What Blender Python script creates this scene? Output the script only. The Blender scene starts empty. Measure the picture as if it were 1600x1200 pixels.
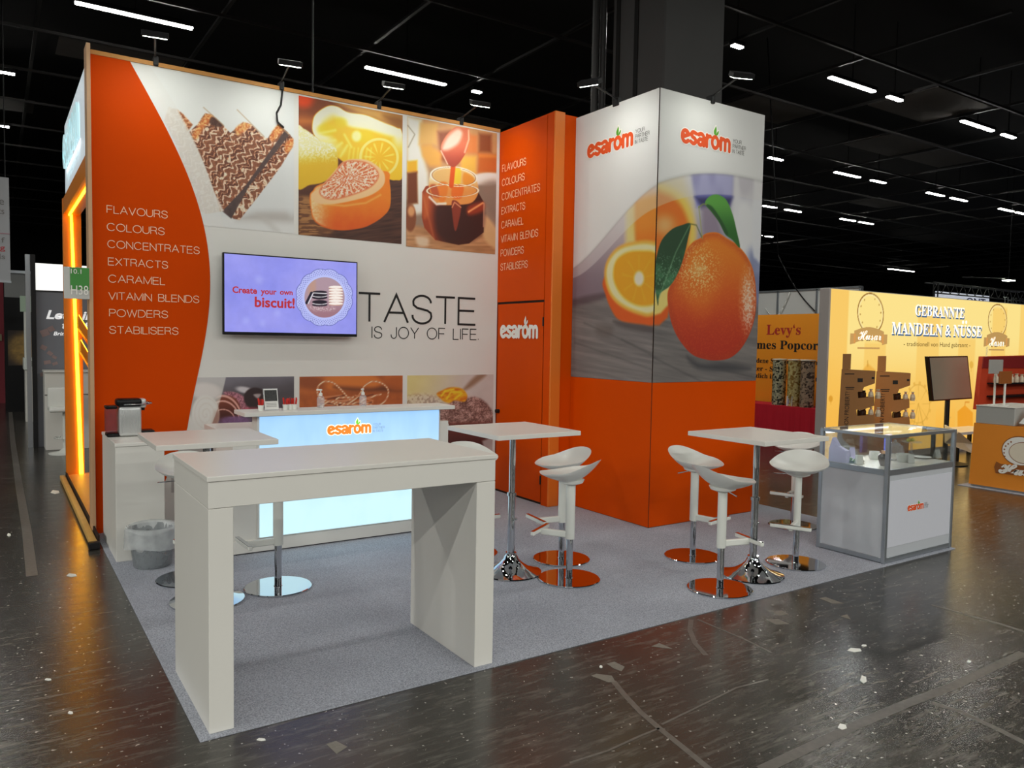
import bpy, bmesh, math, random
import numpy as np
from mathutils import Vector, Matrix

scene = bpy.context.scene
COL = scene.collection
random.seed(4)

# ---------------------------------------------------------------- camera, world, exposure
FPX, CAMX, CAMY, CAMZ, YAW, PITCH, ROLL = 1217.2, -0.6875, -3.3511, 1.70, 0.586166, 0.055035, 0.016947
_cy, _sy, _cp, _sp = math.cos(YAW), math.sin(YAW), math.cos(PITCH), math.sin(PITCH)
FWD = np.array([_sy * _cp, _cy * _cp, -_sp])
_rt = np.array([_cy, -_sy, 0.0])
_up = np.cross(_rt, FWD)
RT = _rt * math.cos(ROLL) + _up * math.sin(ROLL)
UP = -_rt * math.sin(ROLL) + _up * math.cos(ROLL)
CAM = np.array([CAMX, CAMY, CAMZ])
cam_data = bpy.data.cameras.new('camera')
cam_data.sensor_fit = 'HORIZONTAL'
cam_data.sensor_width = 36.0
cam_data.lens = FPX / 1600.0 * 36.0
cam_data.clip_end = 300
cam = bpy.data.objects.new('camera', cam_data)
cam.matrix_world = Matrix(((RT[0], UP[0], -FWD[0], CAM[0]), (RT[1], UP[1], -FWD[1], CAM[1]), (RT[2], UP[2], -FWD[2], CAM[2]), (0, 0, 0, 1)))
COL.objects.link(cam)
scene.camera = cam

world = bpy.data.worlds.new('world')
world.use_nodes = True
world.node_tree.nodes['Background'].inputs['Color'].default_value = (0.9, 0.95, 1.0, 1)
world.node_tree.nodes['Background'].inputs['Strength'].default_value = 0.012
scene.world = world
vs = scene.view_settings
vs.view_transform = 'Standard'
vs.look = 'None'
vs.exposure = 0.0
vs.gamma = 1.0
vs.use_curve_mapping = False
scene.cycles.use_denoising = True
scene.cycles.sample_clamp_indirect = 4.0
scene.cycles.max_bounces = 10

LAMP_L = 55.0          # radiance of the hall's linear luminaires
FLOOD_W = 2.3          # the stand's own arm lamps
LAMP_COL = (1.0, 0.965, 0.91)
HALL_COL = (0.985, 0.98, 0.91)

def area_light(name, loc, target, sx, sy, watts, color=LAMP_COL, spread=180):
    l = bpy.data.lights.new(name, 'AREA')
    l.shape = 'RECTANGLE'; l.size = sx; l.size_y = sy; l.energy = watts; l.color = color
    l.spread = math.radians(spread)
    o = bpy.data.objects.new(name, l)
    o.location = loc
    d = Vector(target) - Vector(loc)
    o.rotation_euler = d.to_track_quat('-Z', 'Y').to_euler()
    COL.objects.link(o)
    return o

# added lamps standing in for hall rows outside the frame, powers tuned for fill
for _y, _w in ((-23.7, 222), (-18.7, 250), (-13.7, 232), (-8.7, 150), (-3.7, 44), (1.3, 30)):
    for _x in (-7.3, -2.2, 2.9, 8.0, 13.1):
        area_light('hall_row_fill', (_x, _y, 6.95), (_x, _y, 0), 1.7, 0.1, _w, HALL_COL)
for _x in (-17.5, -12.4):  # unseen lamps added on the left to brighten the left-facing sides
    for _y in (-8.7, -3.7, 1.3, 6.3):
        area_light('hall_row_fill', (_x, _y, 6.95), (_x, _y, 0), 1.7, 0.1, 385, HALL_COL)
for _x in (2.9, 8.0):
    area_light('hall_row_fill', (_x, 6.3, 6.95), (_x, 6.3, 0), 1.7, 0.1, 40 if _x < 5 else 170, HALL_COL)

# ---------------------------------------------------------------- tracing a measured point onto a plane of the place
def _ray(u, v):
    return RT * ((u - 800) / FPX) - UP * ((v - 600) / FPX) + FWD
def at_y(u, v, y):
    d = _ray(u, v); return CAM + d * ((y - CAMY) / d[1])
def at_x(u, v, x):
    d = _ray(u, v); return CAM + d * ((x - CAMX) / d[0])
def at_z(u, v, z=0.0):
    d = _ray(u, v); return CAM + d * ((z - CAMZ) / d[2])

# ---------------------------------------------------------------- materials
def lin(c):
    if isinstance(c, str):
        c = tuple(int(c[i:i + 2], 16) for i in (0, 2, 4))
    r = []
    for k in c[:3]:
        k = k / 255.0
        r.append(k / 12.92 if k <= 0.04045 else ((k + 0.055) / 1.055) ** 2.4)
    return (r[0], r[1], r[2], 1.0)
MATS = {}
def M(name, color=(128, 128, 128), rough=0.5, metal=0.0, noise=0.0, scale=40.0, bump=0.0, emit=None, strength=0.0, trans=0.0, ior=1.45, alpha=1.0, spec=0.5, coat=0.0):
    if name in MATS:
        return MATS[name]
    m = bpy.data.materials.new(name)
    m.use_nodes = True
    nt = m.node_tree
    b = nt.nodes['Principled BSDF']
    c = lin(color)
    b.inputs['Base Color'].default_value = c
    b.inputs['Roughness'].default_value = rough
    b.inputs['Metallic'].default_value = metal
    b.inputs['IOR'].default_value = ior
    b.inputs['Transmission Weight'].default_value = trans
    b.inputs['Alpha'].default_value = alpha
    b.inputs['Specular IOR Level'].default_value = spec
    b.inputs['Coat Weight'].default_value = coat
    if emit is not None:
        b.inputs['Emission Color'].default_value = lin(emit)
        b.inputs['Emission Strength'].default_value = strength
    if noise or bump:
        tc = nt.nodes.new('ShaderNodeTexCoord')
        n = nt.nodes.new('ShaderNodeTexNoise')
        n.inputs['Scale'].default_value = scale
        n.inputs['Detail'].default_value = 4
        nt.links.new(tc.outputs['Object'], n.inputs['Vector'])
        if noise:
            mx = nt.nodes.new('ShaderNodeMix'); mx.data_type = 'RGBA'
            lo = tuple(x * (1 - noise) for x in c[:3]) + (1,)
            hi = tuple(min(1, x * (1 + noise)) for x in c[:3]) + (1,)
            mx.inputs['A'].default_value = lo; mx.inputs['B'].default_value = hi
            nt.links.new(n.outputs['Fac'], mx.inputs['Factor'])
            nt.links.new(mx.outputs['Result'], b.inputs['Base Color'])
        if bump:
            bp = nt.nodes.new('ShaderNodeBump')
            bp.inputs['Strength'].default_value = bump
            bp.inputs['Distance'].default_value = 0.004
            nt.links.new(n.outputs['Fac'], bp.inputs['Height'])
            nt.links.new(bp.outputs['Normal'], b.inputs['Normal'])
    MATS[name] = m
    return m

ORANGE = (212, 74, 0)
M('white laminate', (222, 220, 214), 0.32, noise=0.015, scale=6)
M('white laminate edge', (206, 204, 199), 0.4, noise=0.02, scale=8)
M('white fabric print', (222, 221, 217), 0.75, noise=0.02, scale=3)
M('orange print', (205, 68, 0), 0.55, noise=0.04, scale=2.2, spec=0.06)
M('orange panel', ORANGE, 0.45, noise=0.04, scale=2.2, spec=0.1)
M('orange profile', (226, 120, 40), 0.35, noise=0.03, scale=3)
M('wooden edge', (196, 136, 66), 0.5, noise=0.12, scale=9)
M('tan edge', (200, 160, 122), 0.5, noise=0.06, scale=9)
M('peach lettering', (250, 206, 170), 0.6)
M('black lettering', (22, 22, 22), 0.6)
M('grey lettering', (120, 118, 116), 0.6)
M('white lettering', (240, 238, 232), 0.6)
M('logo orange', (232, 84, 28), 0.5)
M('logo halo', (244, 240, 234), 0.6)
M('logo green', (92, 168, 46), 0.5)
M('dark seam', (40, 22, 12), 0.8)
M('chrome', (205, 208, 212), 0.05, 1.0, noise=0.02, scale=5)
M('white plastic', (228, 229, 224), 0.28, noise=0.01, scale=12)
M('white lacquer', (222, 224, 218), 0.25, noise=0.01, scale=12)
M('aluminium', (168, 174, 180), 0.35, 0.75, noise=0.05, scale=30)
M('grey board', (186, 190, 196), 0.45, noise=0.02, scale=5)
M('black plastic', (12, 12, 14), 0.35, noise=0.05, scale=20, spec=0.3)
M('black metal', (26, 26, 28), 0.45, 0.3, noise=0.1, scale=20)
M('dark ceiling', (30, 30, 30), 0.85, noise=0.3, scale=0.5)
M('rail', (62, 62, 62), 0.5, 0.4, noise=0.1, scale=4)
M('column paint', (66, 66, 66), 0.75, noise=0.12, scale=2.5)
M('paper', (225, 225, 222), 0.8, noise=0.03, scale=30)
M('red card', (205, 50, 40), 0.6, noise=0.06, scale=30)

def glass_mat(name, color=(251, 253, 252), fac=0.06, rough=0.02):
    """thin pane: mostly clear, a little gloss"""
    m = bpy.data.materials.new(name); m.use_nodes = True
    nt = m.node_tree; nt.nodes.clear()
    out = nt.nodes.new('ShaderNodeOutputMaterial'); mx = nt.nodes.new('ShaderNodeMixShader')
    t = nt.nodes.new('ShaderNodeBsdfTransparent'); g = nt.nodes.new('ShaderNodeBsdfGlossy')
    t.inputs['Color'].default_value = lin(color); g.inputs['Roughness'].default_value = rough
    lw = nt.nodes.new('ShaderNodeLayerWeight'); lw.inputs['Blend'].default_value = 0.35
    ma = nt.nodes.new('ShaderNodeMath'); ma.operation = 'MULTIPLY_ADD'
    ma.inputs[1].default_value = 0.5; ma.inputs[2].default_value = fac * 0.5
    nt.links.new(lw.outputs['Fresnel'], ma.inputs[0]); nt.links.new(ma.outputs[0], mx.inputs[0])
    nt.links.new(t.outputs[0], mx.inputs[1]); nt.links.new(g.outputs[0], mx.inputs[2]); nt.links.new(mx.outputs[0], out.inputs[0])
    MATS[name] = m
    return m
glass_mat('clear glass')
def film_mat(name, color, cover):
    """cloudy plastic film: part transparent, part translucent white"""
    m = bpy.data.materials.new(name); m.use_nodes = True
    nt = m.node_tree; b = nt.nodes['Principled BSDF']
    b.inputs['Base Color'].default_value = lin(color); b.inputs['Roughness'].default_value = 0.25
    tc = nt.nodes.new('ShaderNodeTexCoord'); n = nt.nodes.new('ShaderNodeTexNoise')
    n.inputs['Scale'].default_value = 14; n.inputs['Detail'].default_value = 3
    mr = nt.nodes.new('ShaderNodeMapRange'); mr.inputs['To Min'].default_value = cover - 0.15; mr.inputs['To Max'].default_value = cover + 0.2
    nt.links.new(tc.outputs['Object'], n.inputs['Vector']); nt.links.new(n.outputs['Fac'], mr.inputs['Value'])
    nt.links.new(mr.outputs['Result'], b.inputs['Alpha'])
    MATS[name] = m
    return m
film_mat('bin plastic', (150, 156, 160), 0.5)
film_mat('bin liner film', (226, 230, 232), 0.42)
film_mat('water tank plastic', (120, 70, 80), 0.45)
film_mat('acrylic', (225, 230, 235), 0.25)

def print_mat(name, rough=0.6, emit=0.0):
    m = bpy.data.materials.new(name); m.use_nodes = True
    nt = m.node_tree; b = nt.nodes['Principled BSDF']
    a = nt.nodes.new('ShaderNodeAttribute'); a.attribute_name = 'ink'
    b.inputs['Roughness'].default_value = rough
    if emit:
        b.inputs['Base Color'].default_value = (0.02, 0.02, 0.02, 1)
        nt.links.new(a.outputs['Color'], b.inputs['Emission Color']); b.inputs['Emission Strength'].default_value = emit
    else:
        nt.links.new(a.outputs['Color'], b.inputs['Base Color'])
    MATS[name] = m
    return m
print_mat('printed picture', 0.6)
print_mat('backlit fabric', 0.8, 0.96)
print_mat('screen picture', 0.15, 0.95)

# ---------------------------------------------------------------- object helpers
def tag(o, label=None, cat=None, group=None, kind=None):
    if label: o['label'] = label
    if cat: o['category'] = cat
    if group: o['group'] = group
    if kind: o['kind'] = kind
    return o
def thing(name, loc, label, cat, group=None, kind=None):
    o = bpy.data.objects.new(name, None)
    o.empty_display_size = 0.1
    o.location = loc
    COL.objects.link(o)
    return tag(o, label, cat, group, kind)
def world_of(o):
    w = Matrix.LocRotScale(o.location, o.rotation_euler, o.scale)
    return w if o.parent is None else world_of(o.parent) @ o.matrix_parent_inverse @ w
def attach(o, parent):
    if parent is not None:
        o.parent = parent
        o.matrix_parent_inverse = world_of(parent).inverted()
def link_mesh(name, me, mat, parent=None):
    if mat is not None:
        me.materials.append(MATS[mat] if isinstance(mat, str) else mat)
    o = bpy.data.objects.new(name, me)
    COL.objects.link(o)
    attach(o, parent)
    return o
def poly_obj(name, verts, faces, mat, parent=None, smooth=False):
    me = bpy.data.meshes.new(name)
    me.from_pydata([tuple(map(float, v)) for v in verts], [], faces)
    me.update()
    if smooth:
        me.polygons.foreach_set('use_smooth', [True] * len(me.polygons))
    return link_mesh(name, me, mat, parent)
def bm_obj(name, bm, mat, parent=None, smooth=False, autosmooth=None):
    me = bpy.data.meshes.new(name)
    bmesh.ops.recalc_face_normals(bm, faces=bm.faces)
    bm.to_mesh(me); bm.free()
    if smooth:
        me.polygons.foreach_set('use_smooth', [True] * len(me.polygons))
        if autosmooth:
            me.set_sharp_from_angle(angle=math.radians(autosmooth))
    return link_mesh(name, me, mat, parent)
def add_box(bm, x0, x1, y0, y1, z0, z1, bev=0.0, seg=1):
    v = [bm.verts.new(p) for p in ((x0, y0, z0), (x1, y0, z0), (x1, y1, z0), (x0, y1, z0), (x0, y0, z1), (x1, y0, z1), (x1, y1, z1), (x0, y1, z1))]
    f = [bm.faces.new([v[i] for i in q]) for q in ((3, 2, 1, 0), (4, 5, 6, 7), (0, 1, 5, 4), (1, 2, 6, 5), (2, 3, 7, 6), (3, 0, 4, 7))]
    if bev > 0:
        es = list({e for q in f for e in q.edges})
        bmesh.ops.bevel(bm, geom=es, offset=bev, segments=seg, affect='EDGES', profile=0.5)
def box(name, x0, x1, y0, y1, z0, z1, mat, parent=None, bev=0.0, seg=1):
    bm = bmesh.new(); add_box(bm, x0, x1, y0, y1, z0, z1, bev, seg)
    return bm_obj(name, bm, mat, parent)
def add_tube(bm, p0, p1, r0, r1=None, n=16, caps=True):
    p0 = Vector(p0); p1 = Vector(p1); r1 = r0 if r1 is None else r1
    d = (p1 - p0).normalized()
    a = d.orthogonal().normalized(); b = d.cross(a)
    rings = []
    for p, r in ((p0, r0), (p1, r1)):
        rings.append([bm.verts.new(p + (a * math.cos(t) + b * math.sin(t)) * r) for t in [2 * math.pi * i / n for i in range(n)]])
    for i in range(n):
        bm.faces.new((rings[0][i], rings[0][(i + 1) % n], rings[1][(i + 1) % n], rings[1][i]))
    if caps:
        bm.faces.new(rings[0][::-1]); bm.faces.new(rings[1])
def tube(name, p0, p1, r0, mat, parent=None, r1=None, n=16):
    bm = bmesh.new(); add_tube(bm, p0, p1, r0, r1, n)
    return bm_obj(name, bm, mat, parent, True, 40)
def add_path(bm, pts, r, n=8):
    for a, b in zip(pts[:-1], pts[1:]):
        if (Vector(a) - Vector(b)).length > 1e-6:
            add_tube(bm, a, b, r, r, n)
def add_lathe(bm, prof, cx=0, cy=0, n=32, squash=1.0):
    rings = []
    for r, z in prof:
        if r < 1e-6:
            rings.append([bm.verts.new((cx, cy, z))])
        else:
            rings.append([bm.verts.new((cx + r * math.cos(2 * math.pi * i / n), cy + squash * r * math.sin(2 * math.pi * i / n), z)) for i in range(n)])
    for a, b in zip(rings[:-1], rings[1:]):
        for i in range(n):
            j = (i + 1) % n
            q = [a[i % len(a)], a[j % len(a)], b[j % len(b)], b[i % len(b)]]
            q = list(dict.fromkeys(q))
            if len(q) >= 3:
                bm.faces.new(q)
def lathe(name, prof, mat, parent=None, cx=0, cy=0, n=32, sharp=35, cz=0.0):
    bm = bmesh.new(); add_lathe(bm, [(r, z + cz) for r, z in prof], cx, cy, n)
    return bm_obj(name, bm, mat, parent, True, sharp)
def quad_slab(name, pts, normal, t, mat, parent=None):
    """a thin board from a planar outline, thickness t along normal"""
    nrm = Vector(normal).normalized()
    a = [Vector(tuple(map(float, p))) for p in pts]; b = [p + nrm * t for p in a]
    n = len(a)
    faces = [tuple(range(n))[::-1], tuple(range(n, 2 * n))] + [(i, (i + 1) % n, n + (i + 1) % n, n + i) for i in range(n)]
    bm = bmesh.new()
    vv = [bm.verts.new(p) for p in a + b]
    for f in faces:
        bm.faces.new([vv[i] for i in f])
    return bm_obj(name, bm, mat, parent)
def copy_tree(o, parent=None):
    c = o.copy(); COL.objects.link(c)
    if parent is not None:
        c.parent = parent
    for ch in list(o.children):
        copy_tree(ch, c)
    return c
# ---------------------------------------------------------------- lettering
def arc(cx, cy, rx, ry, a0, a1, n=14):
    return [(cx + rx * math.cos(math.radians(a0 + (a1 - a0) * i / n)), cy + ry * math.sin(math.radians(a0 + (a1 - a0) * i / n))) for i in range(n + 1)]
def glyphs():
    """an extended light sans, cap height 1: letter -> (advance width, strokes)"""
    g = {}
    g['A'] = (0.92, [[(0, 0), (0.46, 1), (0.92, 0)], [(0.17, 0.35), (0.75, 0.35)]])
    g['B'] = (0.78, [[(0, 0), (0, 1), (0.48, 1)] + arc(0.48, 0.76, 0.24, 0.24, 90, -90)[1:] + [(0, 0.52)], [(0.48, 0.52)] + arc(0.5, 0.26, 0.28, 0.26, 90, -90) + [(0, 0)]])
    g['C'] = (0.98, [arc(0.5, 0.5, 0.5, 0.51, 38, 322, 26)])
    g['D'] = (0.88, [[(0.38, 0), (0, 0), (0, 1), (0.38, 1)] + arc(0.38, 0.5, 0.5, 0.5, 90, -90, 20)[1:]])
    g['E'] = (0.74, [[(0.74, 0), (0, 0), (0, 1), (0.72, 1)], [(0, 0.52), (0.68, 0.52)]])
    g['F'] = (0.70, [[(0, 0), (0, 1), (0.70, 1)], [(0, 0.5), (0.62, 0.5)]])
    g['H'] = (0.80, [[(0, 0), (0, 1)], [(0.8, 0), (0.8, 1)], [(0, 0.52), (0.8, 0.52)]])
    g['I'] = (0.0, [[(0, 0), (0, 1)]])
    g['J'] = (0.56, [[(0.56, 1), (0.56, 0.28)] + arc(0.28, 0.28, 0.28, 0.29, 0, -180)[1:] + [(0, 0.34)]])
    g['L'] = (0.62, [[(0, 1), (0, 0), (0.62, 0)]])
    g['M'] = (0.98, [[(0, 0), (0, 1), (0.49, 0.02), (0.98, 1), (0.98, 0)]])
    g['N'] = (0.82, [[(0, 0), (0, 1), (0.82, 0), (0.82, 1)]])
    g['O'] = (1.06, [arc(0.53, 0.5, 0.53, 0.51, 90, 450, 32)])
    g['P'] = (0.74, [[(0, 0), (0, 1), (0.47, 1)] + arc(0.47, 0.735, 0.27, 0.265, 90, -90)[1:] + [(0, 0.47)]])
    g['R'] = (0.80, [[(0, 0), (0, 1), (0.5, 1)] + arc(0.5, 0.75, 0.26, 0.25, 90, -90)[1:] + [(0, 0.5)], [(0.5, 0.5), (0.7, 0.38), (0.74, 0.15), (0.8, 0)]])
    g['S'] = (0.80, [[(0.02, 0.3)] + arc(0.4, 0.26, 0.38, 0.27, 190, 360, 12) + [(0.76, 0.38), (0.62, 0.47), (0.2, 0.56), (0.06, 0.66)] + arc(0.4, 0.75, 0.36, 0.26, 170, 0, 12)])
    g['T'] = (0.80, [[(0, 1), (0.8, 1)], [(0.4, 1), (0.4, 0)]])
    g['U'] = (0.82, [[(0, 1), (0, 0.36)] + arc(0.41, 0.36, 0.41, 0.37, 180, 360, 18)[1:] + [(0.82, 1)]])
    g['V'] = (0.88, [[(0, 1), (0.44, 0), (0.88, 1)]])
    g['W'] = (1.24, [[(0, 1), (0.31, 0), (0.62, 0.98), (0.93, 0), (1.24, 1)]])
    g['X'] = (0.86, [[(0, 0), (0.86, 1)], [(0, 1), (0.86, 0)]])
    g['Y'] = (0.86, [[(0, 1), (0.43, 0.45), (0.86, 1)], [(0.43, 0.45), (0.43, 0)]])
    g['.'] = (0.02, [[(0, 0), (0, 0.09)]])
    return g
GL = glyphs()
def add_stroke(bm, pts, w, place, closed=False, round_caps=False):
    """a flat ribbon of half width w along a 2D polyline, mitred at its bends"""
    P = [np.array(p, float) for p in pts]
    n = len(P)
    closed = closed or np.linalg.norm(P[0] - P[-1]) < 1e-6
    if closed:
        P = P[:-1]; n -= 1
    L, R = [], []
    for i in range(n):
        a = P[i - 1] if (i > 0 or closed) else None
        b = P[(i + 1) % n] if (i < n - 1 or closed) else None
        d0 = (P[i] - a) if a is not None else (b - P[i])
        d1 = (b - P[i]) if b is not None else d0
        d0 = d0 / max(1e-9, np.linalg.norm(d0)); d1 = d1 / max(1e-9, np.linalg.norm(d1))
        n0 = np.array([-d0[1], d0[0]]); n1 = np.array([-d1[1], d1[0]])
        m = n0 + n1; lm = np.linalg.norm(m)
        m = n0 if lm < 1e-6 else m / lm
        k = w / max(0.35, float(m @ n0))
        L.append(P[i] + m * k); R.append(P[i] - m * k)
    STROKE[0] += 1; e = (STROKE[0] % 5) * 0.00012     # strokes that cross lie a hair apart
    vl = [bm.verts.new(place(p, e)) for p in L]; vr = [bm.verts.new(place(p, e)) for p in R]
    for i in range(n if closed else n - 1):
        j = (i + 1) % n
        bm.faces.new((vl[i], vr[i], vr[j], vl[j]))
    if round_caps:
        for c in (P[0], P[-1]):
            bm.faces.new([bm.verts.new(place(c + w * np.array([math.cos(t), math.sin(t)]))) for t in [2 * math.pi * i / 16 for i in range(16)]])
def plane_place(o, r, u, n, lift):
    o = np.array(o, float); r = np.array(r, float); u = np.array(u, float); n = np.array(n, float)
    return lambda p, e=0.0: tuple(o + r * p[0] + u * p[1] + n * (lift + e))
STROKE = [0]
def light_line(bm, s, x, y, h, width, place, weight=0.055, gap=0.2, space=0.55):
    """one line of the light sans: starts at x, baseline y, cap height h, stretched to width"""
    adv = 0
    for ch in s:
        adv += (space if ch == ' ' else GL[ch][0]) + gap
    adv -= gap
    kx = width / adv
    cx = 0
    for ch in s:
        if ch == ' ':
            cx += space + gap; continue
        wd, st = GL[ch]
        for q in st:
            add_stroke(bm, [(x + (cx + a) * kx, y + b * h) for a, b in q], weight * h, place)
        cx += wd + gap
def text_mesh(body, width, height, shear=0.0, thick=0.0, align='LEFT'):
    """(vertices, faces) of a line of text fitted into width x height, origin at its lower left"""
    c = bpy.data.curves.new('lettering', 'FONT'); c.body = body; c.shear = shear; c.offset = thick; c.resolution_u = 3
    o = bpy.data.objects.new('lettering', c); COL.objects.link(o)
    dg = bpy.context.evaluated_depsgraph_get()
    me = bpy.data.meshes.new_from_object(o.evaluated_get(dg))
    v = np.array([x.co[:2] for x in me.vertices]); f = [tuple(p.vertices) for p in me.polygons]
    bpy.data.objects.remove(o); bpy.data.curves.remove(c); bpy.data.meshes.remove(me)
    lo, hi = v.min(0), v.max(0)
    return (v - lo) / (hi - lo) * np.array([width, height]), f
def text_obj(name, body, place, x, y, width, height, mat, parent, shear=0.0, thick=0.0):
    v, f = text_mesh(body, width, height, shear, thick)
    return poly_obj(name, [place((a + x, b + y)) for a, b in v], f, mat, parent)
LOGO = {
    'e': (0.92, [[(0.2, 0.44), (0.76, 0.62)] + arc(0.46, 0.56, 0.33, 0.3, 20, 180, 10) + arc(0.48, 0.46, 0.35, 0.32, 180, 318, 10)]),
    's': (0.74, [[(0.08, 0.24), (0.3, 0.14)] + arc(0.36, 0.32, 0.24, 0.18, -90, 60, 8) + [(0.24, 0.56)] + arc(0.36, 0.7, 0.22, 0.16, 200, 60, 8) + [(0.62, 0.8)]]),
    'a': (0.86, [[(0.12, 0.78)] + arc(0.4, 0.66, 0.28, 0.2, 120, 0, 8) + [(0.7, 0.14)], [(0.66, 0.5), (0.36, 0.5)] + arc(0.34, 0.32, 0.22, 0.18, 90, 270, 8) + [(0.6, 0.2)]]),
    'r': (0.58, [[(0.16, 0.14), (0.16, 0.86)], [(0.16, 0.6), (0.3, 0.8), (0.52, 0.82)]]),
    'o': (0.92, [arc(0.46, 0.5, 0.32, 0.36, 90, 450, 20)]),
    'm': (1.26, [[(0.16, 0.14), (0.16, 0.86)], [(0.16, 0.6)] + arc(0.4, 0.62, 0.23, 0.22, 160, 0, 8) + [(0.63, 0.14)], [(0.63, 0.6)] + arc(0.87, 0.62, 0.23, 0.22, 160, 0, 8) + [(1.1, 0.14)]]),
}
def contour_mesh(segs, w, polys, grow, x0, x1, y0, y1, step):
    """a clean flat mesh of everything within w of the segments, or within grow of the outlines"""
    X, Y = np.meshgrid(np.arange(x0, x1 + step, step), np.arange(y0, y1 + step, step))
    def field(px, py):
        d = np.full(px.shape, 1e9)
        for ax, ay, bx, by in segs:
            ex, ey = bx - ax, by - ay; wx, wy = px - ax, py - ay
            t = np.clip((wx * ex + wy * ey) / max(1e-12, ex * ex + ey * ey), 0, 1)
            d = np.minimum(d, np.hypot(wx - ex * t, wy - ey * t))
        d = d - w
        for q in polys:
            m = len(q); dd = np.full(px.shape, 1e9); ins = np.zeros(px.shape, bool)
            for i in range(m):
                ax, ay = q[i]; bx, by = q[(i + 1) % m]
                ex, ey = bx - ax, by - ay; wx, wy = px - ax, py - ay
                t = np.clip((wx * ex + wy * ey) / max(1e-12, ex * ex + ey * ey), 0, 1)
                dd = np.minimum(dd, np.hypot(wx - ex * t, wy - ey * t))
                c = ((ay > py) != (by > py))
                with np.errstate(divide='ignore', invalid='ignore'):
                    ins ^= c & (px < (bx - ax) * (py - ay) / (by - ay + 1e-15) + ax)
            d = np.minimum(d, np.where(ins, -dd, dd) - grow)
        return d
    D = field(X, Y)
    PX, PY = X.copy(), Y.copy(); h = step * 0.05
    for _ in range(2):
        f0 = field(PX, PY); gx = (field(PX + h, PY) - f0) / h; gy = (field(PX, PY + h) - f0) / h
        mv = (D > 0) & (D < 2 * step); g2 = np.maximum(0.3, gx * gx + gy * gy)
        PX = np.where(mv, PX - gx * f0 / g2, PX); PY = np.where(mv, PY - gy * f0 / g2, PY)
    ny, nx = X.shape; ids = {}; V, F = [], []
    def vid(i, j):
        if (i, j) not in ids:
            ids[(i, j)] = len(V); V.append((PX[i, j], PY[i, j]))
        return ids[(i, j)]
    ins = D <= 0
    for i in range(ny - 1):
        for j in range(nx - 1):
            c = [(i, j), (i, j + 1), (i + 1, j + 1), (i + 1, j)]
            nin = sum(bool(ins[q]) for q in c)
            if nin == 4 or nin == 3 or (nin == 2 and not (ins[c[0]] == ins[c[2]])):
                F.append(tuple(vid(*q) for q in c))
            elif nin == 2:
                F.append(tuple(vid(*q) for q in c))
            elif nin == 1:
                kk = [bool(ins[q]) for q in c].index(True)
                F.append((vid(*c[kk]), vid(*c[(kk + 1) % 4]), vid(*c[(kk - 1) % 4])))
    return V, F
def logo(parent, o, r, u, n, width, letter='logo orange', halo='logo halo', leaf='logo green', tagline='grey lettering', lift=0.003):
    """the stand's word mark: fat joined letters, a leaf on the o, three light lines beside it"""
    total = sum(LOGO[c][0] for c in 'esarom')
    k = width / total
    def run(w, mat, lf, name, leaf_too=False):
        segs = []; cx = 0
        for ch in 'esarom':
            wd, st = LOGO[ch]
            for q in st:
                segs += [((cx + p_[0]) * k, p_[1] * k * 1.12, (cx + q_[0]) * k, q_[1] * k * 1.12) for p_, q_ in zip(q[:-1], q[1:])]
            cx += wd
        lv = [[((ox + a_ * 1.0) * k, (1.08 + b_) * k) for a_, b_ in q] for q in LEAF] if leaf_too else []
        v, f = contour_mesh(segs, w * k, lv, 0.08 * k, -0.1 * k, (total + 0.1) * k, -0.12 * k, 1.95 * k, k * 0.045)
        pl = plane_place(o, r, u, n, lf)
        return poly_obj(name, [pl(p_) for p_ in v], f, mat, parent)
    ox = LOGO['e'][0] + LOGO['s'][0] + LOGO['a'][0] + LOGO['r'][0] + 0.3
    LEAF = [[(0.14, 0.0), (0.0, 0.12), (-0.02, 0.32), (0.12, 0.56), (0.2, 0.7), (0.26, 0.52), (0.27, 0.3), (0.22, 0.1)], [(0.17, 0.02), (0.28, 0.2), (0.44, 0.36), (0.5, 0.38), (0.5, 0.2), (0.4, 0.06), (0.28, 0.0)]]
    if halo:
        run(0.218, halo, lift, 'logo_halo', True)
    run(0.142, letter, lift + 0.0015, 'logo_lettering')
    bm = bmesh.new(); pl = plane_place(o, r, u, n, lift + 0.002)
    for q in LEAF:
        bm.faces.new([bm.verts.new(pl(((ox + a) * k, (1.08 + b) * k))) for a, b in q])
    bm_obj('logo_leaf', bm, leaf, parent)
    if tagline:
        bm = bmesh.new()
        for i, s in enumerate(('YOUR', 'PARTNER', 'IN TASTE')):
            light_line(bm, s, width * 1.04, k * (0.86 - 0.38 * i), k * 0.26, k * (0.95, 1.45, 1.3)[i], pl, 0.06, 0.2)
        bm_obj('tagline_lettering', bm, tagline, parent)

# ---------------------------------------------------------------- printed pictures: ink held by a fine mesh
def vnoise(x, y, seed=0):
    rs = np.random.RandomState(seed); T = rs.rand(64, 64)
    xi = np.floor(x).astype(int); yi = np.floor(y).astype(int); fx = x - xi; fy = y - yi
    fx = fx * fx * (3 - 2 * fx); fy = fy * fy * (3 - 2 * fy)
    a = T[yi % 64, xi % 64]; b = T[yi % 64, (xi + 1) % 64]; c = T[(yi + 1) % 64, xi % 64]; d = T[(yi + 1) % 64, (xi + 1) % 64]
    return (a * (1 - fx) + b * fx) * (1 - fy) + (c * (1 - fx) + d * fx) * fy
def fbm(x, y, seed=0, oct=4):
    r = 0; a = 0.5; t = 0
    for i in range(oct):
        r = r + a * vnoise(x * 2 ** i, y * 2 ** i, seed + i); t += a; a *= 0.5
    return r / t
def sstep(a, b, x):
    t = np.clip((x - a) / (b - a), 0, 1); return t * t * (3 - 2 * t)
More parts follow.
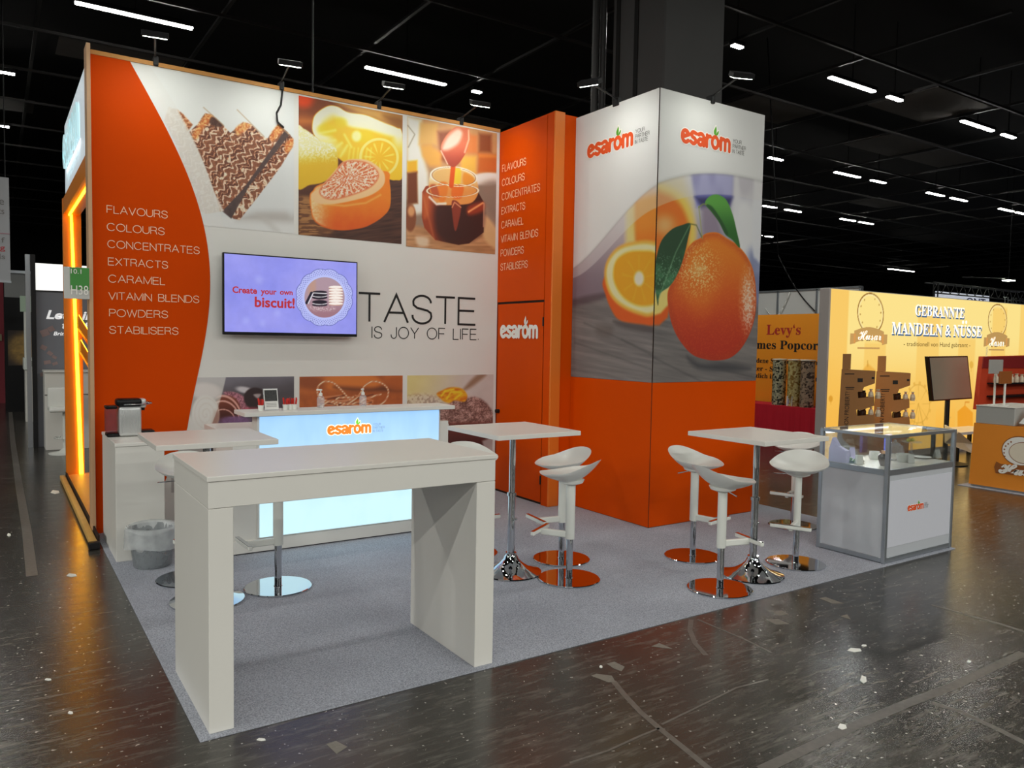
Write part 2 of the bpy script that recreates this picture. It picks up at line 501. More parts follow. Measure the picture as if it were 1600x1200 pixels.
def spline(pts, n=6):
    P = [np.array(p, float) for p in pts]; m = len(P); out = []
    for i in range(m):
        p0, p1, p2, p3 = P[i - 1], P[i], P[(i + 1) % m], P[(i + 2) % m]
        for k in range(n):
            t = k / n
            out.append(0.5 * ((2 * p1) + (-p0 + p2) * t + (2 * p0 - 5 * p1 + 4 * p2 - p3) * t * t + (-p0 + 3 * p1 - 3 * p2 + p3) * t ** 3))
    return out
class Art:
    """a print on the rectangle a0..a1 x b0..b1 of a plane; tr turns a measured point into plane coordinates"""
    def __init__(s, a0, a1, b0, b1, step, tr, base=(200, 200, 200)):
        nx = max(2, int(round((a1 - a0) / step)) + 1); ny = max(2, int(round((b1 - b0) / step)) + 1)
        s.A, s.B = np.meshgrid(np.linspace(a0, a1, nx), np.linspace(b0, b1, ny))
        s.img = np.ones((ny, nx, 3)) * np.array(base, float); s.tr = tr
        s.a0, s.a1, s.b0, s.b1 = a0, a1, b0, b1
        s.crop(0, 0, 1)
    def crop(s, ox, oy, k):
        s.ox, s.oy, s.k = ox, oy, k
    def P(s, pts):
        return np.array([s.tr(s.ox + x / s.k, s.oy + y / s.k) for x, y in pts])
    def sd(s, poly):
        px, py = s.A, s.B; d = np.full(px.shape, 1e9); inside = np.zeros(px.shape, bool)
        m = len(poly)
        for i in range(m):
            ax, ay = poly[i]; bx, by = poly[(i + 1) % m]
            ex, ey = bx - ax, by - ay; wx, wy = px - ax, py - ay
            t = np.clip((wx * ex + wy * ey) / max(1e-12, ex * ex + ey * ey), 0, 1)
            d = np.minimum(d, (wx - ex * t) ** 2 + (wy - ey * t) ** 2)
            c = ((ay > py) != (by > py))
            with np.errstate(divide='ignore', invalid='ignore'):
                inside ^= c & (px < (bx - ax) * (py - ay) / (by - ay + 1e-15) + ax)
        d = np.sqrt(d); return np.where(inside, -d, d)
    def put(s, mask, col):
        col = np.array(col, float) if not isinstance(col, np.ndarray) else col
        s.img = s.img * (1 - mask[..., None]) + col * mask[..., None]
    def fill(s, pts, col, soft=0.012, alpha=1.0, smooth=True, grow=0.0):
        q = s.P(pts); q = spline(q) if smooth and len(q) > 2 else q
        d = s.sd(q) - grow
        m = sstep(soft, -soft, d) * alpha; s.put(m, col); return d
    def oval(s, c, e1, e2, col, soft=0.012, alpha=1.0):
        """centre, a point on the rim sideways, a point on the rim upward"""
        C, E, F = s.P([c, e1, e2]); E = E - C; F = F - C
        det = E[0] * F[1] - E[1] * F[0]
        x = ((s.A - C[0]) * F[1] - (s.B - C[1]) * F[0]) / det; y = (-(s.A - C[0]) * E[1] + (s.B - C[1]) * E[0]) / det
        r = np.sqrt(x * x + y * y); k = math.sqrt(abs(det))
        if col is not None:
            s.put(sstep(soft, -soft, (r - 1) * k) * alpha, col)
        return r, np.arctan2(y, x)
    def line(s, pts, w, col, soft=0.006, alpha=1.0):
        q = s.P(pts); d = np.full(s.A.shape, 1e9)
        for (ax, ay), (bx, by) in zip(q[:-1], q[1:]):
            ex, ey = bx - ax, by - ay; wx, wy = s.A - ax, s.B - ay
            t = np.clip((wx * ex + wy * ey) / max(1e-12, ex * ex + ey * ey), 0, 1)
            d = np.minimum(d, (wx - ex * t) ** 2 + (wy - ey * t) ** 2)
        d = np.sqrt(d); s.put(sstep(w + soft, w - soft, d) * alpha, col); return d
    def uv(s):
        return (s.A - s.a0) / (s.a1 - s.a0), (s.B - s.b0) / (s.b1 - s.b0)
    def mix(s, c0, c1, t):
        return np.array(c0, float) * (1 - t[..., None]) + np.array(c1, float) * t[..., None]
    def build(s, name, to3d, mat, parent, gain=1.0):
        ny, nx = s.A.shape
        v = np.stack(to3d(s.A, s.B), -1).reshape(-1, 3)
        idx = np.arange(ny * nx).reshape(ny, nx)
        q = np.stack([idx[:-1, :-1], idx[:-1, 1:], idx[1:, 1:], idx[1:, :-1]], -1).reshape(-1, 4)
        me = bpy.data.meshes.new(name)
        me.vertices.add(len(v)); me.vertices.foreach_set('co', v.astype(np.float32).ravel())
        me.loops.add(q.size); me.loops.foreach_set('vertex_index', q.astype(np.int32).ravel())
        me.polygons.add(len(q)); me.polygons.foreach_set('loop_start', (np.arange(len(q)) * 4).astype(np.int32))
        me.update(calc_edges=True); me.validate()
        c = np.clip(s.img, 0, 255) / 255.0
        c = np.where(c <= 0.04045, c / 12.92, ((c + 0.055) / 1.055) ** 2.4).reshape(-1, 3)
        if gain != 1.0:                     # inks are a little deeper than what the dim hall shows of them
            c = c * gain; c = np.where(c > 0.5, 0.5 + 0.34 * (1 - np.exp(-(c - 0.5) / 0.34)), c)
        at = me.color_attributes.new('ink', 'FLOAT_COLOR', 'POINT')
        at.data.foreach_set('color', np.concatenate([c, np.ones((len(c), 1))], 1).astype(np.float32).ravel())
        return link_mesh(name, me, mat, parent)
# ================================================================ the hall
def floor_mat():
    m = bpy.data.materials.new('worn hall floor'); m.use_nodes = True
    nt = m.node_tree; b = nt.nodes['Principled BSDF']; N = nt.nodes.new; L = nt.links.new
    tc = N('ShaderNodeTexCoord')
    mp = N('ShaderNodeMapping'); mp.inputs['Scale'].default_value = (1.0, 5.0, 1.0)
    mp.inputs['Rotation'].default_value = (0, 0, 0.12)
    L(tc.outputs['Object'], mp.inputs['Vector'])
    n1 = N('ShaderNodeTexNoise'); n1.inputs['Scale'].default_value = 0.55; n1.inputs['Detail'].default_value = 6
    n2 = N('ShaderNodeTexNoise'); n2.inputs['Scale'].default_value = 4.5; n2.inputs['Detail'].default_value = 8; n2.inputs['Roughness'].default_value = 0.72
    n3 = N('ShaderNodeTexNoise'); n3.inputs['Scale'].default_value = 38; n3.inputs['Detail'].default_value = 4
    L(tc.outputs['Object'], n1.inputs['Vector']); L(mp.outputs[0], n2.inputs['Vector']); L(tc.outputs['Object'], n3.inputs['Vector'])
    r1 = N('ShaderNodeValToRGB'); r1.color_ramp.elements[0].position = 0.35; r1.color_ramp.elements[0].color = lin((40, 38, 35))
    r1.color_ramp.elements[1].position = 0.68; r1.color_ramp.elements[1].color = lin((66, 63, 57))
    L(n1.outputs['Fac'], r1.inputs['Fac'])
    r2 = N('ShaderNodeValToRGB'); r2.color_ramp.elements[0].position = 0.50; r2.color_ramp.elements[0].color = (0, 0, 0, 1)
    r2.color_ramp.elements[1].position = 0.72; r2.color_ramp.elements[1].color = (0.9, 0.9, 0.9, 1)
    L(n2.outputs['Fac'], r2.inputs['Fac'])
    r3 = N('ShaderNodeValToRGB'); r3.color_ramp.elements[0].position = 0.675; r3.color_ramp.elements[0].color = (0, 0, 0, 1)
    r3.color_ramp.elements[1].position = 0.70; r3.color_ramp.elements[1].color = (0.9, 0.9, 0.9, 1)
    L(n3.outputs['Fac'], r3.inputs['Fac'])
    m1 = N('ShaderNodeMix'); m1.data_type = 'RGBA'; m1.inputs['B'].default_value = lin((104, 100, 93))
    L(r2.outputs[0], m1.inputs['Factor']); L(r1.outputs[0], m1.inputs['A'])
    m2 = N('ShaderNodeMix'); m2.data_type = 'RGBA'; m2.inputs['B'].default_value = lin((176, 172, 164))
    L(r3.outputs[0], m2.inputs['Factor']); L(m1.outputs['Result'], m2.inputs['A'])
    L(m2.outputs['Result'], b.inputs['Base Color'])
    mr = N('ShaderNodeMapRange'); mr.inputs['To Min'].default_value = 0.10; mr.inputs['To Max'].default_value = 0.34
    L(n2.outputs['Fac'], mr.inputs['Value']); L(mr.outputs[0], b.inputs['Roughness'])
    bp = N('ShaderNodeBump'); bp.inputs['Strength'].default_value = 0.15; bp.inputs['Distance'].default_value = 0.004
    L(n2.outputs['Fac'], bp.inputs['Height']); L(bp.outputs[0], b.inputs['Normal'])
    MATS['worn hall floor'] = m
def carpet_mat():
    m = bpy.data.materials.new('needle felt carpet'); m.use_nodes = True
    nt = m.node_tree; b = nt.nodes['Principled BSDF']; N = nt.nodes.new; L = nt.links.new
    tc = N('ShaderNodeTexCoord')
    n = N('ShaderNodeTexNoise'); n.inputs['Scale'].default_value = 130; n.inputs['Detail'].default_value = 5; n.inputs['Roughness'].default_value = 0.8
    n2 = N('ShaderNodeTexNoise'); n2.inputs['Scale'].default_value = 2.2; n2.inputs['Detail'].default_value = 5
    L(tc.outputs['Object'], n.inputs['Vector']); L(tc.outputs['Object'], n2.inputs['Vector'])
    r = N('ShaderNodeValToRGB'); r.color_ramp.elements[0].position = 0.34; r.color_ramp.elements[0].color = lin((118, 121, 129))
    r.color_ramp.elements[1].position = 0.68; r.color_ramp.elements[1].color = lin((214, 218, 231))
    L(n.outputs['Fac'], r.inputs['Fac'])
    mx = N('ShaderNodeMix'); mx.data_type = 'RGBA'; mx.blend_type = 'MULTIPLY'; mx.inputs['Factor'].default_value = 0.2
    L(r.outputs[0], mx.inputs['A']); L(n2.outputs['Fac'], mx.inputs['B']); L(mx.outputs['Result'], b.inputs['Base Color'])
    b.inputs['Roughness'].default_value = 0.95; b.inputs['Specular IOR Level'].default_value = 0.1
    bp = N('ShaderNodeBump'); bp.inputs['Strength'].default_value = 0.6; bp.inputs['Distance'].default_value = 0.004
    L(n.outputs['Fac'], bp.inputs['Height']); L(bp.outputs[0], b.inputs['Normal'])
    MATS['needle felt carpet'] = m
floor_mat(); carpet_mat()
M('lamp diffuser', (240, 240, 235), 0.5, emit=(255, 251, 243), strength=LAMP_L)
M('lamp diffuser shaded', (240, 240, 235), 0.5, emit=(255, 251, 243), strength=14)
M('flood glass', (240, 240, 235), 0.5, emit=(246, 255, 236), strength=26)

def structure(o):
    o['kind'] = 'structure'; return o
structure(box('floor', -14, 62, -16, 48, -0.1, 0, 'worn hall floor'))
structure(box('ceiling', -14, 62, -16, 48, 8.6, 8.8, 'dark ceiling'))
structure(box('wall_back', -14, 62, 48, 48.2, 0, 8.6, 'dark ceiling'))
structure(box('wall_right', 62, 62.2, -16, 48, 0, 8.6, 'dark ceiling'))
# the open grid under the ceiling: one rail per line
k = 0
for i in range(15):
    y = 5.45 + 2.62 * i
    structure(box('trim_%d' % (k + 1), -6, 60, y - 0.025, y + 0.025, 7.10, 7.15, 'rail')); k += 1
for i in range(-6, 19):
    x = 10.5 + 2.62 * i
    structure(box('trim_%d' % (k + 1), x - 0.03, x + 0.03, 3.0, 45, 7.15, 7.20, 'rail')); k += 1
# dark acoustic boards lying on the grid
for i, (x, y, w, d) in enumerate([(13.4, 8.3, 2.2, 1.2), (18.7, 8.3, 2.2, 1.4), (16.0, 5.7, 2.3, 1.6), (21.2, 8.3, 2.2, 1.3), (8.2, 13.5, 2.2, 1.2), (0.4, 13.6, 2.2, 1.2), (-2.0, 18.8, 2.2, 1.2), (23.8, 5.7, 2.2, 1.2), (26.5, 13.5, 2.2, 1.2)]):
    structure(box('trim_%d' % (k + 1), x, x + w, y, y + d, 7.205, 7.23, M('acoustic board', (96, 93, 90), 0.9, noise=0.1, scale=3))); k += 1
# ceiling luminaires: a housing with a long diffuser below it
def luminaire(x, y, ln, label, z=7.0, dim=False, group='linear luminaires under the hall ceiling'):
    t = thing('ceiling_luminaire', (x, y, z), label, 'ceiling light', group)
    box('housing', x, x + ln, y - 0.07, y + 0.07, z + 0.012, z + 0.09, 'black metal', t, 0.01)
    box('diffuser', x + 0.02, x + ln - 0.02, y - 0.05, y + 0.05, z - 0.012, z + 0.012, 'lamp diffuser shaded' if dim else 'lamp diffuser', t, 0.006)
    box('bracket', x + ln * 0.5 - 0.008, x + ln * 0.5 + 0.008, y - 0.008, y + 0.008, z + 0.088, 8.6, 'dark ceiling', t)
LUM = [
    (0.45, 11.25, 1.82, 0, 'long white strip light at the top left above the orange wall field'),
    (5.42, 11.25, 1.82, 0, 'long white strip light hanging above the wall end between sweets and jar pictures'),
    (7.85, 11.25, 0.25, 0, 'short bright lamp just above the fourth arm lamp of the picture wall'),
    (13.1, 6.3, 1.55, 0, 'large bright strip light right of the dark column, nearest of the right rows'),
    (15.12, 6.3, 0.55, 0, 'short strip light directly after the large one right of the dark column'),
    (18.16, 6.3, 1.5, 0, 'bright strip light near the top right edge of the photo'),
    (20.1, 6.3, 0.65, 0, 'short strip light beside the one near the top right edge'),
    (10.27, 6.3, 0.28, 0, 'small bright lamp tucked beside the dark column on its right'),
    (-1.9, 15.98, 1.66, 0, 'strip light cut by the left photo edge, the upper of the two there'),
    (-1.95, 20.95, 1.68, 0, 'strip light cut by the left photo edge, the lower of the two there'),
    (17.6, 11.3, 0.62, 0, 'short strip light right beside the upper part of the printed tower'),
    (20.7, 11.3, 1.3, 0, 'strip light in the middle of the second row on the right'),
    (22.6, 11.3, 0.8, 0, 'short strip light following the middle one of the second row'),
    (25.9, 11.3, 1.1, 0, 'strip light in the right half of the second row'),
    (27.45, 11.3, 1.1, 0, 'faint short strip light after the right one of the second row'),
    (30.95, 11.3, 1.1, 0, 'strip light at the right photo edge, far end of the second row'),
    (32.3, 11.3, 1.3, 0, 'last strip light of the second row, cut by the right photo edge'),
    (23.75, 16.4, 0.8, 0, 'strip light of the third row touching the printed tower edge'),
    (25.05, 16.4, 1.0, 0, 'strip light of the third row, second out from the printed tower'),
    (28.65, 16.4, 1.05, 0, 'strip light in the middle of the third row, left of a close pair'),
    (29.95, 16.4, 1.05, 0, 'strip light in the middle of the third row, right of a close pair'),
]
for x, y, ln, dim, lb in LUM:
    luminaire(x, y, ln, lb, dim=bool(dim))
a = at_y(1388, 420, 26.0); b_ = at_y(1428, 424, 26.0)
luminaire(float(a[0]), 26.0, float(b_[0] - a[0]), 'lone low strip light far back in the dark above the almond stand', z=float(a[2]))
a = at_y(1190, 368, 24.0)
luminaire(float(a[0]), 24.0, 0.9, 'faint small strip light beside the tower, lowest of those next to it', z=float(a[2]))

# the concrete column behind the tower, with pipes at its side
cx0, cy0 = 6.2, 3.78
cy1 = float(at_x(956, 100, cx0)[1]); cx1 = float(at_y(1131, 100, cy0)[0])
bm = bmesh.new(); add_box(bm, cx0, cx1, cy0, cy1, 0, 8.6, 0.02)
column = structure(bm_obj('column', bm, 'column paint'))
for yy in (4.25, 4.6):
    box('groove', cx0 - 0.012, cx0, yy, yy + 0.07, 0.0, 8.6, M('groove black', (18, 18, 18), 0.9, noise=0.1), column)
column['label'] = 'dark grey square concrete column rising behind the printed tower'
for i, dx in enumerate((0.0, 0.13)):
    structure(tube('trim_%d' % (k + 1), (cx0 - 0.06 - dx, cy1 + 0.12, 0), (cx0 - 0.06 - dx, cy1 + 0.12, 8.6), 0.045, 'rail')); k += 1

# ================================================================ the stand: carpet and walls
carpet = tag(box('carpet', 0.001, 6.09, 0, 4.05, 0.0, 0.006, 'needle felt carpet'), 'flat grey needle felt carpet of the stand on the dark hall floor', 'carpet')

# ---- picture wall
YW = 4.045
X_, Z_ = (1, 0, 0), (0, 0, 1)
wall = thing('picture_wall', (2.0, 4.1, 0), 'tall white stand wall with food pictures, orange curved field and the slogan', 'exhibition wall', kind='thing')
box('panel', 0.001, 4.007, YW, 4.15, 0.006, 4.0, 'white fabric print', wall)
box('top_edge', 0.001, 4.007, 4.035, 4.155, 4.0, 4.035, 'wooden edge', wall)
def wtr(u, v):
    q = at_y(u, v, YW); return (q[0], q[2])
ARC = [wtr(*q) for q in [(204, 97), (250, 185), (290, 265), (316, 340), (325, 380), (327, 410), (327.5, 445), (325, 480), (320, 528), (313, 570), (300, 640), (291, 669)]]
def arc_smooth():
    zs = np.array([q[1] for q in ARC][::-1]); xs = np.array([q[0] for q in ARC][::-1])
    c = np.polyfit(zs, xs, 4)
    z = np.linspace(0.0, 4.0, 60)
    x = np.where(z < 0.85, np.polyval(c, 0.85) - (0.85 - z) * 0.42, np.polyval(c, z))
    return x, z
AX, AZ = arc_smooth()
bm = bmesh.new()
L0 = [bm.verts.new((0.0, YW - 0.004, z)) for z in AZ]; R0 = [bm.verts.new((x, YW - 0.004, z)) for x, z in zip(AX, AZ)]
L1 = [bm.verts.new((0.0, YW - 0.0002, z)) for z in AZ]; R1 = [bm.verts.new((x, YW - 0.0002, z)) for x, z in zip(AX, AZ)]
for i in range(len(AZ) - 1):
    bm.faces.new((L0[i], R0[i], R0[i + 1], L0[i + 1])); bm.faces.new((R0[i], R1[i], R1[i + 1], R0[i + 1]))
bm_obj('orange_field', bm, 'orange print', wall)
w3 = lambda A, B: (A, np.full_like(A, YW - 0.002), B)
FADE = np.array([wtr(*q) for q in [(244, 116), (277, 172), (303, 221), (317, 253), (338, 305), (350, 347), (357, 400), (361, 450), (361, 520), (355.6, 590), (340, 636), (327, 672)]])
def fade(art):
    c = np.polyfit(FADE[:, 1], FADE[:, 0], 4)
    lim = np.polyval(c, np.clip(art.B, 0.85, 4.0))
    m = sstep(0.006, -0.006, art.A - lim) * 0.62
    art.put(m, (212, 210, 204))
def wafer(art, px, py, seed=1):
    """layered wafer: wavy pale sheets in brown cream; px,py in the crop's own pixels"""
    s = 0.62 * px - 0.78 * py; t = 0.78 * px + 0.62 * py
    wv = np.sin(s * 0.085 + 3 * vnoise(s / 90, t / 50, seed)) * 15 + 26 * fbm(s / 45, t / 45, seed + 5)
    f = ((t + wv) / 112.0) % 1.0
    col = art.mix((92, 52, 34), (136, 84, 60), fbm(px / 20, py / 20, seed + 9))
    porous = sstep(0.30, 0.22, np.abs(f - 0.42))
    col = art.mix2(col, (74, 36, 24), porous * 0.55)
    for c0, w_, cc in ((0.14, 0.075, (220, 174, 148)), (0.44, 0.05, (196, 140, 110)), (0.70, 0.07, (226, 182, 156))):
        wob = c0 + 0.05 * np.sin(s * 0.19 + 5 * c0 + 2 * vnoise(s / 40, t / 40, seed + 2))
        col = art.mix2(col, cc, sstep(w_, w_ * 0.45, np.abs(f - wob)))
    dk = sstep(0.06, 0.0, np.abs(f - 0.50)); col = art.mix2(col, (60, 26, 16), dk * 0.8)
    nut = sstep(0.80, 0.84, vnoise(px / 30, py / 30, seed + 3)); col = art.mix2(col, (232, 204, 178), nut * 0.85)
    cr = sstep(0.55, 0.7, fbm(px / 7, py / 7, seed + 4)); col = art.mix2(col, (160, 96, 60), cr * 0.6)
    return col
def mix2(s, a, b, t):
    return a * (1 - t[..., None]) + np.array(b, float) * t[..., None]
Art.mix2 = mix2
def local(art, ox, oy, k, inv):
    """the crop pixel of every grid node"""
    u, v = inv(art.A, art.B)
    return (u - ox) * k, (v - oy) * k
def proj_wall(X, Z, y=YW):
    dx, dy, dz = X - CAMX, y - CAMY, Z - CAMZ
    w = dx * FWD[0] + dy * FWD[1] + dz * FWD[2]
    return 800 + FPX * (dx * RT[0] + dy * RT[1] + dz * RT[2]) / w, 600 - FPX * (dx * UP[0] + dy * UP[1] + dz * UP[2]) / w

# picture: layered wafers
a = Art(0.25, 1.70, 2.685, 3.985, 0.0052, wtr)
a.crop(240, 90, 4.2875)
px, py = local(a, 240, 90, 4.2875, proj_wall)
a.img = a.mix((222, 227, 222), (196, 200, 200), sstep(250, 1000, py + 0.25 * px)) * (0.97 + 0.05 * fbm(px / 160, py / 160, 3))[..., None]
a.fill([(300, 1062), (960, 1090), (960, 1300), (300, 1300)], (206, 207, 205), 0.01, smooth=False)
a.fill([(560, 1085), (700, 1030), (960, 1040), (960, 1105), (620, 1095)], (150, 144, 140), 0.05, 0.75)
a.fill([(690, 1050), (760, 1070), (860, 1175), (800, 1165)], (168, 164, 160), 0.03, 0.6)
a.fill([(880, 250), (940, 250), (940, 1000), (900, 950)], (205, 212, 214), 0.06, 0.5)
body = [(235, 500), (290, 450), (345, 372), (395, 385), (455, 442), (515, 505), (555, 470), (600, 432), (655, 450), (738, 535), (765, 540), (832, 448), (905, 505), (935, 545), (930, 600), (845, 740), (700, 930), (575, 1088), (535, 1080), (460, 1020), (405, 900), (330, 700)]
a.fill([(70, 420), (100, 330), (150, 345), (262, 450), (235, 500), (330, 700), (420, 930), (460, 1030), (350, 1050), (270, 1000), (160, 600)], wafer(a, px, py, 21) * 0.35 + np.array((206, 198, 184)) * 0.65, 0.008, smooth=False)
a.fill([(155, 345), (200, 380), (262, 450), (225, 492), (190, 420)], wafer(a, px, py, 31) * 0.6 + np.array((200, 110, 50)) * 0.4, 0.008, smooth=False)
a.fill(body, wafer(a, px, py, 1), 0.006, smooth=False)
for q in ([(260, 520), (300, 450), (350, 380), (400, 400), (330, 480), (290, 545)], [(550, 470), (605, 435), (650, 455), (600, 500), (560, 520)], [(780, 520), (832, 450), (870, 480), (820, 540), (790, 560)], [(880, 580), (930, 540), (935, 590), (890, 640)]):
    a.fill(q, a.mix((186, 92, 40), (232, 164, 96), sstep(0.3, 0.7, fbm(px / 9, py / 9, 8))), 0.014, 0.85)
a.fill([(395, 395), (460, 450), (430, 465), (375, 440)], (62, 36, 28), 0.01, 0.9)
a.fill([(460, 1030), (600, 880), (870, 500), (885, 488), (908, 520), (640, 860), (520, 1080)], a.mix((58, 44, 44), (80, 62, 58), fbm(px / 30, py / 30, 2)), 0.006, smooth=False)
a.fill([(400, 905), (440, 960), (470, 1030), (420, 990)], (214, 196, 184), 0.01, 0.6)
for q in ([(335, 335), (470, 455)], [(560, 350), (740, 530)], [(830, 440), (910, 520)]):
    a.line(q, 0.005, (150, 122, 96), 0.006, 0.8)
fade(a)
a.build('picture', w3, 'printed picture', wall, 1.35)

# picture: fruit jellies
a = Art(1.745, 2.825, 2.68, 3.985, 0.0052, wtr)
a.crop(455, 140, 4.8); px, py = local(a, 455, 140, 4.8, proj_wall)
a.img = a.mix((120, 58, 28), (66, 36, 24), sstep(150, 900, py)) * (0.85 + 0.3 * fbm(px / 90, py / 60, 2))[..., None]
a.oval((85, 60), (160, 70), (85, -10), (214, 62, 14), 0.05)
a.fill([(330, 90), (560, 130), (840, 190), (840, 300), (700, 250), (520, 190)], (196, 148, 74), 0.05, 0.9)
a.fill([(690, 190), (840, 210), (840, 300), (760, 270)], (120, 72, 34), 0.05, 0.8)
a.fill([(52, 210), (160, 215), (160, 260), (52, 260)], (188, 108, 44), 0.06, 0.8)
wood = a.mix((150, 104, 60), (96, 58, 34), sstep(0.35, 0.65, vnoise(px / 60 + 0.6 * fbm(px / 40, py / 40, 4), py / 7, 5)))
a.fill([(52, 800), (160, 800), (300, 1000), (330, 1075), (52, 1110)], wood, 0.03, smooth=False)
a.fill([(700, 650), (840, 640), (840, 1180), (300, 1090), (330, 1060)], a.mix((50, 28, 22), (80, 48, 36), vnoise(px / 90, py / 9 + px / 60, 6)), 0.03, smooth=False)
yj = [(158, 250), (185, 180), (275, 122), (350, 128), (430, 172), (560, 190), (700, 250), (790, 285), (832, 330), (838, 640), (780, 680), (700, 660), (420, 560), (230, 400), (165, 330)]
d = a.fill(yj, (236, 168, 30), 0.008)
a.fill(yj, a.mix((246, 242, 206), (238, 200, 70), sstep(0.0, 0.12, -d)), 0.004, 0.0)
rim = sstep(-0.16, -0.05, d) * sstep(0.0, -0.01, d) * sstep(520, 300, py + 0.0 * px) * 0.95
a.put(rim, (243, 240, 200))
a.fill([(430, 175), (700, 255), (830, 330), (800, 350), (620, 310), (430, 270), (380, 200)], (244, 238, 188), 0.03, 0.9)
for c, e in (((265, 300), (70, 45)), ((370, 250), (48, 40)), ((545, 350), (70, 45))):
    a.oval(c, (c[0] + e[0], c[1]), (c[0], c[1] - e[1]), (224, 178, 22), 0.03, 0.8)
for q in ([(210, 330), (330, 305)], [(330, 440), (380, 400)], [(400, 340), (450, 430)], [(240, 390), (330, 380)], [(370, 500), (420, 420)]):
    a.line(q, 0.008, (248, 224, 120), 0.02, 0.8)
a.oval((490, 350), (525, 350), (490, 310), (246, 232, 150), 0.02, 0.9)
r, th = a.oval((660, 510), (800, 500), (650, 370), (238, 162, 26), 0.02)
a.put(sstep(0.10, 0.04, np.abs(r - 0.98)), (250, 206, 110))
a.put(sstep(0.5, 0.9, np.sin(th * 11)) * sstep(0.9, 0.7, r) * sstep(0.15, 0.4, r) * 0.6, (252, 214, 110))
for i in range(6):
    a.line([(430 + i * 32, 520), (440 + i * 32, 440)], 0.006, (252, 210, 90), 0.014, 0.7)
lj = [(40, 300), (100, 298), (150, 330), (230, 390), (330, 430), (345, 600), (250, 690), (140, 715), (40, 722)]
d = a.fill(lj, a.mix((226, 214, 150), (206, 158, 30), sstep(430, 600, py + 0.15 * px)), 0.008)
sg = sstep(0.45, 0.7, fbm(px / 10, py / 10, 3)) * sstep(0.01, -0.01, d) * sstep(580, 420, py)
a.put(sg * 0.8, (244, 240, 212))
ob = [(138, 800), (160, 760), (250, 700), (690, 610), (738, 700), (742, 870), (690, 950), (600, 1010), (520, 1040), (380, 1056), (250, 1035), (170, 980), (146, 900)]
d = a.fill(ob, a.mix((236, 118, 24), (206, 74, 10), sstep(820, 1050, py) * 0.7 + 0.3 * fbm(px / 50, py / 50, 4)), 0.006)
a.put(sstep(330, 150, px) * sstep(0.0, -0.02, d) * (0.35 + 0.6 * fbm(px / 12, py / 12, 7)), (240, 206, 170))
tf = [(150, 790), (215, 735), (300, 640), (350, 580), (400, 535), (480, 520), (580, 532), (660, 585), (700, 640), (690, 720), (600, 790), (450, 835), (300, 860), (190, 850)]
d = a.fill(tf, (238, 170, 124), 0.008)
inn = [(215, 745), (330, 620), (370, 560), (440, 532), (560, 545), (640, 600), (655, 660), (600, 730), (480, 785), (330, 825), (240, 810)]
d2 = a.fill(inn, (196, 96, 56), 0.012)
r, th = a.oval((420, 670), (640, 640), (400, 540), None)
a.put(sstep(0.1, 0.7, np.sin(th * 26 + 2.5 * fbm(px / 40, py / 40, 5))) * sstep(0.0, -0.02, d2) * sstep(0.05, 0.3, r) * 0.75, (238, 196, 164))
a.put(sstep(0.5, 0.68, fbm(px / 9, py / 9, 6)) * sstep(0.0, -0.02, d2) * 0.8, (244, 222, 204))
a.line([(250, 860), (400, 872), (560, 850), (670, 790)], 0.006, (250, 176, 104), 0.015, 0.7)
a.build('picture', w3, 'printed picture', wall, 1.25)

# picture: caramel jar
a = Art(2.875, 3.968, 2.66, 3.985, 0.0052, wtr)
a.crop(620, 170, 5.0); px, py = local(a, 620, 170, 5.0, proj_wall)
a.img = a.mix((176, 128, 84), (128, 108, 92), sstep(300, 700, py)) * (0.92 + 0.15 * fbm(px / 120, py / 120, 1))[..., None]
a.fill([(80, 60), (190, 90), (180, 300), (240, 500), (260, 800), (150, 820), (80, 700)], (222, 216, 198), 0.04, smooth=False)
for q, c in (([(180, 110), (320, 110), (310, 280), (170, 280)], (208, 146, 78)), ([(320, 180), (420, 170), (420, 440), (340, 400)], (116, 58, 34)), ([(190, 290), (260, 280), (350, 350), (340, 450), (260, 450), (200, 370)], (218, 140, 60)), ([(540, 190), (630, 210), (630, 350), (520, 350)], (190, 104, 52)), ([(640, 190), (740, 200), (740, 345), (640, 340)], (116, 58, 30)), ([(640, 350), (785, 360), (785, 505), (630, 500)], (172, 84, 32)), ([(500, 370), (620, 370), (620, 505), (500, 480)], (222, 150, 60))):
    a.fill(q, c, 0.035, 0.95, smooth=False)
a.fill([(640, 355), (785, 360), (785, 385), (640, 380)], (206, 118, 50), 0.02, 0.8, smooth=False)
a.oval((710, 550), (850, 545), (710, 500), (208, 198, 188), 0.03)
a.fill([(640, 590), (800, 580), (800, 900), (660, 700)], (110, 94, 84), 0.05, 0.8)
a.fill([(80, 410), (160, 400), (160, 500), (80, 500)], (222, 146, 24), 0.02, smooth=False)
a.fill([(80, 500), (160, 490), (165, 740), (80, 750)], (96, 46, 18), 0.02, smooth=False)
a.line([(85, 130), (140, 200), (90, 300)], 0.006, (130, 124, 110), 0.01)
a.fill([(70, 900), (250, 930), (700, 950), (800, 1000), (800, 1200), (70, 1200)], a.mix((174, 128, 88), (138, 96, 62), vnoise(px / 80, py / 14, 4)), 0.03, smooth=False)
a.fill([(680, 830), (790, 960), (800, 1100), (720, 1060), (670, 980)], (190, 150, 106), 0.03, 0.9)
a.fill([(150, 1000), (240, 1010), (240, 1070), (170, 1070)], (214, 186, 166), 0.03, 0.7)
a.oval((105, 850), (150, 850), (105, 740), (112, 62, 36), 0.015)
a.oval((112, 800), (138, 800), (112, 760), (214, 150, 100), 0.02, 0.8)
jar = [(198, 650), (225, 605), (300, 590), (600, 640), (640, 660), (682, 735), (678, 965), (565, 1052), (480, 1064), (300, 1025), (215, 930), (195, 850)]
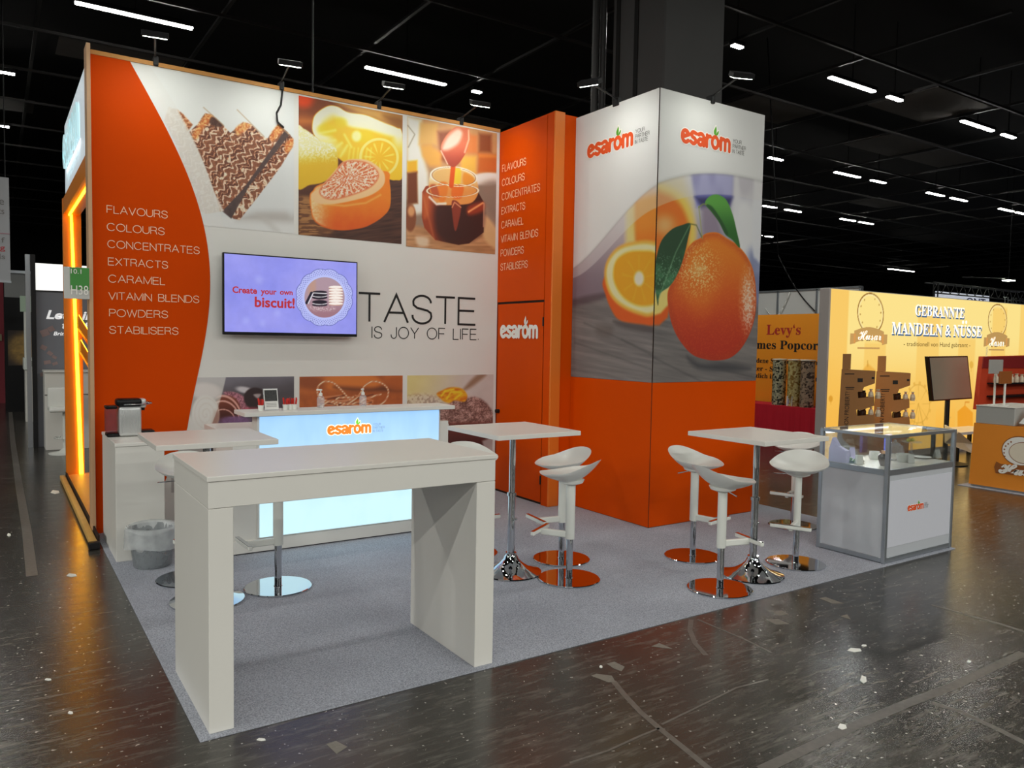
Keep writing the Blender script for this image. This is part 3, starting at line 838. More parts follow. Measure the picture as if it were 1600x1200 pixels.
d = a.fill(jar, a.mix((128, 50, 22), (50, 18, 12), sstep(250, 420, px)), 0.006, smooth=False)
a.fill([(300, 760), (430, 740), (660, 760), (660, 960), (550, 1030), (330, 1000)], (46, 18, 14), 0.05, 0.9)
a.fill([(560, 760), (675, 730), (672, 800), (560, 830)], (138, 44, 16), 0.03, 0.8)
a.fill([(205, 690), (250, 660), (250, 820), (210, 850)], (172, 84, 36), 0.03, 0.7)
neck = [(250, 570), (272, 490), (330, 456), (460, 452), (560, 478), (618, 545), (636, 620), (628, 680), (580, 735), (480, 750), (330, 745), (262, 660)]
a.fill(neck, a.mix((226, 196, 158), (196, 104, 34), sstep(520, 640, py) * 0.8), 0.008)
a.oval((448, 540), (612, 560), (450, 470), (206, 150, 92), 0.015)
for q, c in (([(450, 470), (500, 480), (490, 600), (440, 590)], (240, 172, 40)), ([(525, 500), (600, 540), (590, 600), (520, 590)], (216, 120, 36)), ([(330, 580), (400, 590), (370, 730), (320, 700)], (204, 100, 28)), ([(440, 600), (520, 600), (500, 700), (430, 690)], (206, 84, 18)), ([(260, 600), (310, 600), (330, 690), (280, 680)], (150, 62, 30))):
    a.fill(q, c, 0.015, 0.9)
for c, e1, e2 in (((448, 530), (625, 545), (450, 455)), ((440, 640), (636, 640), (445, 590))):
    r, _ = a.oval(c, e1, e2, None); a.put(sstep(0.05, 0.02, np.abs(r - 1)) * 0.8, (246, 226, 196))
    a.put(sstep(0.03, 0.01, np.abs(r - 0.94)) * 0.6, (112, 62, 36))
a.line([(255, 690), (310, 745), (380, 740)], 0.012, (238, 214, 200), 0.012, 0.9)
a.line([(560, 805), (672, 735)], 0.009, (232, 150, 96), 0.012, 0.9)
a.line([(680, 740), (676, 920)], 0.006, (216, 168, 140), 0.01, 0.7)
a.line([(200, 660), (290, 1020)], 0.006, (180, 106, 70), 0.02, 0.5)
a.fill([(430, 720), (500, 760), (478, 900), (458, 955), (442, 900)], (112, 42, 26), 0.008)
a.line([(432, 770), (450, 730), (500, 770)], 0.005, (230, 160, 120), 0.008, 0.8)
a.line([(440, 450), (425, 600)], 0.028, (196, 70, 14), 0.008)
sp = [(343, 300), (365, 240), (405, 185), (460, 143), (520, 150), (565, 160), (570, 240), (545, 330), (490, 420), (440, 456), (400, 430), (360, 370)]
a.fill(sp, a.mix((190, 96, 68), (142, 56, 40), sstep(250, 440, py)), 0.006)
a.fill([(355, 310), (400, 220), (470, 160), (510, 190), (480, 270), (400, 320)], (222, 186, 170), 0.03, 0.85)
a.line([(560, 170), (562, 240), (530, 340)], 0.008, (236, 180, 150), 0.012, 0.8)
a.line([(345, 330), (395, 430)], 0.006, (236, 200, 180), 0.01, 0.8)
a.build('picture', w3, 'printed picture', wall, 1.45)

# picture: pralines (the lower row)
a = Art(0.60, 1.705, 0.30, 1.325, 0.006, wtr)
a.crop(280, 570, 8.0); px, py = local(a, 280, 570, 8.0, proj_wall)
a.img = a.mix((98, 94, 104), (64, 58, 62), sstep(200, 520, py + 0.1 * px)) * (0.92 + 0.16 * fbm(px / 200, py / 120, 1))[..., None]
a.oval((330, 330), (520, 340), (330, 230), (196, 168, 166), 0.03, 0.9)
a.fill([(560, 340), (720, 350), (840, 430), (870, 560), (820, 620), (700, 520), (600, 420)], a.mix((170, 110, 124), (112, 66, 78), sstep(0.35, 0.65, fbm(px / 12, py / 12, 4))), 0.012)
a.oval((820, 315), (925, 330), (815, 275), (196, 190, 196), 0.02, 0.85)
a.oval((960, 425), (1110, 430), (955, 285), (38, 22, 24), 0.01)
a.fill([(930, 370), (1020, 365), (990, 415), (960, 410)], (170, 160, 160), 0.01, 0.8)
a.fill([(820, 540), (990, 540), (980, 590), (840, 590)], (160, 62, 76), 0.02, 0.8)
r, th = a.oval((600, 560), (765, 560), (600, 385), a.mix((104, 46, 28), (56, 18, 12), sstep(420, 700, py)), 0.012)
for rr in (0.55, 0.98, 1.25):
    c = a.oval((560, 690 - 20 * rr), (560 + 190 * rr ** 0.6, 690), (560, 690 - 240 * rr), None)[0]
    a.put(sstep(0.07, 0.03, np.abs(c - 1)) * sstep(1.25, 1.1, r) * sstep(720, 660, py) * 0.9, (214, 150, 140))
a.oval((700, 700), (900, 700), (700, 640), a.mix((120, 88, 130), (92, 60, 96), fbm(px / 15, py / 15, 2)), 0.03, 0.9)
r, th = a.oval((330, 620), (500, 620), (330, 380), (214, 198, 184), 0.012)
a.put(sstep(0.2, 0.9, np.sin(r * 22 + th * 1.0)) * sstep(1.0, 0.95, r) * 0.65, (168, 142, 130))
a.fill([(440, 560), (500, 620), (470, 760), (400, 830), (380, 780)], (120, 80, 70), 0.02, 0.8)
a.fill([(120, 640), (300, 840), (420, 860), (300, 1000), (60, 1000)], (206, 192, 180), 0.03, 0.9)
fade(a)
a.build('picture', w3, 'printed picture', wall, 1.4)

# picture: biscuits tied with twine
a = Art(1.758, 2.852, 0.30, 1.322, 0.006, wtr)
a.crop(460, 570, 4.706); px, py = local(a, 460, 570, 4.706, proj_wall)
a.img = a.mix((172, 92, 40), (136, 66, 26), fbm(px / 70, py / 50, 2))
a.oval((420, 130), (640, 130), (420, 60), (186, 100, 38), 0.03)
a.fill([(290, 160), (560, 170), (700, 150), (800, 190), (640, 200), (420, 200)], (70, 34, 20), 0.04, 0.85)
a.oval((120, 130), (230, 140), (120, 80), (120, 58, 28), 0.05, 0.8)
a.oval((760, 140), (860, 140), (760, 90), (150, 74, 28), 0.03, 0.8)
a.fill([(40, 230), (800, 220), (800, 420), (40, 420)], a.mix((166, 84, 32), (128, 60, 24), fbm(px / 40, py / 40, 5)), 0.05, 0.8)
def twine(pts, w=0.0095):
    q = spline([pts[0]] + pts + [pts[-1]], 8)[6:-10]
    d = a.line(q, w, (178, 112, 78), 0.004)
    st = sstep(0.2, 0.5, np.sin((px * 0.9 + py * 1.3) / 5.0)) * sstep(w, w - 0.006, d)
    a.put(st * 0.9, (222, 184, 152))
for i in range(26):
    random.seed(i); x0 = random.uniform(200, 520); y0 = random.uniform(235, 300)
    a.line([(x0 - 60, y0 + random.uniform(-20, 25)), (x0 + 70, y0 + random.uniform(-25, 20))], 0.006, (90, 44, 28) if i % 2 else (186, 120, 84), 0.006, 0.9)
random.seed(4)
twine([(400, 250), (340, 180), (280, 130), (215, 125), (172, 165), (172, 215), (200, 250), (300, 285)])
twine([(300, 320), (420, 270), (480, 215), (520, 150), (580, 122), (650, 140), (690, 190), (670, 260), (600, 300), (480, 270)])
twine([(180, 320), (260, 270), (400, 290), (500, 260), (600, 225)])
twine([(330, 330), (310, 250), (420, 240)])
a.build('picture', w3, 'printed picture', wall, 1.4)

# picture: crumbly muffin with orange peel
a = Art(2.905, 3.972, 0.30, 1.322, 0.006, wtr)
a.crop(460, 570, 4.706); px, py = local(a, 460, 570, 4.706, proj_wall)
a.img = a.mix((200, 176, 116), (176, 166, 162), sstep(850, 1350, px + 0.3 * py)) * (0.96 + 0.08 * fbm(px / 80, py / 60, 3))[..., None]
a.fill([(1340, 75), (1410, 75), (1290, 170), (1240, 180)], (118, 86, 62), 0.03, 0.8)
a.oval((930, 290), (1080, 290), (930, 215), a.mix((190, 172, 164), (120, 100, 98), sstep(0.4, 0.6, fbm(px / 14, py / 14, 6))), 0.05, 0.6)
cr = a.mix((88, 58, 52), (172, 138, 130), sstep(0.25, 0.8, 0.55 * fbm(px / 30, py / 24, 7) + 0.45 * vnoise(px / 6.3, py / 5.7, 17)))
a.fill([(1060, 330), (1130, 290), (1150, 260), (1230, 255), (1330, 235), (1420, 290), (1465, 370), (1475, 440), (1250, 460), (1050, 440)], cr, 0.02)
a.fill([(1050, 430), (1480, 420), (1480, 560), (1400, 640), (1050, 640)], a.mix((88, 38, 30), (60, 26, 24), sstep(440, 600, py)), 0.03, smooth=False)
a.fill([(1380, 560), (1480, 520), (1480, 680), (1400, 640)], (156, 148, 146), 0.02, 0.9, smooth=False)
d = a.fill([(1045, 215), (1080, 190), (1150, 165), (1230, 175), (1270, 225), (1250, 270), (1180, 262), (1140, 280), (1100, 270), (1075, 250)], a.mix((226, 150, 20), (186, 96, 12), sstep(0.2, 0.8, fbm(px / 40 + py / 60, py / 14, 3))), 0.012)
for q in ([(1080, 230), (1110, 190), (1170, 180)], [(1120, 250), (1150, 200), (1220, 200)], [(1180, 250), (1230, 210)]):
    a.line(q, 0.01, (244, 186, 40), 0.012, 0.8)
a.build('picture', w3, 'printed picture', wall, 1.4)

# slogan and lists
WORDS = ['FLAVOURS', 'COLOURS', 'CONCENTRATES', 'EXTRACTS', 'CARAMEL', 'VITAMIN BLENDS', 'POWDERS', 'STABILISERS']
pl = plane_place((0, YW, 0), X_, Z_, (0, -1, 0), 0.006)
L_ = [(38, 122, 553), (40, 272, 527), (45, 418, 825), (50, 567, 556), (52, 713, 533), (53, 860, 822), (60, 1005, 556), (60, 1150, 645)]
for s, (x0, yb, x1) in zip(WORDS, L_):
    q0 = wtr(160 + x0 / 5.453, 310 + yb / 5.453); q1 = wtr(160 + x1 / 5.453, 310 + (yb + 40) / 5.453)
    bm = bmesh.new(); light_line(bm, s, q0[0], q0[1], 0.06, q1[0] - q0[0], pl, 0.05)
    bm_obj('lettering', bm, 'peach lettering', wall)
pl = plane_place((0, YW, 0), X_, Z_, (0, -1, 0), 0.002)
bm = bmesh.new(); light_line(bm, 'TASTE', 2.36, 1.872, 0.285, 1.365, pl, 0.040, 0.16)
bm_obj('slogan_lettering', bm, 'black lettering', wall)
bm = bmesh.new(); light_line(bm, 'IS JOY OF LIFE.', 2.505, 1.708, 0.115, 1.262, pl, 0.043, 0.22, 0.5)
bm_obj('slogan_lettering', bm, 'black lettering', wall)

# ---- side portal: fin, lit white fascia, orange frame with a glowing strip
M('portal orange', (228, 132, 26), 0.45, noise=0.05, scale=3)
M('glowing strip', (255, 200, 40), 0.4, emit=(255, 190, 36), strength=8.0)
M('white fascia', (226, 230, 232), 0.5, emit=(226, 244, 255), strength=0.35, noise=0.02)
M('lit letters', (190, 220, 226), 0.4, emit=(186, 226, 232), strength=0.55)
portal = thing('side_portal', (0.06, 5.6, 0), 'orange portal frame with glowing strip and white lit fascia at the stand side', 'portal')
box('fin', -0.03, 0.0, 3.99, 4.18, 0, 4.07, 'tan edge', portal, 0.002)
box('fascia', -0.01, 0.12, 4.18, 6.68, 3.24, 3.985, 'white fascia', portal, 0.004)
box('lintel', -0.012, 0.15, 4.18, 7.02, 3.06, 3.24, 'portal orange', portal)
box('far_jamb', -0.02, 0.165, 6.98, 7.06, 0.06, 3.24, 'portal orange', portal)
box('near_jamb', 0.0, 0.16, 4.18, 4.28, 0.06, 3.24, 'portal orange', portal)
quad_slab('glowing_strip', [at_y(u, v, 6.975) for u, v in ((109.2, 335), (113.2, 335), (131, 752), (124.5, 752))], (0, -1, 0), 0.012, 'glowing strip', portal)
box('glowing_strip', 0.035, 0.055, 4.3, 6.96, 3.045, 3.06, 'glowing strip', portal)
box('platform', -0.01, 0.42, 4.16, 7.06, 0.0, 0.06, M('platform boards', (222, 150, 74), 0.45, noise=0.1, scale=7), portal, 0.003)
box('edge_rail', -0.085, -0.03, 3.55, 7.02, 0.01, 0.055, M('raw timber edge', (206, 164, 92), 0.5, noise=0.15, scale=12), portal, 0.006)
box('edge_rail', -0.025, -0.012, 3.62, 7.04, 0.0, 0.085, 'dark seam', portal)
box('rail_end', -0.1, -0.02, 3.49, 3.56, 0.0, 0.06, 'black metal', portal, 0.008)
for (u0, v0, u1, v1) in ((127.5, 500, 140.5, 521), (130, 538, 141, 557)):
    q0 = at_y(u0, v0, 6.6); q1 = at_y(u1, v1, 6.6); dq = (q1 - q0)
    P4 = [q0 - dq * 0.3, q1 + dq * 1.6, q1 + dq * 1.6 - np.array((0, 0, 0.13)), q0 - dq * 0.3 - np.array((0, 0, 0.13))]
    br = quad_slab('slanted_board', P4, (0, 1, 0), 0.3, 'portal orange', portal)
    quad_slab('glowing_edge', [P4[0] + np.array((0, -0.002, 0.014)), P4[1] + np.array((0, -0.002, 0.014)), P4[1] + np.array((0, -0.002, 0)), P4[0] + np.array((0, -0.002, 0))], (0, 1, 0), 0.02, 'glowing strip', br)
sl = thing('lit_sign_lettering', (-0.05, 5.6, 3.4), 'white glowing letters standing off the white side fascia', 'sign lettering')
plx = lambda lf: plane_place((-0.012, 6.62, 0), (0, -1, 0), Z_, (-1, 0, 0), lf)
total = sum(LOGO[c][0] for c in 'esarom'); kk = 1.75 / total; cxx = 0
for ch in 'esarom':
    bm = bmesh.new()
    for q in LOGO[ch][1]:
        add_stroke(bm, [((cxx + p_) * kk, 3.47 + r_ * kk * 1.15) for p_, r_ in q], 0.13 * kk, plx(0.024), round_caps=True)
    cxx += LOGO[ch][0]
    r_ = bmesh.ops.extrude_face_region(bm, geom=bm.faces[:])
    bmesh.ops.translate(bm, vec=(0.018, 0, 0), verts=[v for v in r_['geom'] if isinstance(v, bmesh.types.BMVert)])
    bm_obj('letter', bm, 'lit letters', sl)
bm = bmesh.new(); light_line(bm, 'YOUR PARTNER IN TASTE', 0.25, 3.32, 0.07, 1.5, plx(0.012), 0.07)
bm_obj('tagline_lettering', bm, 'lit letters', sl)
area_light('fascia_letter_glow', (-0.03, 5.65, 3.46), (0, 5.65, 3.42), 1.7, 0.1, 0.9, (0.88, 0.97, 1.0))

ss = thing('stand_number_sign', (-0.11, 4.0, 2.1), 'small green and grey stand number sign sticking out beside the orange wall', 'sign')
box('plate', -0.213, -0.028, 3.975, 3.988, 1.985, 2.243, M('sign grey', (196, 196, 192), 0.5, noise=0.03), ss, 0.002)
box('green_field', -0.168, -0.03, 3.972, 3.976, 2.06, 2.241, M('sign green', (62, 140, 58), 0.5, noise=0.03), ss)
pl = plane_place((0, 3.971, 0), X_, Z_, (0, -1, 0), 0.001)
text_obj('lettering', '10.1', pl, -0.162, 2.19, 0.075, 0.038, 'white lettering', ss)
text_obj('lettering', 'H38', pl, -0.163, 2.02, 0.125, 0.075, 'white lettering', ss)

# ---- storage cabin with door
XD = 4.008
cab = thing('storage_cabin', (4.6, 3.5, 0), 'orange storage cabin between picture wall and printed tower, with a door', 'storage cabin', kind='thing')
box('core', XD + 0.03, 5.6, 3.075, 4.3, 0.006, 3.98, 'orange panel', cab)
box('side_panel', XD, XD + 0.03, 3.155, 4.04, 2.13, 4.0, 'orange panel', cab)
box('corner_post', XD, XD + 0.04, 3.04, 3.145, 0.006, 4.0, 'orange panel', cab)
box('corner_profile', XD + 0.003, 4.135, 3.02, 3.08, 0.006, 4.005, 'orange profile', cab, 0.004)
box('front_panel', 4.14, 4.3, 3.035, 3.08, 0.006, 3.99, 'orange panel', cab)
door = box('door', XD + 0.004, XD + 0.028, 3.165, 4.03, 0.03, 2.105, 'orange panel', cab)
box('seam', XD + 0.012, XD + 0.029, 3.145, 4.044, 2.105, 2.13, 'dark seam', cab)
box('seam', XD + 0.012, XD + 0.029, 3.145, 3.165, 0.006, 2.105, 'dark seam', cab)
box('seam', XD + 0.012, XD + 0.029, 3.165, 4.044, 0.006, 0.03, 'dark seam', cab)
for z in (0.22, 1.86):
    tube('hinge', (XD - 0.004, 3.155, z), (XD - 0.004, 3.155, z + 0.09), 0.009, 'black metal', door)
tube('knob', (XD + 0.004, 3.985, 0.915), (XD - 0.035, 3.985, 0.915), 0.022, 'black metal', door)
xtr = lambda u, v: (lambda q: (q[1], q[2]))(at_x(u, v, XD))
pl = plane_place((XD, 0, 0), (0, -1, 0), Z_, (-1, 0, 0), 0.003)
L_ = [(95, 408, 233), (93, 497, 224), (92, 580, 314), (90, 662, 227), (89, 743, 217), (87, 824, 303), (86, 902, 219), (85, 985, 242)]
z_top = xtr(760 + 95 / 3.75, 160 + 408 / 3.75)[1]; z_bot = xtr(760 + 85 / 3.75, 160 + 985 / 3.75)[1]
for i, (s, (x0, yb, x1)) in enumerate(zip(WORDS, L_)):
    y0 = xtr(760 + x0 / 3.75, 160 + yb / 3.75)[0]; y1 = xtr(760 + x1 / 3.75, 160 + (yb - 30) / 3.75)[0]
    bm = bmesh.new(); light_line(bm, s, -y0, z_top + (z_bot - z_top) * i / 7, 0.072, y0 - y1, pl, 0.05)
    bm_obj('lettering', bm, 'peach lettering', cab)
logo(door, (XD + 0.004, 3.975, 1.725), (0, -1, 0), Z_, (-1, 0, 0), 0.73, 'white lettering', None, 'white lettering', None, lift=0.004)

# ---- printed tower
TX0, TX1, TY0, TY1 = 4.281, 5.706, 1.832, 3.03
tower = thing('printed_tower', (5.0, 2.4, 0), 'square tower printed with a big orange fruit, orange base and white top', 'exhibition tower', kind='thing')
box('core', TX0 + 0.015, TX1, TY0 + 0.015, TY1, 0.006, 3.97, 'white fabric print', tower)
box('orange_panel', TX0, TX0 + 0.015, TY0 + 0.006, TY1, 0.012, 1.343, 'orange panel', tower)
box('orange_panel', TX0 + 0.006, TX1 + 0.002, TY0, TY0 + 0.015, 0.012, 1.343, 'orange panel', tower)
box('corner_seam', TX0 + 0.002, TX0 + 0.008, TY0 + 0.002, TY0 + 0.008, 0.006, 3.98, 'dark seam', tower)
box('plinth', TX0 + 0.01, TX1 - 0.005, TY0 + 0.01, TY1 - 0.05, 0.006, 0.012, 'dark seam', tower)
ltr = lambda u, v: (lambda q: (q[1], q[2]))(at_x(u, v, TX0))
rtr = lambda u, v: (lambda q: (q[0], q[2]))(at_y(u, v, TY0))
def proj_left(Y, Z):
    dx, dy, dz = TX0 - CAMX, Y - CAMY, Z - CAMZ
    w = dx * FWD[0] + dy * FWD[1] + dz * FWD[2]
    return 800 + FPX * (dx * RT[0] + dy * RT[1] + dz * RT[2]) / w, 600 - FPX * (dx * UP[0] + dy * UP[1] + dz * UP[2]) / w
proj_right = lambda X, Z: proj_wall(X, Z, TY0)
def swoosh(art, inner, outer, full, white=(222, 222, 219)):
    """above the inner curve the print fades, above the outer one it is white"""
    P1 = art.P(inner); P2 = art.P(outer)
    o1 = np.argsort(P1[:, 0]); o2 = np.argsort(P2[:, 0])
    dg = min(3, len(inner) - 1)
    f1 = np.polyval(np.polyfit(P1[:, 0], P1[:, 1], dg), art.A); f2 = np.polyval(np.polyfit(P2[:, 0], P2[:, 1], dg), art.A)
    m1 = sstep(-0.006, 0.006, art.B - f1); art.put(m1 * 0.42, (206, 202, 200))
    m2 = sstep(-0.008, 0.008, art.B - f2); art.put(m2, white)
    edge = sstep(0.035, 0.0, np.abs(art.B - f2)) * 0.35; art.put(edge, (140, 140, 138))
def wood_grey(a, px, py):
    n = fbm(px / 260 + py / 500, py / 22 - px / 120, 5)
    return a.mix((86, 82, 82), (128, 122, 118), n)
# left face
a = Art(TY0 + 0.006, 3.03, 1.345, 3.975, 0.0065, ltr)
a.crop(900, 340, 4.617); px, py = local(a, 900, 340, 4.617, proj_left)
a.img = a.mix((178, 166, 170), (112, 98, 108), sstep(-100, 560, py))
a.fill([(0, 590), (200, 560), (700, 540), (700, 1300), (-40, 1300), (-40, 600)], wood_grey(a, px, py), 0.02, smooth=False)
a.fill([(-20, 590), (200, 545), (220, 580), (-20, 640)], (74, 60, 66), 0.03, 0.8)
a.fill([(360, -80), (440, -100), (440, 190), (360, 190)], (226, 190, 110), 0.05, 0.9, smooth=False)
a.fill([(425, -120), (700, -200), (720, 300), (430, 260)], (222, 106, 20), 0.04, smooth=False)
a.fill([(440, -160), (600, -180), (600, 60), (440, 100)], (228, 128, 40), 0.1, 0.7)
a.fill([(280, 740), (560, 780), (560, 830), (330, 790)], (62, 54, 54), 0.03, 0.7)
a.fill([(205, 430), (215, 560), (270, 690), (330, 745), (480, 770), (560, 775), (640, 720), (640, 300), (400, 200)], (204, 78, 14), 0.018)
rind = [(205, 420), (225, 310), (300, 215), (420, 172), (560, 170), (700, 260), (720, 560), (560, 705), (450, 700), (320, 640), (240, 550)]
a.fill(rind, (232, 156, 60), 0.02)
a.fill(rind, (238, 214, 150), 0.02, grow=-0.035)
d = a.fill([(268, 420), (290, 310), (370, 250), (480, 238), (580, 260), (660, 420), (600, 600), (480, 640), (370, 600), (300, 520)], (232, 142, 18), 0.025)
r, th = a.oval((455, 440), (600, 440), (455, 250), None)
a.put(sstep(0.6, 1.0, np.sin(th * 9)) * sstep(0.2, 0.4, r) * sstep(1.0, 0.8, r) * 0.18, (246, 180, 60))
a.oval((455, 440), (490, 440), (455, 388), (240, 224, 196), 0.025, 0.9)
for q in ([(-10, 900), (300, 1010), (700, 1150)], [(60, 760), (330, 880), (700, 1050)], [(330, 880), (560, 1000)]):
    a.line(q, 0.004, (64, 62, 62), 0.02, 0.6)
a.fill([(150, 780), (260, 780), (250, 860), (160, 850)], (80, 70, 66), 0.05, 0.5)
a.crop(890, 160, 4.848)
swoosh(a, [(90, 1300), (250, 1164), (390, 1000), (520, 890), (650, 800)], [(85, 1210), (170, 1130), (300, 975), (420, 840), (540, 715), (655, 625)], None)
t3 = lambda A, B: (np.full_like(A, TX0 - 0.001), A, B)
a.build('printed_panel', t3, 'printed picture', tower, 1.35)
# right face
a = Art(TX0 + 0.006, TX1, 1.345, 3.975, 0.0065, rtr)
a.crop(890, 160, 4.848); px, py = local(a, 890, 160, 4.848, proj_right)
a.img = a.mix((206, 204, 208), (150, 146, 160), sstep(500, 1100, py))
a.fill([(600, 560), (860, 560), (940, 760), (960, 1400), (600, 1400)], (214, 190, 140), 0.08, 0.9, smooth=False)
a.fill([(910, 500), (1250, 500), (1240, 720), (1200, 780), (960, 790)], a.mix((88, 90, 160), (120, 122, 190), sstep(0.3, 0.7, vnoise(px / 60, py / 400, 3))), 0.04, 0.95, smooth=False)
a.fill([(950, 715), (1240, 715), (1210, 800), (1000, 800)], (42, 40, 84), 0.04, 0.9, smooth=False)
a.fill([(1000, 790), (1100, 790), (1180, 1100), (1010, 1100)], (132, 118, 136), 0.05, 0.9, smooth=False)
a.fill([(1250, 540), (1480, 540), (1480, 1300), (1290, 1300), (1230, 900)], a.mix((222, 222, 226), (160, 156, 170), sstep(0.35, 0.7, vnoise(px / 55, py / 500, 8))), 0.05, 0.95, smooth=False)
a.fill([(500, 600), (700, 620), (860, 710), (940, 880), (950, 1050), (880, 1300), (500, 1300)], (238, 186, 84), 0.05)
a.fill([(500, 660), (700, 680), (820, 750), (890, 880), (900, 1000), (840, 1300), (500, 1300)], (224, 104, 18), 0.05)
a.oval((720, 930), (790, 930), (720, 860), (226, 170, 110), 0.09, 0.8)
a.crop(900, 340, 4.617); px, py = local(a, 900, 340, 4.617, proj_right)
a.fill([(500, 600), (700, 560), (1400, 620), (1400, 1400), (500, 1400)], wood_grey(a, px, py), 0.06, smooth=False)
a.fill([(1240, 250), (1400, 250), (1400, 620), (1280, 600)], (92, 102, 142), 0.08, 0.7)
a.fill([(1280, -100), (1350, -100), (1340, 290), (1300, 300), (1275, 230)], (216, 218, 226), 0.03, 0.85)
a.fill([(540, 600), (640, 640), (680, 620), (660, 720), (600, 775), (540, 775)], (208, 82, 14), 0.02, smooth=False)
a.fill([(540, 560), (680, 500), (690, 600), (610, 690), (540, 712)], (236, 196, 110), 0.02, smooth=False)
for q in ([(540, 1000), (760, 1110), (1000, 1230)], [(1000, 1080), (1380, 1180)]):
    a.line(q, 0.004, (60, 58, 60), 0.02, 0.6)
a.fill([(800, 1000), (900, 1050), (1100, 1050), (1260, 1090), (1100, 1110), (880, 1090)], (54, 54, 58), 0.04, 0.85)
fr = [(895, 148), (930, 118), (980, 106), (1030, 112), (1090, 150), (1160, 195), (1230, 275), (1280, 390), (1300, 560), (1292, 700), (1255, 830), (1190, 945), (1110, 1012), (1020, 1030), (930, 1022), (835, 985), (750, 890), (695, 780), (667, 660), (660, 545), (695, 455), (745, 350), (790, 245), (840, 178)]
sh = sstep(150, 1000, py)
d = a.fill(fr, a.mix((226, 116, 22), (166, 40, 14), sh), 0.006)
ins = sstep(0.0, -0.02, d)
a.put(ins * sstep(-0.10, 0.0, d) * 0.45, (150, 46, 10))
r, th = a.oval((900, 500), (1090, 500), (900, 180), None)
a.put(ins * sstep(1.0, 0.2, r) * 0.4, (238, 130, 30))
r, th = a.oval((880, 375), (1000, 375), (880, 230), None)
spk = sstep(0.58, 0.72, vnoise(px / 6.5, py / 6.5, 11))
a.put(ins * spk * sstep(1.9, 0.3, r) * 0.75, (252, 214, 160))
a.put(ins * sstep(0.7, 0.0, r) * 0.5, (240, 180, 120))
r, th = a.oval((1245, 600), (1310, 600), (1245, 330), None)
st = sstep(0.42, 0.62, fbm(px / 9, py / 12, 12))
a.put(ins * (0.25 + 0.75 * st) * sstep(1.3, 0.3, r) * 0.75, (244, 218, 204))
a.put(ins * sstep(0.8, 0.0, r) * 0.45, (236, 190, 170))
a.put(ins * spk * 0.1, (244, 150, 60))
a.fill([(985, -20), (1060, -60), (1100, -40), (1155, 60), (1180, 200), (1120, 160), (1040, 90)], (52, 110, 42), 0.006, 0.0)
lf1 = [(825, 45), (760, 55), (690, 85), (620, 160), (585, 260), (566, 380), (568, 480), (590, 635), (606, 550), (680, 490), (735, 400), (775, 290), (808, 150)]
d = a.fill(lf1, a.mix((34, 70, 40), (62, 112, 74), sstep(0.3, 0.7, fbm(px / 60, py / 60, 6)) * sstep(150, 350, py)), 0.006)
a.put(sstep(0, -0.01, d) * sstep(40, -20, (py - 270) + 0.55 * (px - 580) - 60) * 0.6, (28, 58, 32))
a.line([(820, 55), (720, 250), (590, 600)], 0.005, (120, 160, 120), 0.01, 0.7)
a.put(sstep(0, -0.02, d) * sstep(0.6, 0.75, fbm(px / 8, py / 8, 3)) * sstep(230, 330, py) * 0.5, (140, 176, 150))
a.crop(890, 160, 4.848); px, py = local(a, 890, 160, 4.848, proj_right)
swoosh(a, [(640, 805), (800, 740), (950, 706), (1100, 698), (1250, 708), (1400, 735), (1480, 760)], [(655, 618), (780, 572), (900, 548), (1040, 540), (1180, 544), (1330, 566), (1480, 606)], None)
lf2 = [(1025, 770), (1050, 720), (1095, 698), (1140, 705), (1190, 745), (1235, 850), (1262, 960), (1290, 1100), (1230, 1040), (1180, 1000), (1130, 905), (1075, 830)]
d = a.fill(lf2, a.mix((84, 150, 60), (40, 96, 36), sstep(740, 1000, py)), 0.006)
a.fill([(1030, 775), (1080, 790), (1150, 890), (1200, 990), (1180, 1000), (1130, 905), (1075, 830)], (30, 72, 30), 0.01, 0.9)
a.line([(978, 790), (990, 900), (1005, 1030)], 0.007, (150, 150, 96), 0.008, 0.9)
a.line([(978, 795), (1010, 770), (1035, 772)], 0.006, (120, 136, 70), 0.008, 0.9)
a.line([(905, 918), (960, 930), (1000, 1020)], 0.005, (70, 90, 40), 0.008, 0.9)
t3 = lambda A, B: (A, np.full_like(A, TY0 - 0.001), B)
a.build('printed_panel', t3, 'printed picture', tower, 1.12)
q0 = ltr(918, 246); q1 = ltr(990, 228)
logo(tower, (TX0 - 0.001, q0[0], q0[1] - 0.02), (0, -1, 0), Z_, (-1, 0, 0), q0[0] - q1[0])
q0 = rtr(1063, 222); q1 = rtr(1141, 240)
logo(tower, (q0[0], TY0 - 0.001, 3.53), X_, Z_, (0, -1, 0), q1[0] - q0[0])

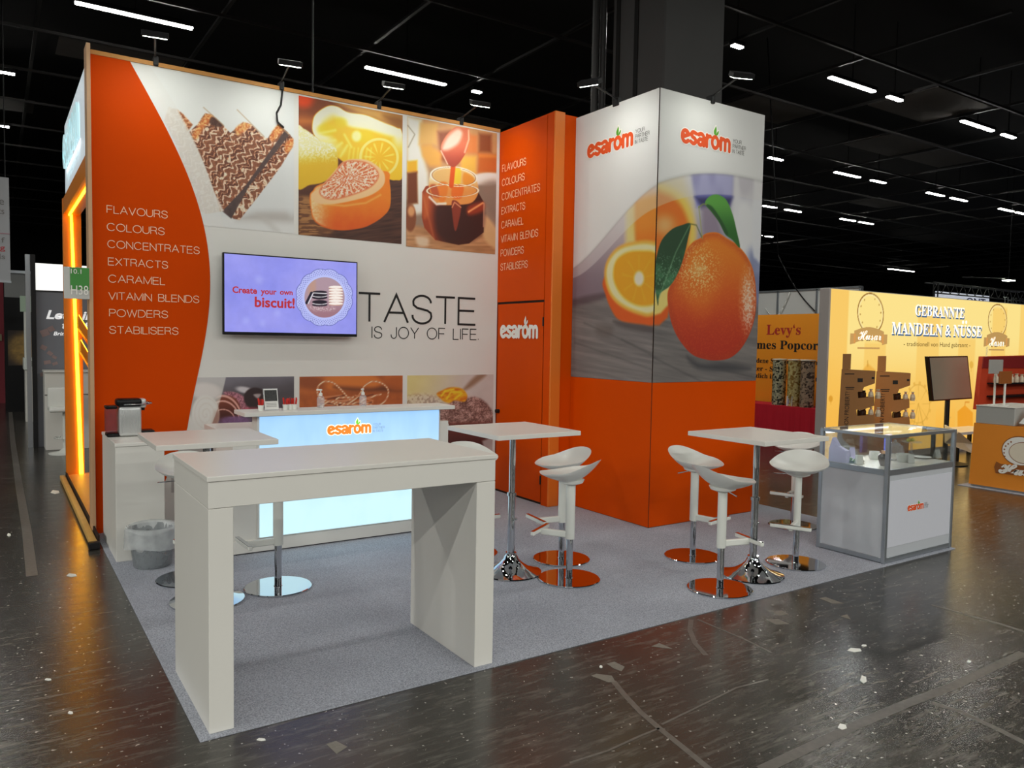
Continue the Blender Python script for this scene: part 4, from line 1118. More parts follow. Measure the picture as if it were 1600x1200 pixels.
# ---- arm lamps on the walls
def arm_lamp(clamp, head, watts, label, aim, group, cable=None):
    t = thing('arm_lamp', clamp, label, 'spotlight', group)
    c = Vector(clamp); h = Vector(head)
    n = (c - h); n.z = 0; n.normalize()          # from the head back to the wall
    bm = bmesh.new(); add_box(bm, c.x - 0.02, c.x + 0.02, c.y - 0.045, c.y + 0.045, c.z - 0.05, c.z + 0.03, 0.006)
    bm_obj('clamp', bm, 'black metal', t)
    tube('arm', c + Vector((0, 0, 0.02)) , h + n * 0.03, 0.008, 'black metal', t, n=8)
    side = n.cross(Vector((0, 0, 1)))
    tl = (Vector(aim) - h).normalized()
    u2 = side; w2 = tl.cross(u2).normalized()
    def slab(cn, a_, b_, c_, nm, mt, par):
        pts = [cn + u2 * (sx * a_) + w2 * (sy * b_) + tl * (sz * c_) for sx, sy, sz in ((-1, -1, -1), (1, -1, -1), (1, 1, -1), (-1, 1, -1), (-1, -1, 1), (1, -1, 1), (1, 1, 1), (-1, 1, 1))]
        bm = bmesh.new(); vv = [bm.verts.new(p) for p in pts]
        for f in ((3, 2, 1, 0), (4, 5, 6, 7), (0, 1, 5, 4), (1, 2, 6, 5), (2, 3, 7, 6), (3, 0, 4, 7)):
            bm.faces.new([vv[i] for i in f])
        bmesh.ops.bevel(bm, geom=bm.edges[:], offset=0.004, segments=1, affect='EDGES')
        return bm_obj(nm, bm, mt, par)
    hd = slab(h, 0.10, 0.05, 0.022, 'head', 'black metal', t)
    slab(h + tl * 0.0235, 0.088, 0.04, 0.003, 'glass', 'flood glass', hd)
    area_light('arm_lamp_beam', h + tl * 0.035, aim, 0.17, 0.075, watts, (1.0, 0.985, 0.93), 150)
    if cable:
        bm = bmesh.new(); add_path(bm, cable, 0.009)
        bm_obj('cable', bm, 'rail', t, True)
    return t
G1 = 'arm lamps along the top of the picture wall'
LW = [(0.5, 'first black arm lamp from the left, above the orange wall field edge'), (1.58, 'black arm lamp above the wafer picture, its cable dangling down'), (2.56, 'lit arm lamp above the fruit jelly picture'), (3.51, 'lit arm lamp above the caramel jar picture')]
for i, (x, lb) in enumerate(LW):
    cb = [(1.585, 4.02, 4.0), (1.57, 4.02, 3.86), (1.53, 4.02, 3.78), (1.54, 4.025, 3.70), (1.6, 4.03, 3.66)] if i == 1 else None
    arm_lamp((x, 4.06, 4.05), (x - 0.09, 3.5, 4.08 + 0.0), FLOOD_W * (1.9 if i == 3 else 1.0), lb, (x + (0.25 if i == 3 else 0), YW, 2.6), G1, cb)
G2 = 'arm lamps on top of the printed tower'
arm_lamp((4.29, 2.42, 4.0), (3.72, 2.13, 3.99), FLOOD_W * 1.0, 'lit arm lamp reaching left from the printed tower, towards the cabin', (TX0, 2.35, 2.9), G2)
arm_lamp((4.95, 1.85, 4.0), (4.73, 1.3, 4.03), FLOOD_W * 0.7, 'lit arm lamp reaching forward from the front of the printed tower', (4.95, TY0, 2.9), G2)
tag(tube('suspension_wire', (1.9, 4.1, 4.03), (1.9, 4.1, 8.6), 0.009, 'black metal'), 'thin black suspension wire rising from the picture wall top', 'wire')
# ================================================================ furniture of the stand
# ---- front bridge table
ft = thing('bridge_table', (0.76, 0.41, 0.006), 'large white bridge shaped bar table in the front, with two slab legs', 'bar table')
box('tabletop', 0.04, 1.474, 0.03, 0.79, 1.09, 1.112, 'white laminate', ft, 0.0025, 2)
box('apron', 0.046, 1.468, 0.036, 0.784, 0.975, 1.088, 'white laminate', ft, 0.002)
box('leg', 0.046, 0.148, 0.036, 0.784, 0.006, 0.973, 'white laminate', ft, 0.002)
lg = box('leg', 1.357, 1.468, 0.036, 0.784, 0.006, 0.973, 'white laminate', ft, 0.002)

# ---- reception counter
ct = thing('reception_counter', (1.8, 2.95, 0.006), 'white reception counter with glowing light blue front panel', 'counter')
box('desk_body', 0.82, 2.70, 2.83, 3.32, 0.006, 0.90, 'white laminate', ct, 0.003)
box('worktop', 0.80, 2.72, 2.80, 3.66, 0.90, 0.945, 'white laminate', ct, 0.003)
for x in (0.86, 2.62):
    box('leg', x, x + 0.04, 3.5, 3.6, 0.006, 0.9, 'white laminate edge', ct, 0.002)
box('base', 0.82, 2.70, 2.76, 2.83, 0.016, 0.115, 'white laminate', ct, 0.002)
box('plinth', 0.84, 2.68, 2.78, 2.83, 0.006, 0.016, 'dark seam', ct)
box('side_panel', 0.82, 1.005, 2.775, 2.83, 0.115, 0.88, 'white laminate', ct, 0.002)
box('side_panel', 2.605, 2.70, 2.775, 2.83, 0.115, 0.975, 'white laminate', ct, 0.002)
box('light_box', 1.0, 2.61, 2.76, 2.9, 0.118, 1.085, 'white laminate edge', ct, 0.002)
def lightbox_mat():
    m = bpy.data.materials.new('blue light panel'); m.use_nodes = True
    nt = m.node_tree; b = nt.nodes['Principled BSDF']; N = nt.nodes.new; L = nt.links.new
    tc = N('ShaderNodeTexCoord'); sp = N('ShaderNodeSeparateXYZ'); L(tc.outputs['Object'], sp.inputs[0])
    ns = N('ShaderNodeTexNoise'); ns.inputs['Scale'].default_value = 3; ns.inputs['Detail'].default_value = 2
    mp = N('ShaderNodeMapping'); mp.inputs['Scale'].default_value = (2.5, 1, 0.8); L(tc.outputs['Object'], mp.inputs[0]); L(mp.outputs[0], ns.inputs['Vector'])
    mr = N('ShaderNodeMapRange'); mr.inputs['From Min'].default_value = 1.1; mr.inputs['From Max'].default_value = 0.3
    L(sp.outputs['Z'], mr.inputs['Value'])
    ad = N('ShaderNodeMath'); ad.operation = 'MULTIPLY_ADD'; ad.inputs[1].default_value = 0.5; ad.inputs[2].default_value = -0.22
    L(ns.outputs['Fac'], ad.inputs[0])
    a2 = N('ShaderNodeMath'); a2.operation = 'ADD'; a2.use_clamp = True; L(mr.outputs[0], a2.inputs[0]); L(ad.outputs[0], a2.inputs[1])
    rp = N('ShaderNodeValToRGB'); rp.color_ramp.elements[0].color = lin((152, 202, 252)); rp.color_ramp.elements[1].color = lin((206, 246, 255))
    L(a2.outputs[0], rp.inputs['Fac'])
    b.inputs['Base Color'].default_value = (0.15, 0.17, 0.2, 1); b.inputs['Roughness'].default_value = 0.3
    L(rp.outputs[0], b.inputs['Emission Color']); b.inputs['Emission Strength'].default_value = 1.0
    MATS['blue light panel'] = m
lightbox_mat()
lpn = box('light_panel', 1.018, 2.592, 2.754, 2.762, 0.128, 1.078, 'blue light panel', ct)
M('lit logo orange', (236, 128, 40), 0.5, emit=(238, 132, 44), strength=0.75)
M('lit logo halo', (255, 246, 226), 0.5, emit=(255, 246, 226), strength=0.9)
M('lit logo green', (110, 206, 50), 0.5, emit=(110, 206, 50), strength=0.7)
M('lit grey lettering', (130, 150, 170), 0.5, emit=(120, 148, 172), strength=0.7)
logo(lpn, (1.562, 2.754, 0.905), X_, Z_, (0, -1, 0), 0.385, 'lit logo orange', 'lit logo halo', 'lit logo green', 'lit grey lettering')
box('countertop', 0.89, 2.725, 2.70, 3.02, 1.086, 1.118, 'white laminate', ct, 0.003)

# ---- white cabinet with the coffee machine
cb = thing('coffee_cabinet', (0.21, 3.44, 0.006), 'white cabinet against the orange wall field, carrying the coffee machine', 'cabinet')
box('body', 0.04, 0.375, 3.024, 3.86, 0.006, 0.866, 'white laminate', cb, 0.002)
box('top', 0.036, 0.379, 3.018, 3.87, 0.868, 0.895, 'white laminate', cb, 0.003)
box('joint', 0.044, 0.371, 3.03, 3.85, 0.86, 0.87, 'grey lettering', cb)

M('machine silver', (200, 202, 202), 0.3, 0.4, noise=0.04, scale=20)
cm = thing('coffee_machine', (0.2, 3.55, 0.895), 'small silver and black coffee capsule machine on the white cabinet', 'coffee machine')
Z0 = 0.895; CY = 3.5
bm = bmesh.new(); add_box(bm, 0.115, 0.275, CY - 0.09, CY + 0.09, Z0 + 0.004, Z0 + 0.235, 0.018, 3)
bd = bm_obj('body', bm, 'machine silver', cm, True, 40)
bm = bmesh.new()
for i in range(15):
    x = 0.128 + i * 0.0095
    add_box(bm, x, x + 0.005, CY - 0.094, CY - 0.088, Z0 + 0.03, Z0 + 0.215, 0.0015)
bm_obj('rib', bm, 'machine silver', bd)
bm = bmesh.new(); add_box(bm, 0.10, 0.282, CY - 0.075, CY + 0.075, Z0 + 0.236, Z0 + 0.298, 0.02, 3)
bm_obj('head', bm, 'black plastic', cm, True, 40)
bm = bmesh.new(); add_box(bm, 0.268, 0.315, CY - 0.055, CY + 0.055, Z0 + 0.222, Z0 + 0.295, 0.014, 3)
nz = bm_obj('brew_head', bm, 'machine silver', cm, True, 40)
tube('spout', (0.295, CY, Z0 + 0.2), (0.295, CY, Z0 + 0.225), 0.016, 'black plastic', nz)
bm = bmesh.new(); add_path(bm, [(0.15, CY - 0.08, Z0 + 0.255), (0.31, CY - 0.085, Z0 + 0.255), (0.35, CY - 0.06, Z0 + 0.258), (0.36, CY, Z0 + 0.26), (0.35, CY + 0.06, Z0 + 0.258), (0.31, CY + 0.085, Z0 + 0.255)], 0.006)
bm_obj('lever', bm, 'chrome', cm, True)
bm = bmesh.new(); add_box(bm, 0.025, 0.104, CY - 0.06, CY + 0.06, Z0 + 0.03, Z0 + 0.225, 0.015, 2)
wt = bm_obj('water_tank', bm, 'water tank plastic', cm)
box('tank_lid', 0.024, 0.106, CY - 0.062, CY + 0.062, Z0 + 0.22, Z0 + 0.245, 'black plastic', wt, 0.006)
box('base', 0.03, 0.12, CY - 0.07, CY + 0.07, Z0, Z0 + 0.03, 'black plastic', cm, 0.006)
box('drip_tray', 0.27, 0.375, CY - 0.065, CY + 0.065, Z0, Z0 + 0.042, 'black plastic', cm, 0.008)

# ---- waste bin with a plastic liner
bx, by = 0.255, 2.815
wb = thing('waste_bin', (bx, by, 0.006), 'translucent grey waste bin with a clear plastic liner beside the white cabinet', 'waste bin')
bm = bmesh.new(); add_lathe(bm, [(0.0, 0.008), (0.125, 0.008), (0.13, 0.016), (0.165, 0.285), (0.17, 0.29), (0.164, 0.29), (0.126, 0.02), (0.0, 0.014)], bx, by, 36)
bm_obj('body', bm, 'bin plastic', wb, True, 40)
bm = bmesh.new()
n = 48; rings = []
for (r, z, w) in ((0.157, 0.03, 0.004), (0.152, 0.16, 0.006), (0.163, 0.286, 0.003), (0.176, 0.302, 0.003), (0.184, 0.27, 0.006), (0.186, 0.20, 0.009), (0.182, 0.150, 0.012)):
    rs = random.Random(int(z * 1000))
    ph = [rs.uniform(0, 6.28) for _ in range(4)]
    ring = []
    for i in range(n):
        t = 2 * math.pi * i / n
        rr = (r if z > 0.05 else 0.11) + w * (math.sin(5 * t + ph[0]) + 0.6 * math.sin(11 * t + ph[1]) + 0.4 * math.sin(17 * t + ph[2])) * 0.5
        ring.append(bm.verts.new((bx + rr * math.cos(t), by + rr * math.sin(t), 0.006 + z + 0.012 * math.sin(3 * t + ph[3]) * (1 if r > 0.18 else 0.2))))
    rings.append(ring)
for a_, b_ in zip(rings[:-1], rings[1:]):
    for i in range(n):
        bm.faces.new((a_[i], a_[(i + 1) % n], b_[(i + 1) % n], b_[i]))
bm.faces.new(rings[0])
bm_obj('bin_liner', bm, 'bin liner film', wb, True)

# ---- bar stools
def stool_seat():
    """a shell: round raised back, sides running down into a narrow front lip; +x is the front"""
    bm = bmesh.new(); nr, na = 10, 40
    def outline(t):
        c, s = math.cos(t), math.sin(t)
        rx = 0.205 if c < 0 else 0.24
        ry = 0.218
        x = rx * math.copysign(abs(c) ** 0.95, c)
        y = ry * math.copysign(abs(s) ** (0.88 if c < 0 else 1.5), s)
        return x, y
    def height(x, y):
        b = max(0.0, -x) / 0.205; f = max(0.0, x) / 0.24
        side = abs(y) / 0.218
        return 0.135 * b ** 1.7 + 0.024 * f ** 1.6 + 0.05 * side ** 2.2 * (1 - 0.5 * f)
    top, bot = [], []
    for k in range(nr + 1):
        q = k / nr
        if k == 0:
            top.append([bm.verts.new((0, 0, height(0, 0)))]); bot.append([bm.verts.new((0, 0, height(0, 0) - 0.035))]); continue
        ra, rb = [], []
        for i in range(na):
            x, y = outline(2 * math.pi * i / na)
            x *= q; y *= q
            z = height(x, y)
            ra.append(bm.verts.new((x, y, z)))
            rb.append(bm.verts.new((x * 0.985, y * 0.985, z - 0.006 - 0.029 * (1 - q ** 2.5))))
        top.append(ra); bot.append(rb)
    for L_, flip in ((top, False), (bot, True)):
        for k in range(nr):
            for i in range(na):
                j = (i + 1) % na
                q = [L_[k][0], L_[k + 1][i], L_[k + 1][j]] if k == 0 else [L_[k][i], L_[k + 1][i], L_[k + 1][j], L_[k][j]]
                bm.faces.new(q[::-1] if flip else q)
    for i in range(na):
        j = (i + 1) % na
        bm.faces.new((top[nr][i], bot[nr][i], bot[nr][j], top[nr][j]))
    return bm
def make_stool():
    t = thing('bar_stool', (0, 0, 0), 'x', 'bar stool', 'white shell bar stools on chrome discs')
    s = bm_obj('seat', stool_seat(), 'white plastic', t, True, 60)
    s.location = (0.0, 0, 0.738)
    lathe('seat_mount', [(0, 0.682), (0.05, 0.686), (0.085, 0.70), (0.095, 0.722), (0, 0.73)], 'white plastic', t)
    bm = bmesh.new(); add_lathe(bm, [(0, 0.292), (0.032, 0.292), (0.034, 0.296), (0.034, 0.69), (0, 0.69)], 0, 0, 24, 0.8)
    bm_obj('sleeve', bm, 'white lacquer', t, True, 40)
    lathe('column', [(0, 0.012), (0.024, 0.012), (0.024, 0.295), (0, 0.295)], 'chrome', t)
    lathe('base', [(0, 0), (0.218, 0), (0.222, 0.004), (0.222, 0.009), (0.217, 0.0125), (0.03, 0.0135), (0.027, 0.018), (0, 0.018)], 'chrome', t, n=56, sharp=25)
    bm = bmesh.new()
    add_box(bm, 0.025, 0.225, -0.016, 0.016, 0.30, 0.345, 0.006)
    arm = bm_obj('footrest_arm', bm, 'white lacquer', t)
    box('footrest', 0.215, 0.245, -0.15, 0.15, 0.318, 0.346, 'white lacquer', t, 0.006)
    box('footrest_tread', 0.217, 0.243, -0.147, 0.147, 0.346, 0.349, 'chrome', t)
    tube('lift_lever', (0.0, -0.03, 0.70), (-0.03, -0.2, 0.69), 0.004, 'chrome', t, n=8)
    return t
STOOLS = [
    (0.42, 2.33, -90, 'white bar stool between the waste bin and the front table, seat half hidden'),
    (0.885, 1.84, 182, 'white bar stool seen through the front table, its chrome disc mirroring blue light'),
    (2.445, 1.935, -96, 'white bar stool behind the right end of the front table, mostly hidden'),
    (2.97, 1.42, 172, 'farther of the two white bar stools right of the middle table'),
    (2.71, 0.985, 122, 'nearer of the two white bar stools right of the middle table'),
    (3.926, 0.95, -78, 'white bar stool left behind the right table, against the orange tower'),
    (3.476, 0.27, -14, 'white bar stool at the front of the right table, seat back towards viewer'),
    (4.48, 0.40, 205, 'white bar stool between the right table and the glass showcase'),
    (5.55, 1.22, 200, 'white bar stool half hidden behind the right table, farthest back'),
]
proto = make_stool()
for i, (x, y, ang, lb) in enumerate(STOOLS):
    o = proto if i == 0 else copy_tree(proto)
    o.location = (x, y, 0.006); o.rotation_euler = (0, 0, math.radians(ang)); o['label'] = lb

# ---- square bar tables
def make_table():
    t = thing('bar_table', (0, 0, 0), 'x', 'bar table', 'square white bar tables on chrome columns')
    box('tabletop', -0.35, 0.35, -0.35, 0.35, 1.03, 1.062, 'white laminate', t, 0.003, 2)
    lathe('mount', [(0, 1.005), (0.12, 1.018), (0.12, 1.03), (0, 1.03)], 'black metal', t)
    lathe('column', [(0, 0.1), (0.027, 0.1), (0.027, 0.575), (0.023, 0.575), (0.023, 1.006), (0, 1.006)], 'chrome', t, n=24)
    lathe('collar', [(0.023, 0.565), (0.034, 0.568), (0.034, 0.592), (0.023, 0.595)], 'chrome', t, n=24)
    tube('set_screw', (0.03, 0, 0.39), (0.045, 0, 0.39), 0.009, 'chrome', t, n=10)
    lathe('base', [(0, 0), (0.222, 0), (0.228, 0.004), (0.226, 0.012), (0.19, 0.022), (0.13, 0.045), (0.085, 0.075), (0.055, 0.105), (0.048, 0.125), (0.04, 0.135), (0.04, 0.15), (0.0, 0.15)], 'chrome', t, n=56, sharp=40)
    return t
TABS = [
    (0.42, 1.80, 'square white bar table on the left, between coffee cabinet and front table', 1.06),
    (2.44, 1.335, 'square white bar table in the middle, right of the reception counter', 1.0),
    (3.94, 0.37, 'square white bar table on the right, between orange tower and showcase', 1.0),
]
proto = make_table()
for i, (x, y, lb, sy) in enumerate(TABS):
    o = proto if i == 0 else copy_tree(proto)
    o.location = (x, y, 0.006); o['label'] = lb
    if i == 2:
        o.scale = (1.0, 1.0, 0.988)

# ---- television
tv = thing('television', (1.66, 3.99, 2.08), 'flat black television on the picture wall showing a lilac biscuit advertisement', 'television')
box('housing', 1.022, 2.298, 3.925, 3.97, 1.715, 2.45, 'black plastic', tv, 0.004)
box('wall_bracket', 1.4, 1.9, 3.97, 4.044, 1.9, 2.25, 'black metal', tv)
ttr = lambda u, v: (lambda q: (q[0], q[2]))(at_y(u, v, 3.925))
a = Art(1.034, 2.286, 1.742, 2.438, 0.0035, ttr)
a.crop(340, 380, 6.957); px, py = local(a, 340, 380, 6.957, lambda A, B: proj_wall(A, B, 3.925))
a.img = a.mix((138, 142, 236), (168, 166, 246), fbm(px / 300, py / 260, 3)) * (0.97 + 0.05 * fbm(px / 60, py / 60, 5))[..., None]
for q in ((450, 400, 40), (310, 840, 36), (650, 760, 30), (490, 870, 30)):
    a.oval((q[0], q[1]), (q[0] + q[2], q[1]), (q[0], q[1] - q[2]), (176, 180, 250), 0.03, 0.5)
r, th = a.oval((1165, 590), (1380, 590), (1165, 370), None)
lim = 1.36 + 0.07 * np.abs(np.sin(th * 6))
lace = sstep(lim + 0.01, lim - 0.01, r)
a.put(lace * 0.75, (196, 204, 252))
a.put(sstep(0.02, 0.008, np.abs(r - lim)), (92, 96, 170))
cell = np.sin(th * 60) * np.sin(r * 46)
a.put(sstep(0.45, 0.7, cell) * sstep(1.1, 1.14, r) * sstep(lim - 0.02, lim - 0.05, r), (84, 90, 170))
a.put(sstep(1.12, 1.09, r), (188, 196, 250))
inm = sstep(1.01, 0.99, r)
a.put(inm, a.mix((176, 148, 160), (160, 116, 128), sstep(560, 800, py)))
keep = a.img.copy()
a.fill([(1000, 430), (1060, 380), (1060, 560), (990, 560)], (196, 150, 120), 0.02, 0.6)
for i in range(7):
    yy = 480 + i * 30
    a.oval((1285, yy), (1362, yy), (1285, yy - 17), (240, 222, 206), 0.003)
    a.oval((1283, yy + 10), (1358, yy + 10), (1283, yy - 2), (196, 150, 136), 0.003, 0.9)
    a.oval((1285, yy - 3), (1360, yy - 3), (1285, yy - 17), (252, 244, 236), 0.003, 0.9)
for i, yy in enumerate((670, 640, 590, 560)):
    a.oval((1110, yy), (1192, yy), (1110, yy - 22), (34, 26, 40), 0.003)
    if i in (0, 2):
        a.oval((1110, yy - 14), (1188, yy - 14), (1110, yy - 26), (226, 222, 228), 0.003)
a.oval((1110, 532), (1190, 532), (1110, 516), (34, 26, 40), 0.003)
a.line([(1038, 540), (1182, 548)], 0.004, (232, 228, 232), 0.003)
a.line([(965, 650), (1020, 540)], 0.012, (34, 28, 46), 0.003); a.line([(985, 655), (1035, 550)], 0.005, (220, 220, 230), 0.003)
a.fill([(1000, 690), (1250, 690), (1260, 730), (1060, 730)], a.mix((176, 136, 144), (216, 196, 200), sstep(0.5, 0.6, fbm(px / 10, py / 10, 8))), 0.02, 0.8)
outside = (1 - inm)[..., None]
a.img = keep * outside + a.img * (1 - outside)
scr = a.build('screen', lambda A, B: (A, np.full_like(A, 3.9235), B), 'screen picture', tv)
M('screen red', (110, 16, 24), 0.4, emit=(200, 44, 58), strength=0.62)
pl = plane_place((0, 3.9235, 0), X_, Z_, (0, -1, 0), 0.001)
q0 = ttr(340 + 160 / 6.957, 380 + 540 / 6.957); q1 = ttr(340 + 820 / 6.957, 380 + 565 / 6.957)
for wd, u0, v0, u1, hh in (('Create', 160, 541, 428, 0.062), ('your', 468, 574, 640, 0.056), ('own', 676, 560, 815, 0.036)):
    q0 = ttr(340 + u0 / 6.957, 380 + v0 / 6.957); q1 = ttr(340 + u1 / 6.957, 380 + v0 / 6.957)
    text_obj('lettering', wd, pl, q0[0], q0[1], q1[0] - q0[0], hh, 'screen red', scr, 0.0, 0.03)
q0 = ttr(340 + 402 / 6.957, 380 + 695 / 6.957); q1 = ttr(340 + 838 / 6.957, 380 + 695 / 6.957)
text_obj('lettering', 'biscuit!', pl, q0[0], q0[1], q1[0] - q0[0], 0.098, 'screen red', scr, 0.0, 0.028)

# ---- things on the counter
ST = 1.118
fh = thing('flyer_stand', (1.13, 2.86, ST), 'clear acrylic stand with a black and white flyer on the counter', 'flyer stand')
q = at_y(412, 641, 2.86); q2 = at_y(435, 641, 2.86)
fx0, fx1 = float(q[0]), float(q2[0])
quad_slab('holder', [(fx0, 2.84, ST + 0.002), (fx1, 2.84, ST + 0.002), (fx1, 2.885, ST + 0.172), (fx0, 2.885, ST + 0.172)], (0, 1, 0), 0.004, 'acrylic', fh)
box('foot', fx0, fx1, 2.84, 2.93, ST, ST + 0.004, 'acrylic', fh)
quad_slab('flyer', [(fx0 + 0.004, 2.838, ST + 0.006), (fx1 - 0.004, 2.838, ST + 0.006), (fx1 - 0.004, 2.882, ST + 0.168), (fx0 + 0.004, 2.882, ST + 0.168)], (0, -1, 0), 0.001, 'paper', fh)
fp = plane_place((fx0, 2.8365, ST), X_, (0, 0.2597, 0.9657), (0, -0.9657, 0.2597), 0.0015)
wdt = fx1 - fx0
bm = bmesh.new()
for (x0, x1, z0, z1) in ((0.08, 0.92, 0.075, 0.165),):
    bm.faces.new([bm.verts.new(fp(p)) for p in ((x0 * wdt, z0), (x1 * wdt, z0), (x1 * wdt, z1), (x0 * wdt, z1))])
bm_obj('flyer_picture', bm, M('flyer dark print', (58, 58, 58), 0.7, noise=0.9, scale=70), fh)
bm = bmesh.new()
for zz in (0.03, 0.042, 0.055):
    bm.faces.new([bm.verts.new(fp(p)) for p in ((0.15 * wdt, zz), (0.85 * wdt, zz), (0.85 * wdt, zz + 0.004), (0.15 * wdt, zz + 0.004))])
bm_obj('flyer_text_line', bm, 'grey lettering', fh)
CUPS = [(407.5, 2.84, 'white cup of red sachets on the counter, left of the flyer stand'), (446, 2.84, 'white cup of red sachets right of the flyer stand, left one of three'), (453, 2.85, 'white cup of red sachets right of the flyer stand, middle one of three'), (460, 2.84, 'white cup of red sachets right of the flyer stand, right one of three')]
def make_cup():
    t = thing('sachet_cup', (0, 0, 0), 'x', 'cup', 'cups of red sachets on the counter')
    lathe('cup', [(0, 0), (0.018, 0), (0.023, 0.045), (0.021, 0.045), (0.016, 0.004), (0, 0.004)], 'white plastic', t, n=20)
    for i in range(5):
        an = i * 1.256; cx, cy = 0.009 * math.cos(an), 0.009 * math.sin(an)
        bm = bmesh.new(); add_box(bm, -0.007, 0.007, -0.0015, 0.0015, 0.006, 0.088 + 0.006 * (i % 3), 0.0008)
        bmesh.ops.rotate(bm, verts=bm.verts, cent=(0, 0, 0.01), matrix=Matrix.Rotation(an, 3, 'Z') @ Matrix.Rotation(0.12, 3, 'Y'))
        bmesh.ops.translate(bm, verts=bm.verts, vec=(cx, cy, 0))
        bm_obj('sachet', bm, 'red card', t)
    return t
proto = make_cup()
for i, (u, y, lb) in enumerate(CUPS):
    o = proto if i == 0 else copy_tree(proto)
    q = at_y(u, 640, y)
    o.location = (float(q[0]), y, ST); o['label'] = lb; o.rotation_euler = (0, 0, i * 0.9)
def make_pump():
    t = thing('pump_bottle', (0, 0, 0), 'x', 'pump bottle', 'pump bottles behind the counter edge')
    lathe('bottle', [(0, 0), (0.028, 0), (0.031, 0.006), (0.031, 0.075), (0.024, 0.092), (0.012, 0.1), (0, 0.1)], 'acrylic', t, n=24)
    lathe('collar', [(0, 0.098), (0.015, 0.098), (0.015, 0.118), (0.006, 0.122), (0.005, 0.142), (0, 0.142)], 'white plastic', t, n=16)
    box('nozzle', -0.036, 0.012, -0.009, 0.009, 0.140, 0.153, 'white plastic', t, 0.004)
    return t
proto = make_pump()
for i, (u, lb) in enumerate(((501, 'clear bottle with white pump on the counter, left of the two'), (567, 'clear bottle with white pump on the counter, right of the two'))):
    o = proto if i == 0 else copy_tree(proto)
    q = at_y(u, 635, 2.95)
    o.location = (float(q[0]), 2.95, ST); o['label'] = lb; o.rotation_euler = (0, 0, (-0.6, 0.9)[i])

# ---- glass showcase
SX0, SX1, SY0, SY1, SH = 5.076, 6.086, 0.03, 0.64, 1.019
sc = thing('glass_showcase', (5.58, 0.33, 0.006), 'aluminium framed showcase with glass top at the right stand corner', 'showcase')
pw = 0.032
for x in (SX0, SX1 - pw):
    for y in (SY0, SY1 - pw):
        box('post', x, x + pw, y, y + pw, 0.006, SH, 'aluminium', sc, 0.003)
def frame_ring(z0, z1, d=0.024):
    box('rail', SX0 + pw, SX1 - pw, SY0 + 0.003, SY0 + d, z0, z1, 'aluminium', sc, 0.002)
    box('rail', SX0 + pw, SX1 - pw, SY1 - d, SY1 - 0.003, z0, z1, 'aluminium', sc, 0.002)
    box('rail', SX0 + 0.003, SX0 + d, SY0 + pw, SY1 - pw, z0, z1, 'aluminium', sc, 0.002)
    box('rail', SX1 - d, SX1 - 0.003, SY0 + pw, SY1 - pw, z0, z1, 'aluminium', sc, 0.002)
frame_ring(SH - 0.026, SH - 0.001); frame_ring(0.70, 0.745); frame_ring(0.012, 0.05)
box('shelf', SX0 + 0.026, SX1 - 0.026, SY0 + 0.026, SY1 - 0.026, 0.722, 0.744, 'white laminate', sc)
box('side_board', SX0 + 0.008, SX0 + 0.016, SY0 + pw, SY1 - pw, 0.05, 0.70, 'grey board', sc)
box('front_board', SX0 + pw, SX1 - pw, SY0 + 0.008, SY0 + 0.016, 0.05, 0.70, 'grey board', sc)
box('back_board', SX0 + pw, SX1 - pw, SY1 - 0.016, SY1 - 0.008, 0.05, 0.70, 'grey board', sc)
box('side_board', SX1 - 0.016, SX1 - 0.008, SY0 + pw, SY1 - pw, 0.05, 0.70, 'grey board', sc)
fpn = box('front_poster', SX0 + pw + 0.006, SX1 - pw - 0.01, SY0 + 0.004, SY0 + 0.008, 0.13, 0.655, M('pale poster', (206, 208, 218), 0.55, noise=0.015), sc)
q = at_y(1419, 785, SY0)
logo(fpn, (float(q[0]), SY0 + 0.004, 0.39), X_, Z_, (0, -1, 0), 0.235, tagline='grey lettering', lift=0.0015)
box('glass_pane', SX0 + pw, SX1 - pw, SY0 + 0.010, SY0 + 0.014, 0.745, SH - 0.026, 'clear glass', sc)
box('glass_pane', SX0 + 0.010, SX0 + 0.014, SY0 + pw, SY1 - pw, 0.745, SH - 0.026, 'clear glass', sc)
box('glass_pane', SX1 - 0.014, SX1 - 0.010, SY0 + pw, SY1 - pw, 0.745, SH - 0.026, 'clear glass', sc)
box('glass_pane', SX0 + pw, SX1 - pw, SY1 - 0.014, SY1 - 0.010, 0.745, SH - 0.026, 'clear glass', sc)
box('glass_top', SX0 + 0.028, SX1 - 0.028, SY0 + 0.028, SY1 - 0.028, SH - 0.008, SH - 0.002, 'clear glass', sc)
M('light strip', (240, 250, 255), 0.4, emit=(246, 250, 255), strength=2.2)
box('light_strip', SX0 + 0.05, SX1 - 0.05, SY1 - 0.034, SY1 - 0.026, SH - 0.045, SH - 0.03, 'light strip', sc)
area_light('showcase_light', (5.58, SY1 - 0.06, SH - 0.05), (5.5, 0.25, 0.745), 0.9, 0.02, 2.5, (0.95, 0.98, 1.0))
GZ = 0.744
def zpt(u, v):
    q = at_z(u, v, GZ); return float(q[0]), float(q[1])
M('blue glass flower', (150, 190, 240), 0.15, noise=0.1, scale=20); M('leaf green', (96, 128, 52), 0.5, noise=0.2, scale=30)
M('steel', (150, 146, 148), 0.22, 0.9, noise=0.1, scale=20); M('lilac card', (196, 180, 220), 0.6, noise=0.05); M('cream', (230, 220, 200), 0.5, noise=0.04)
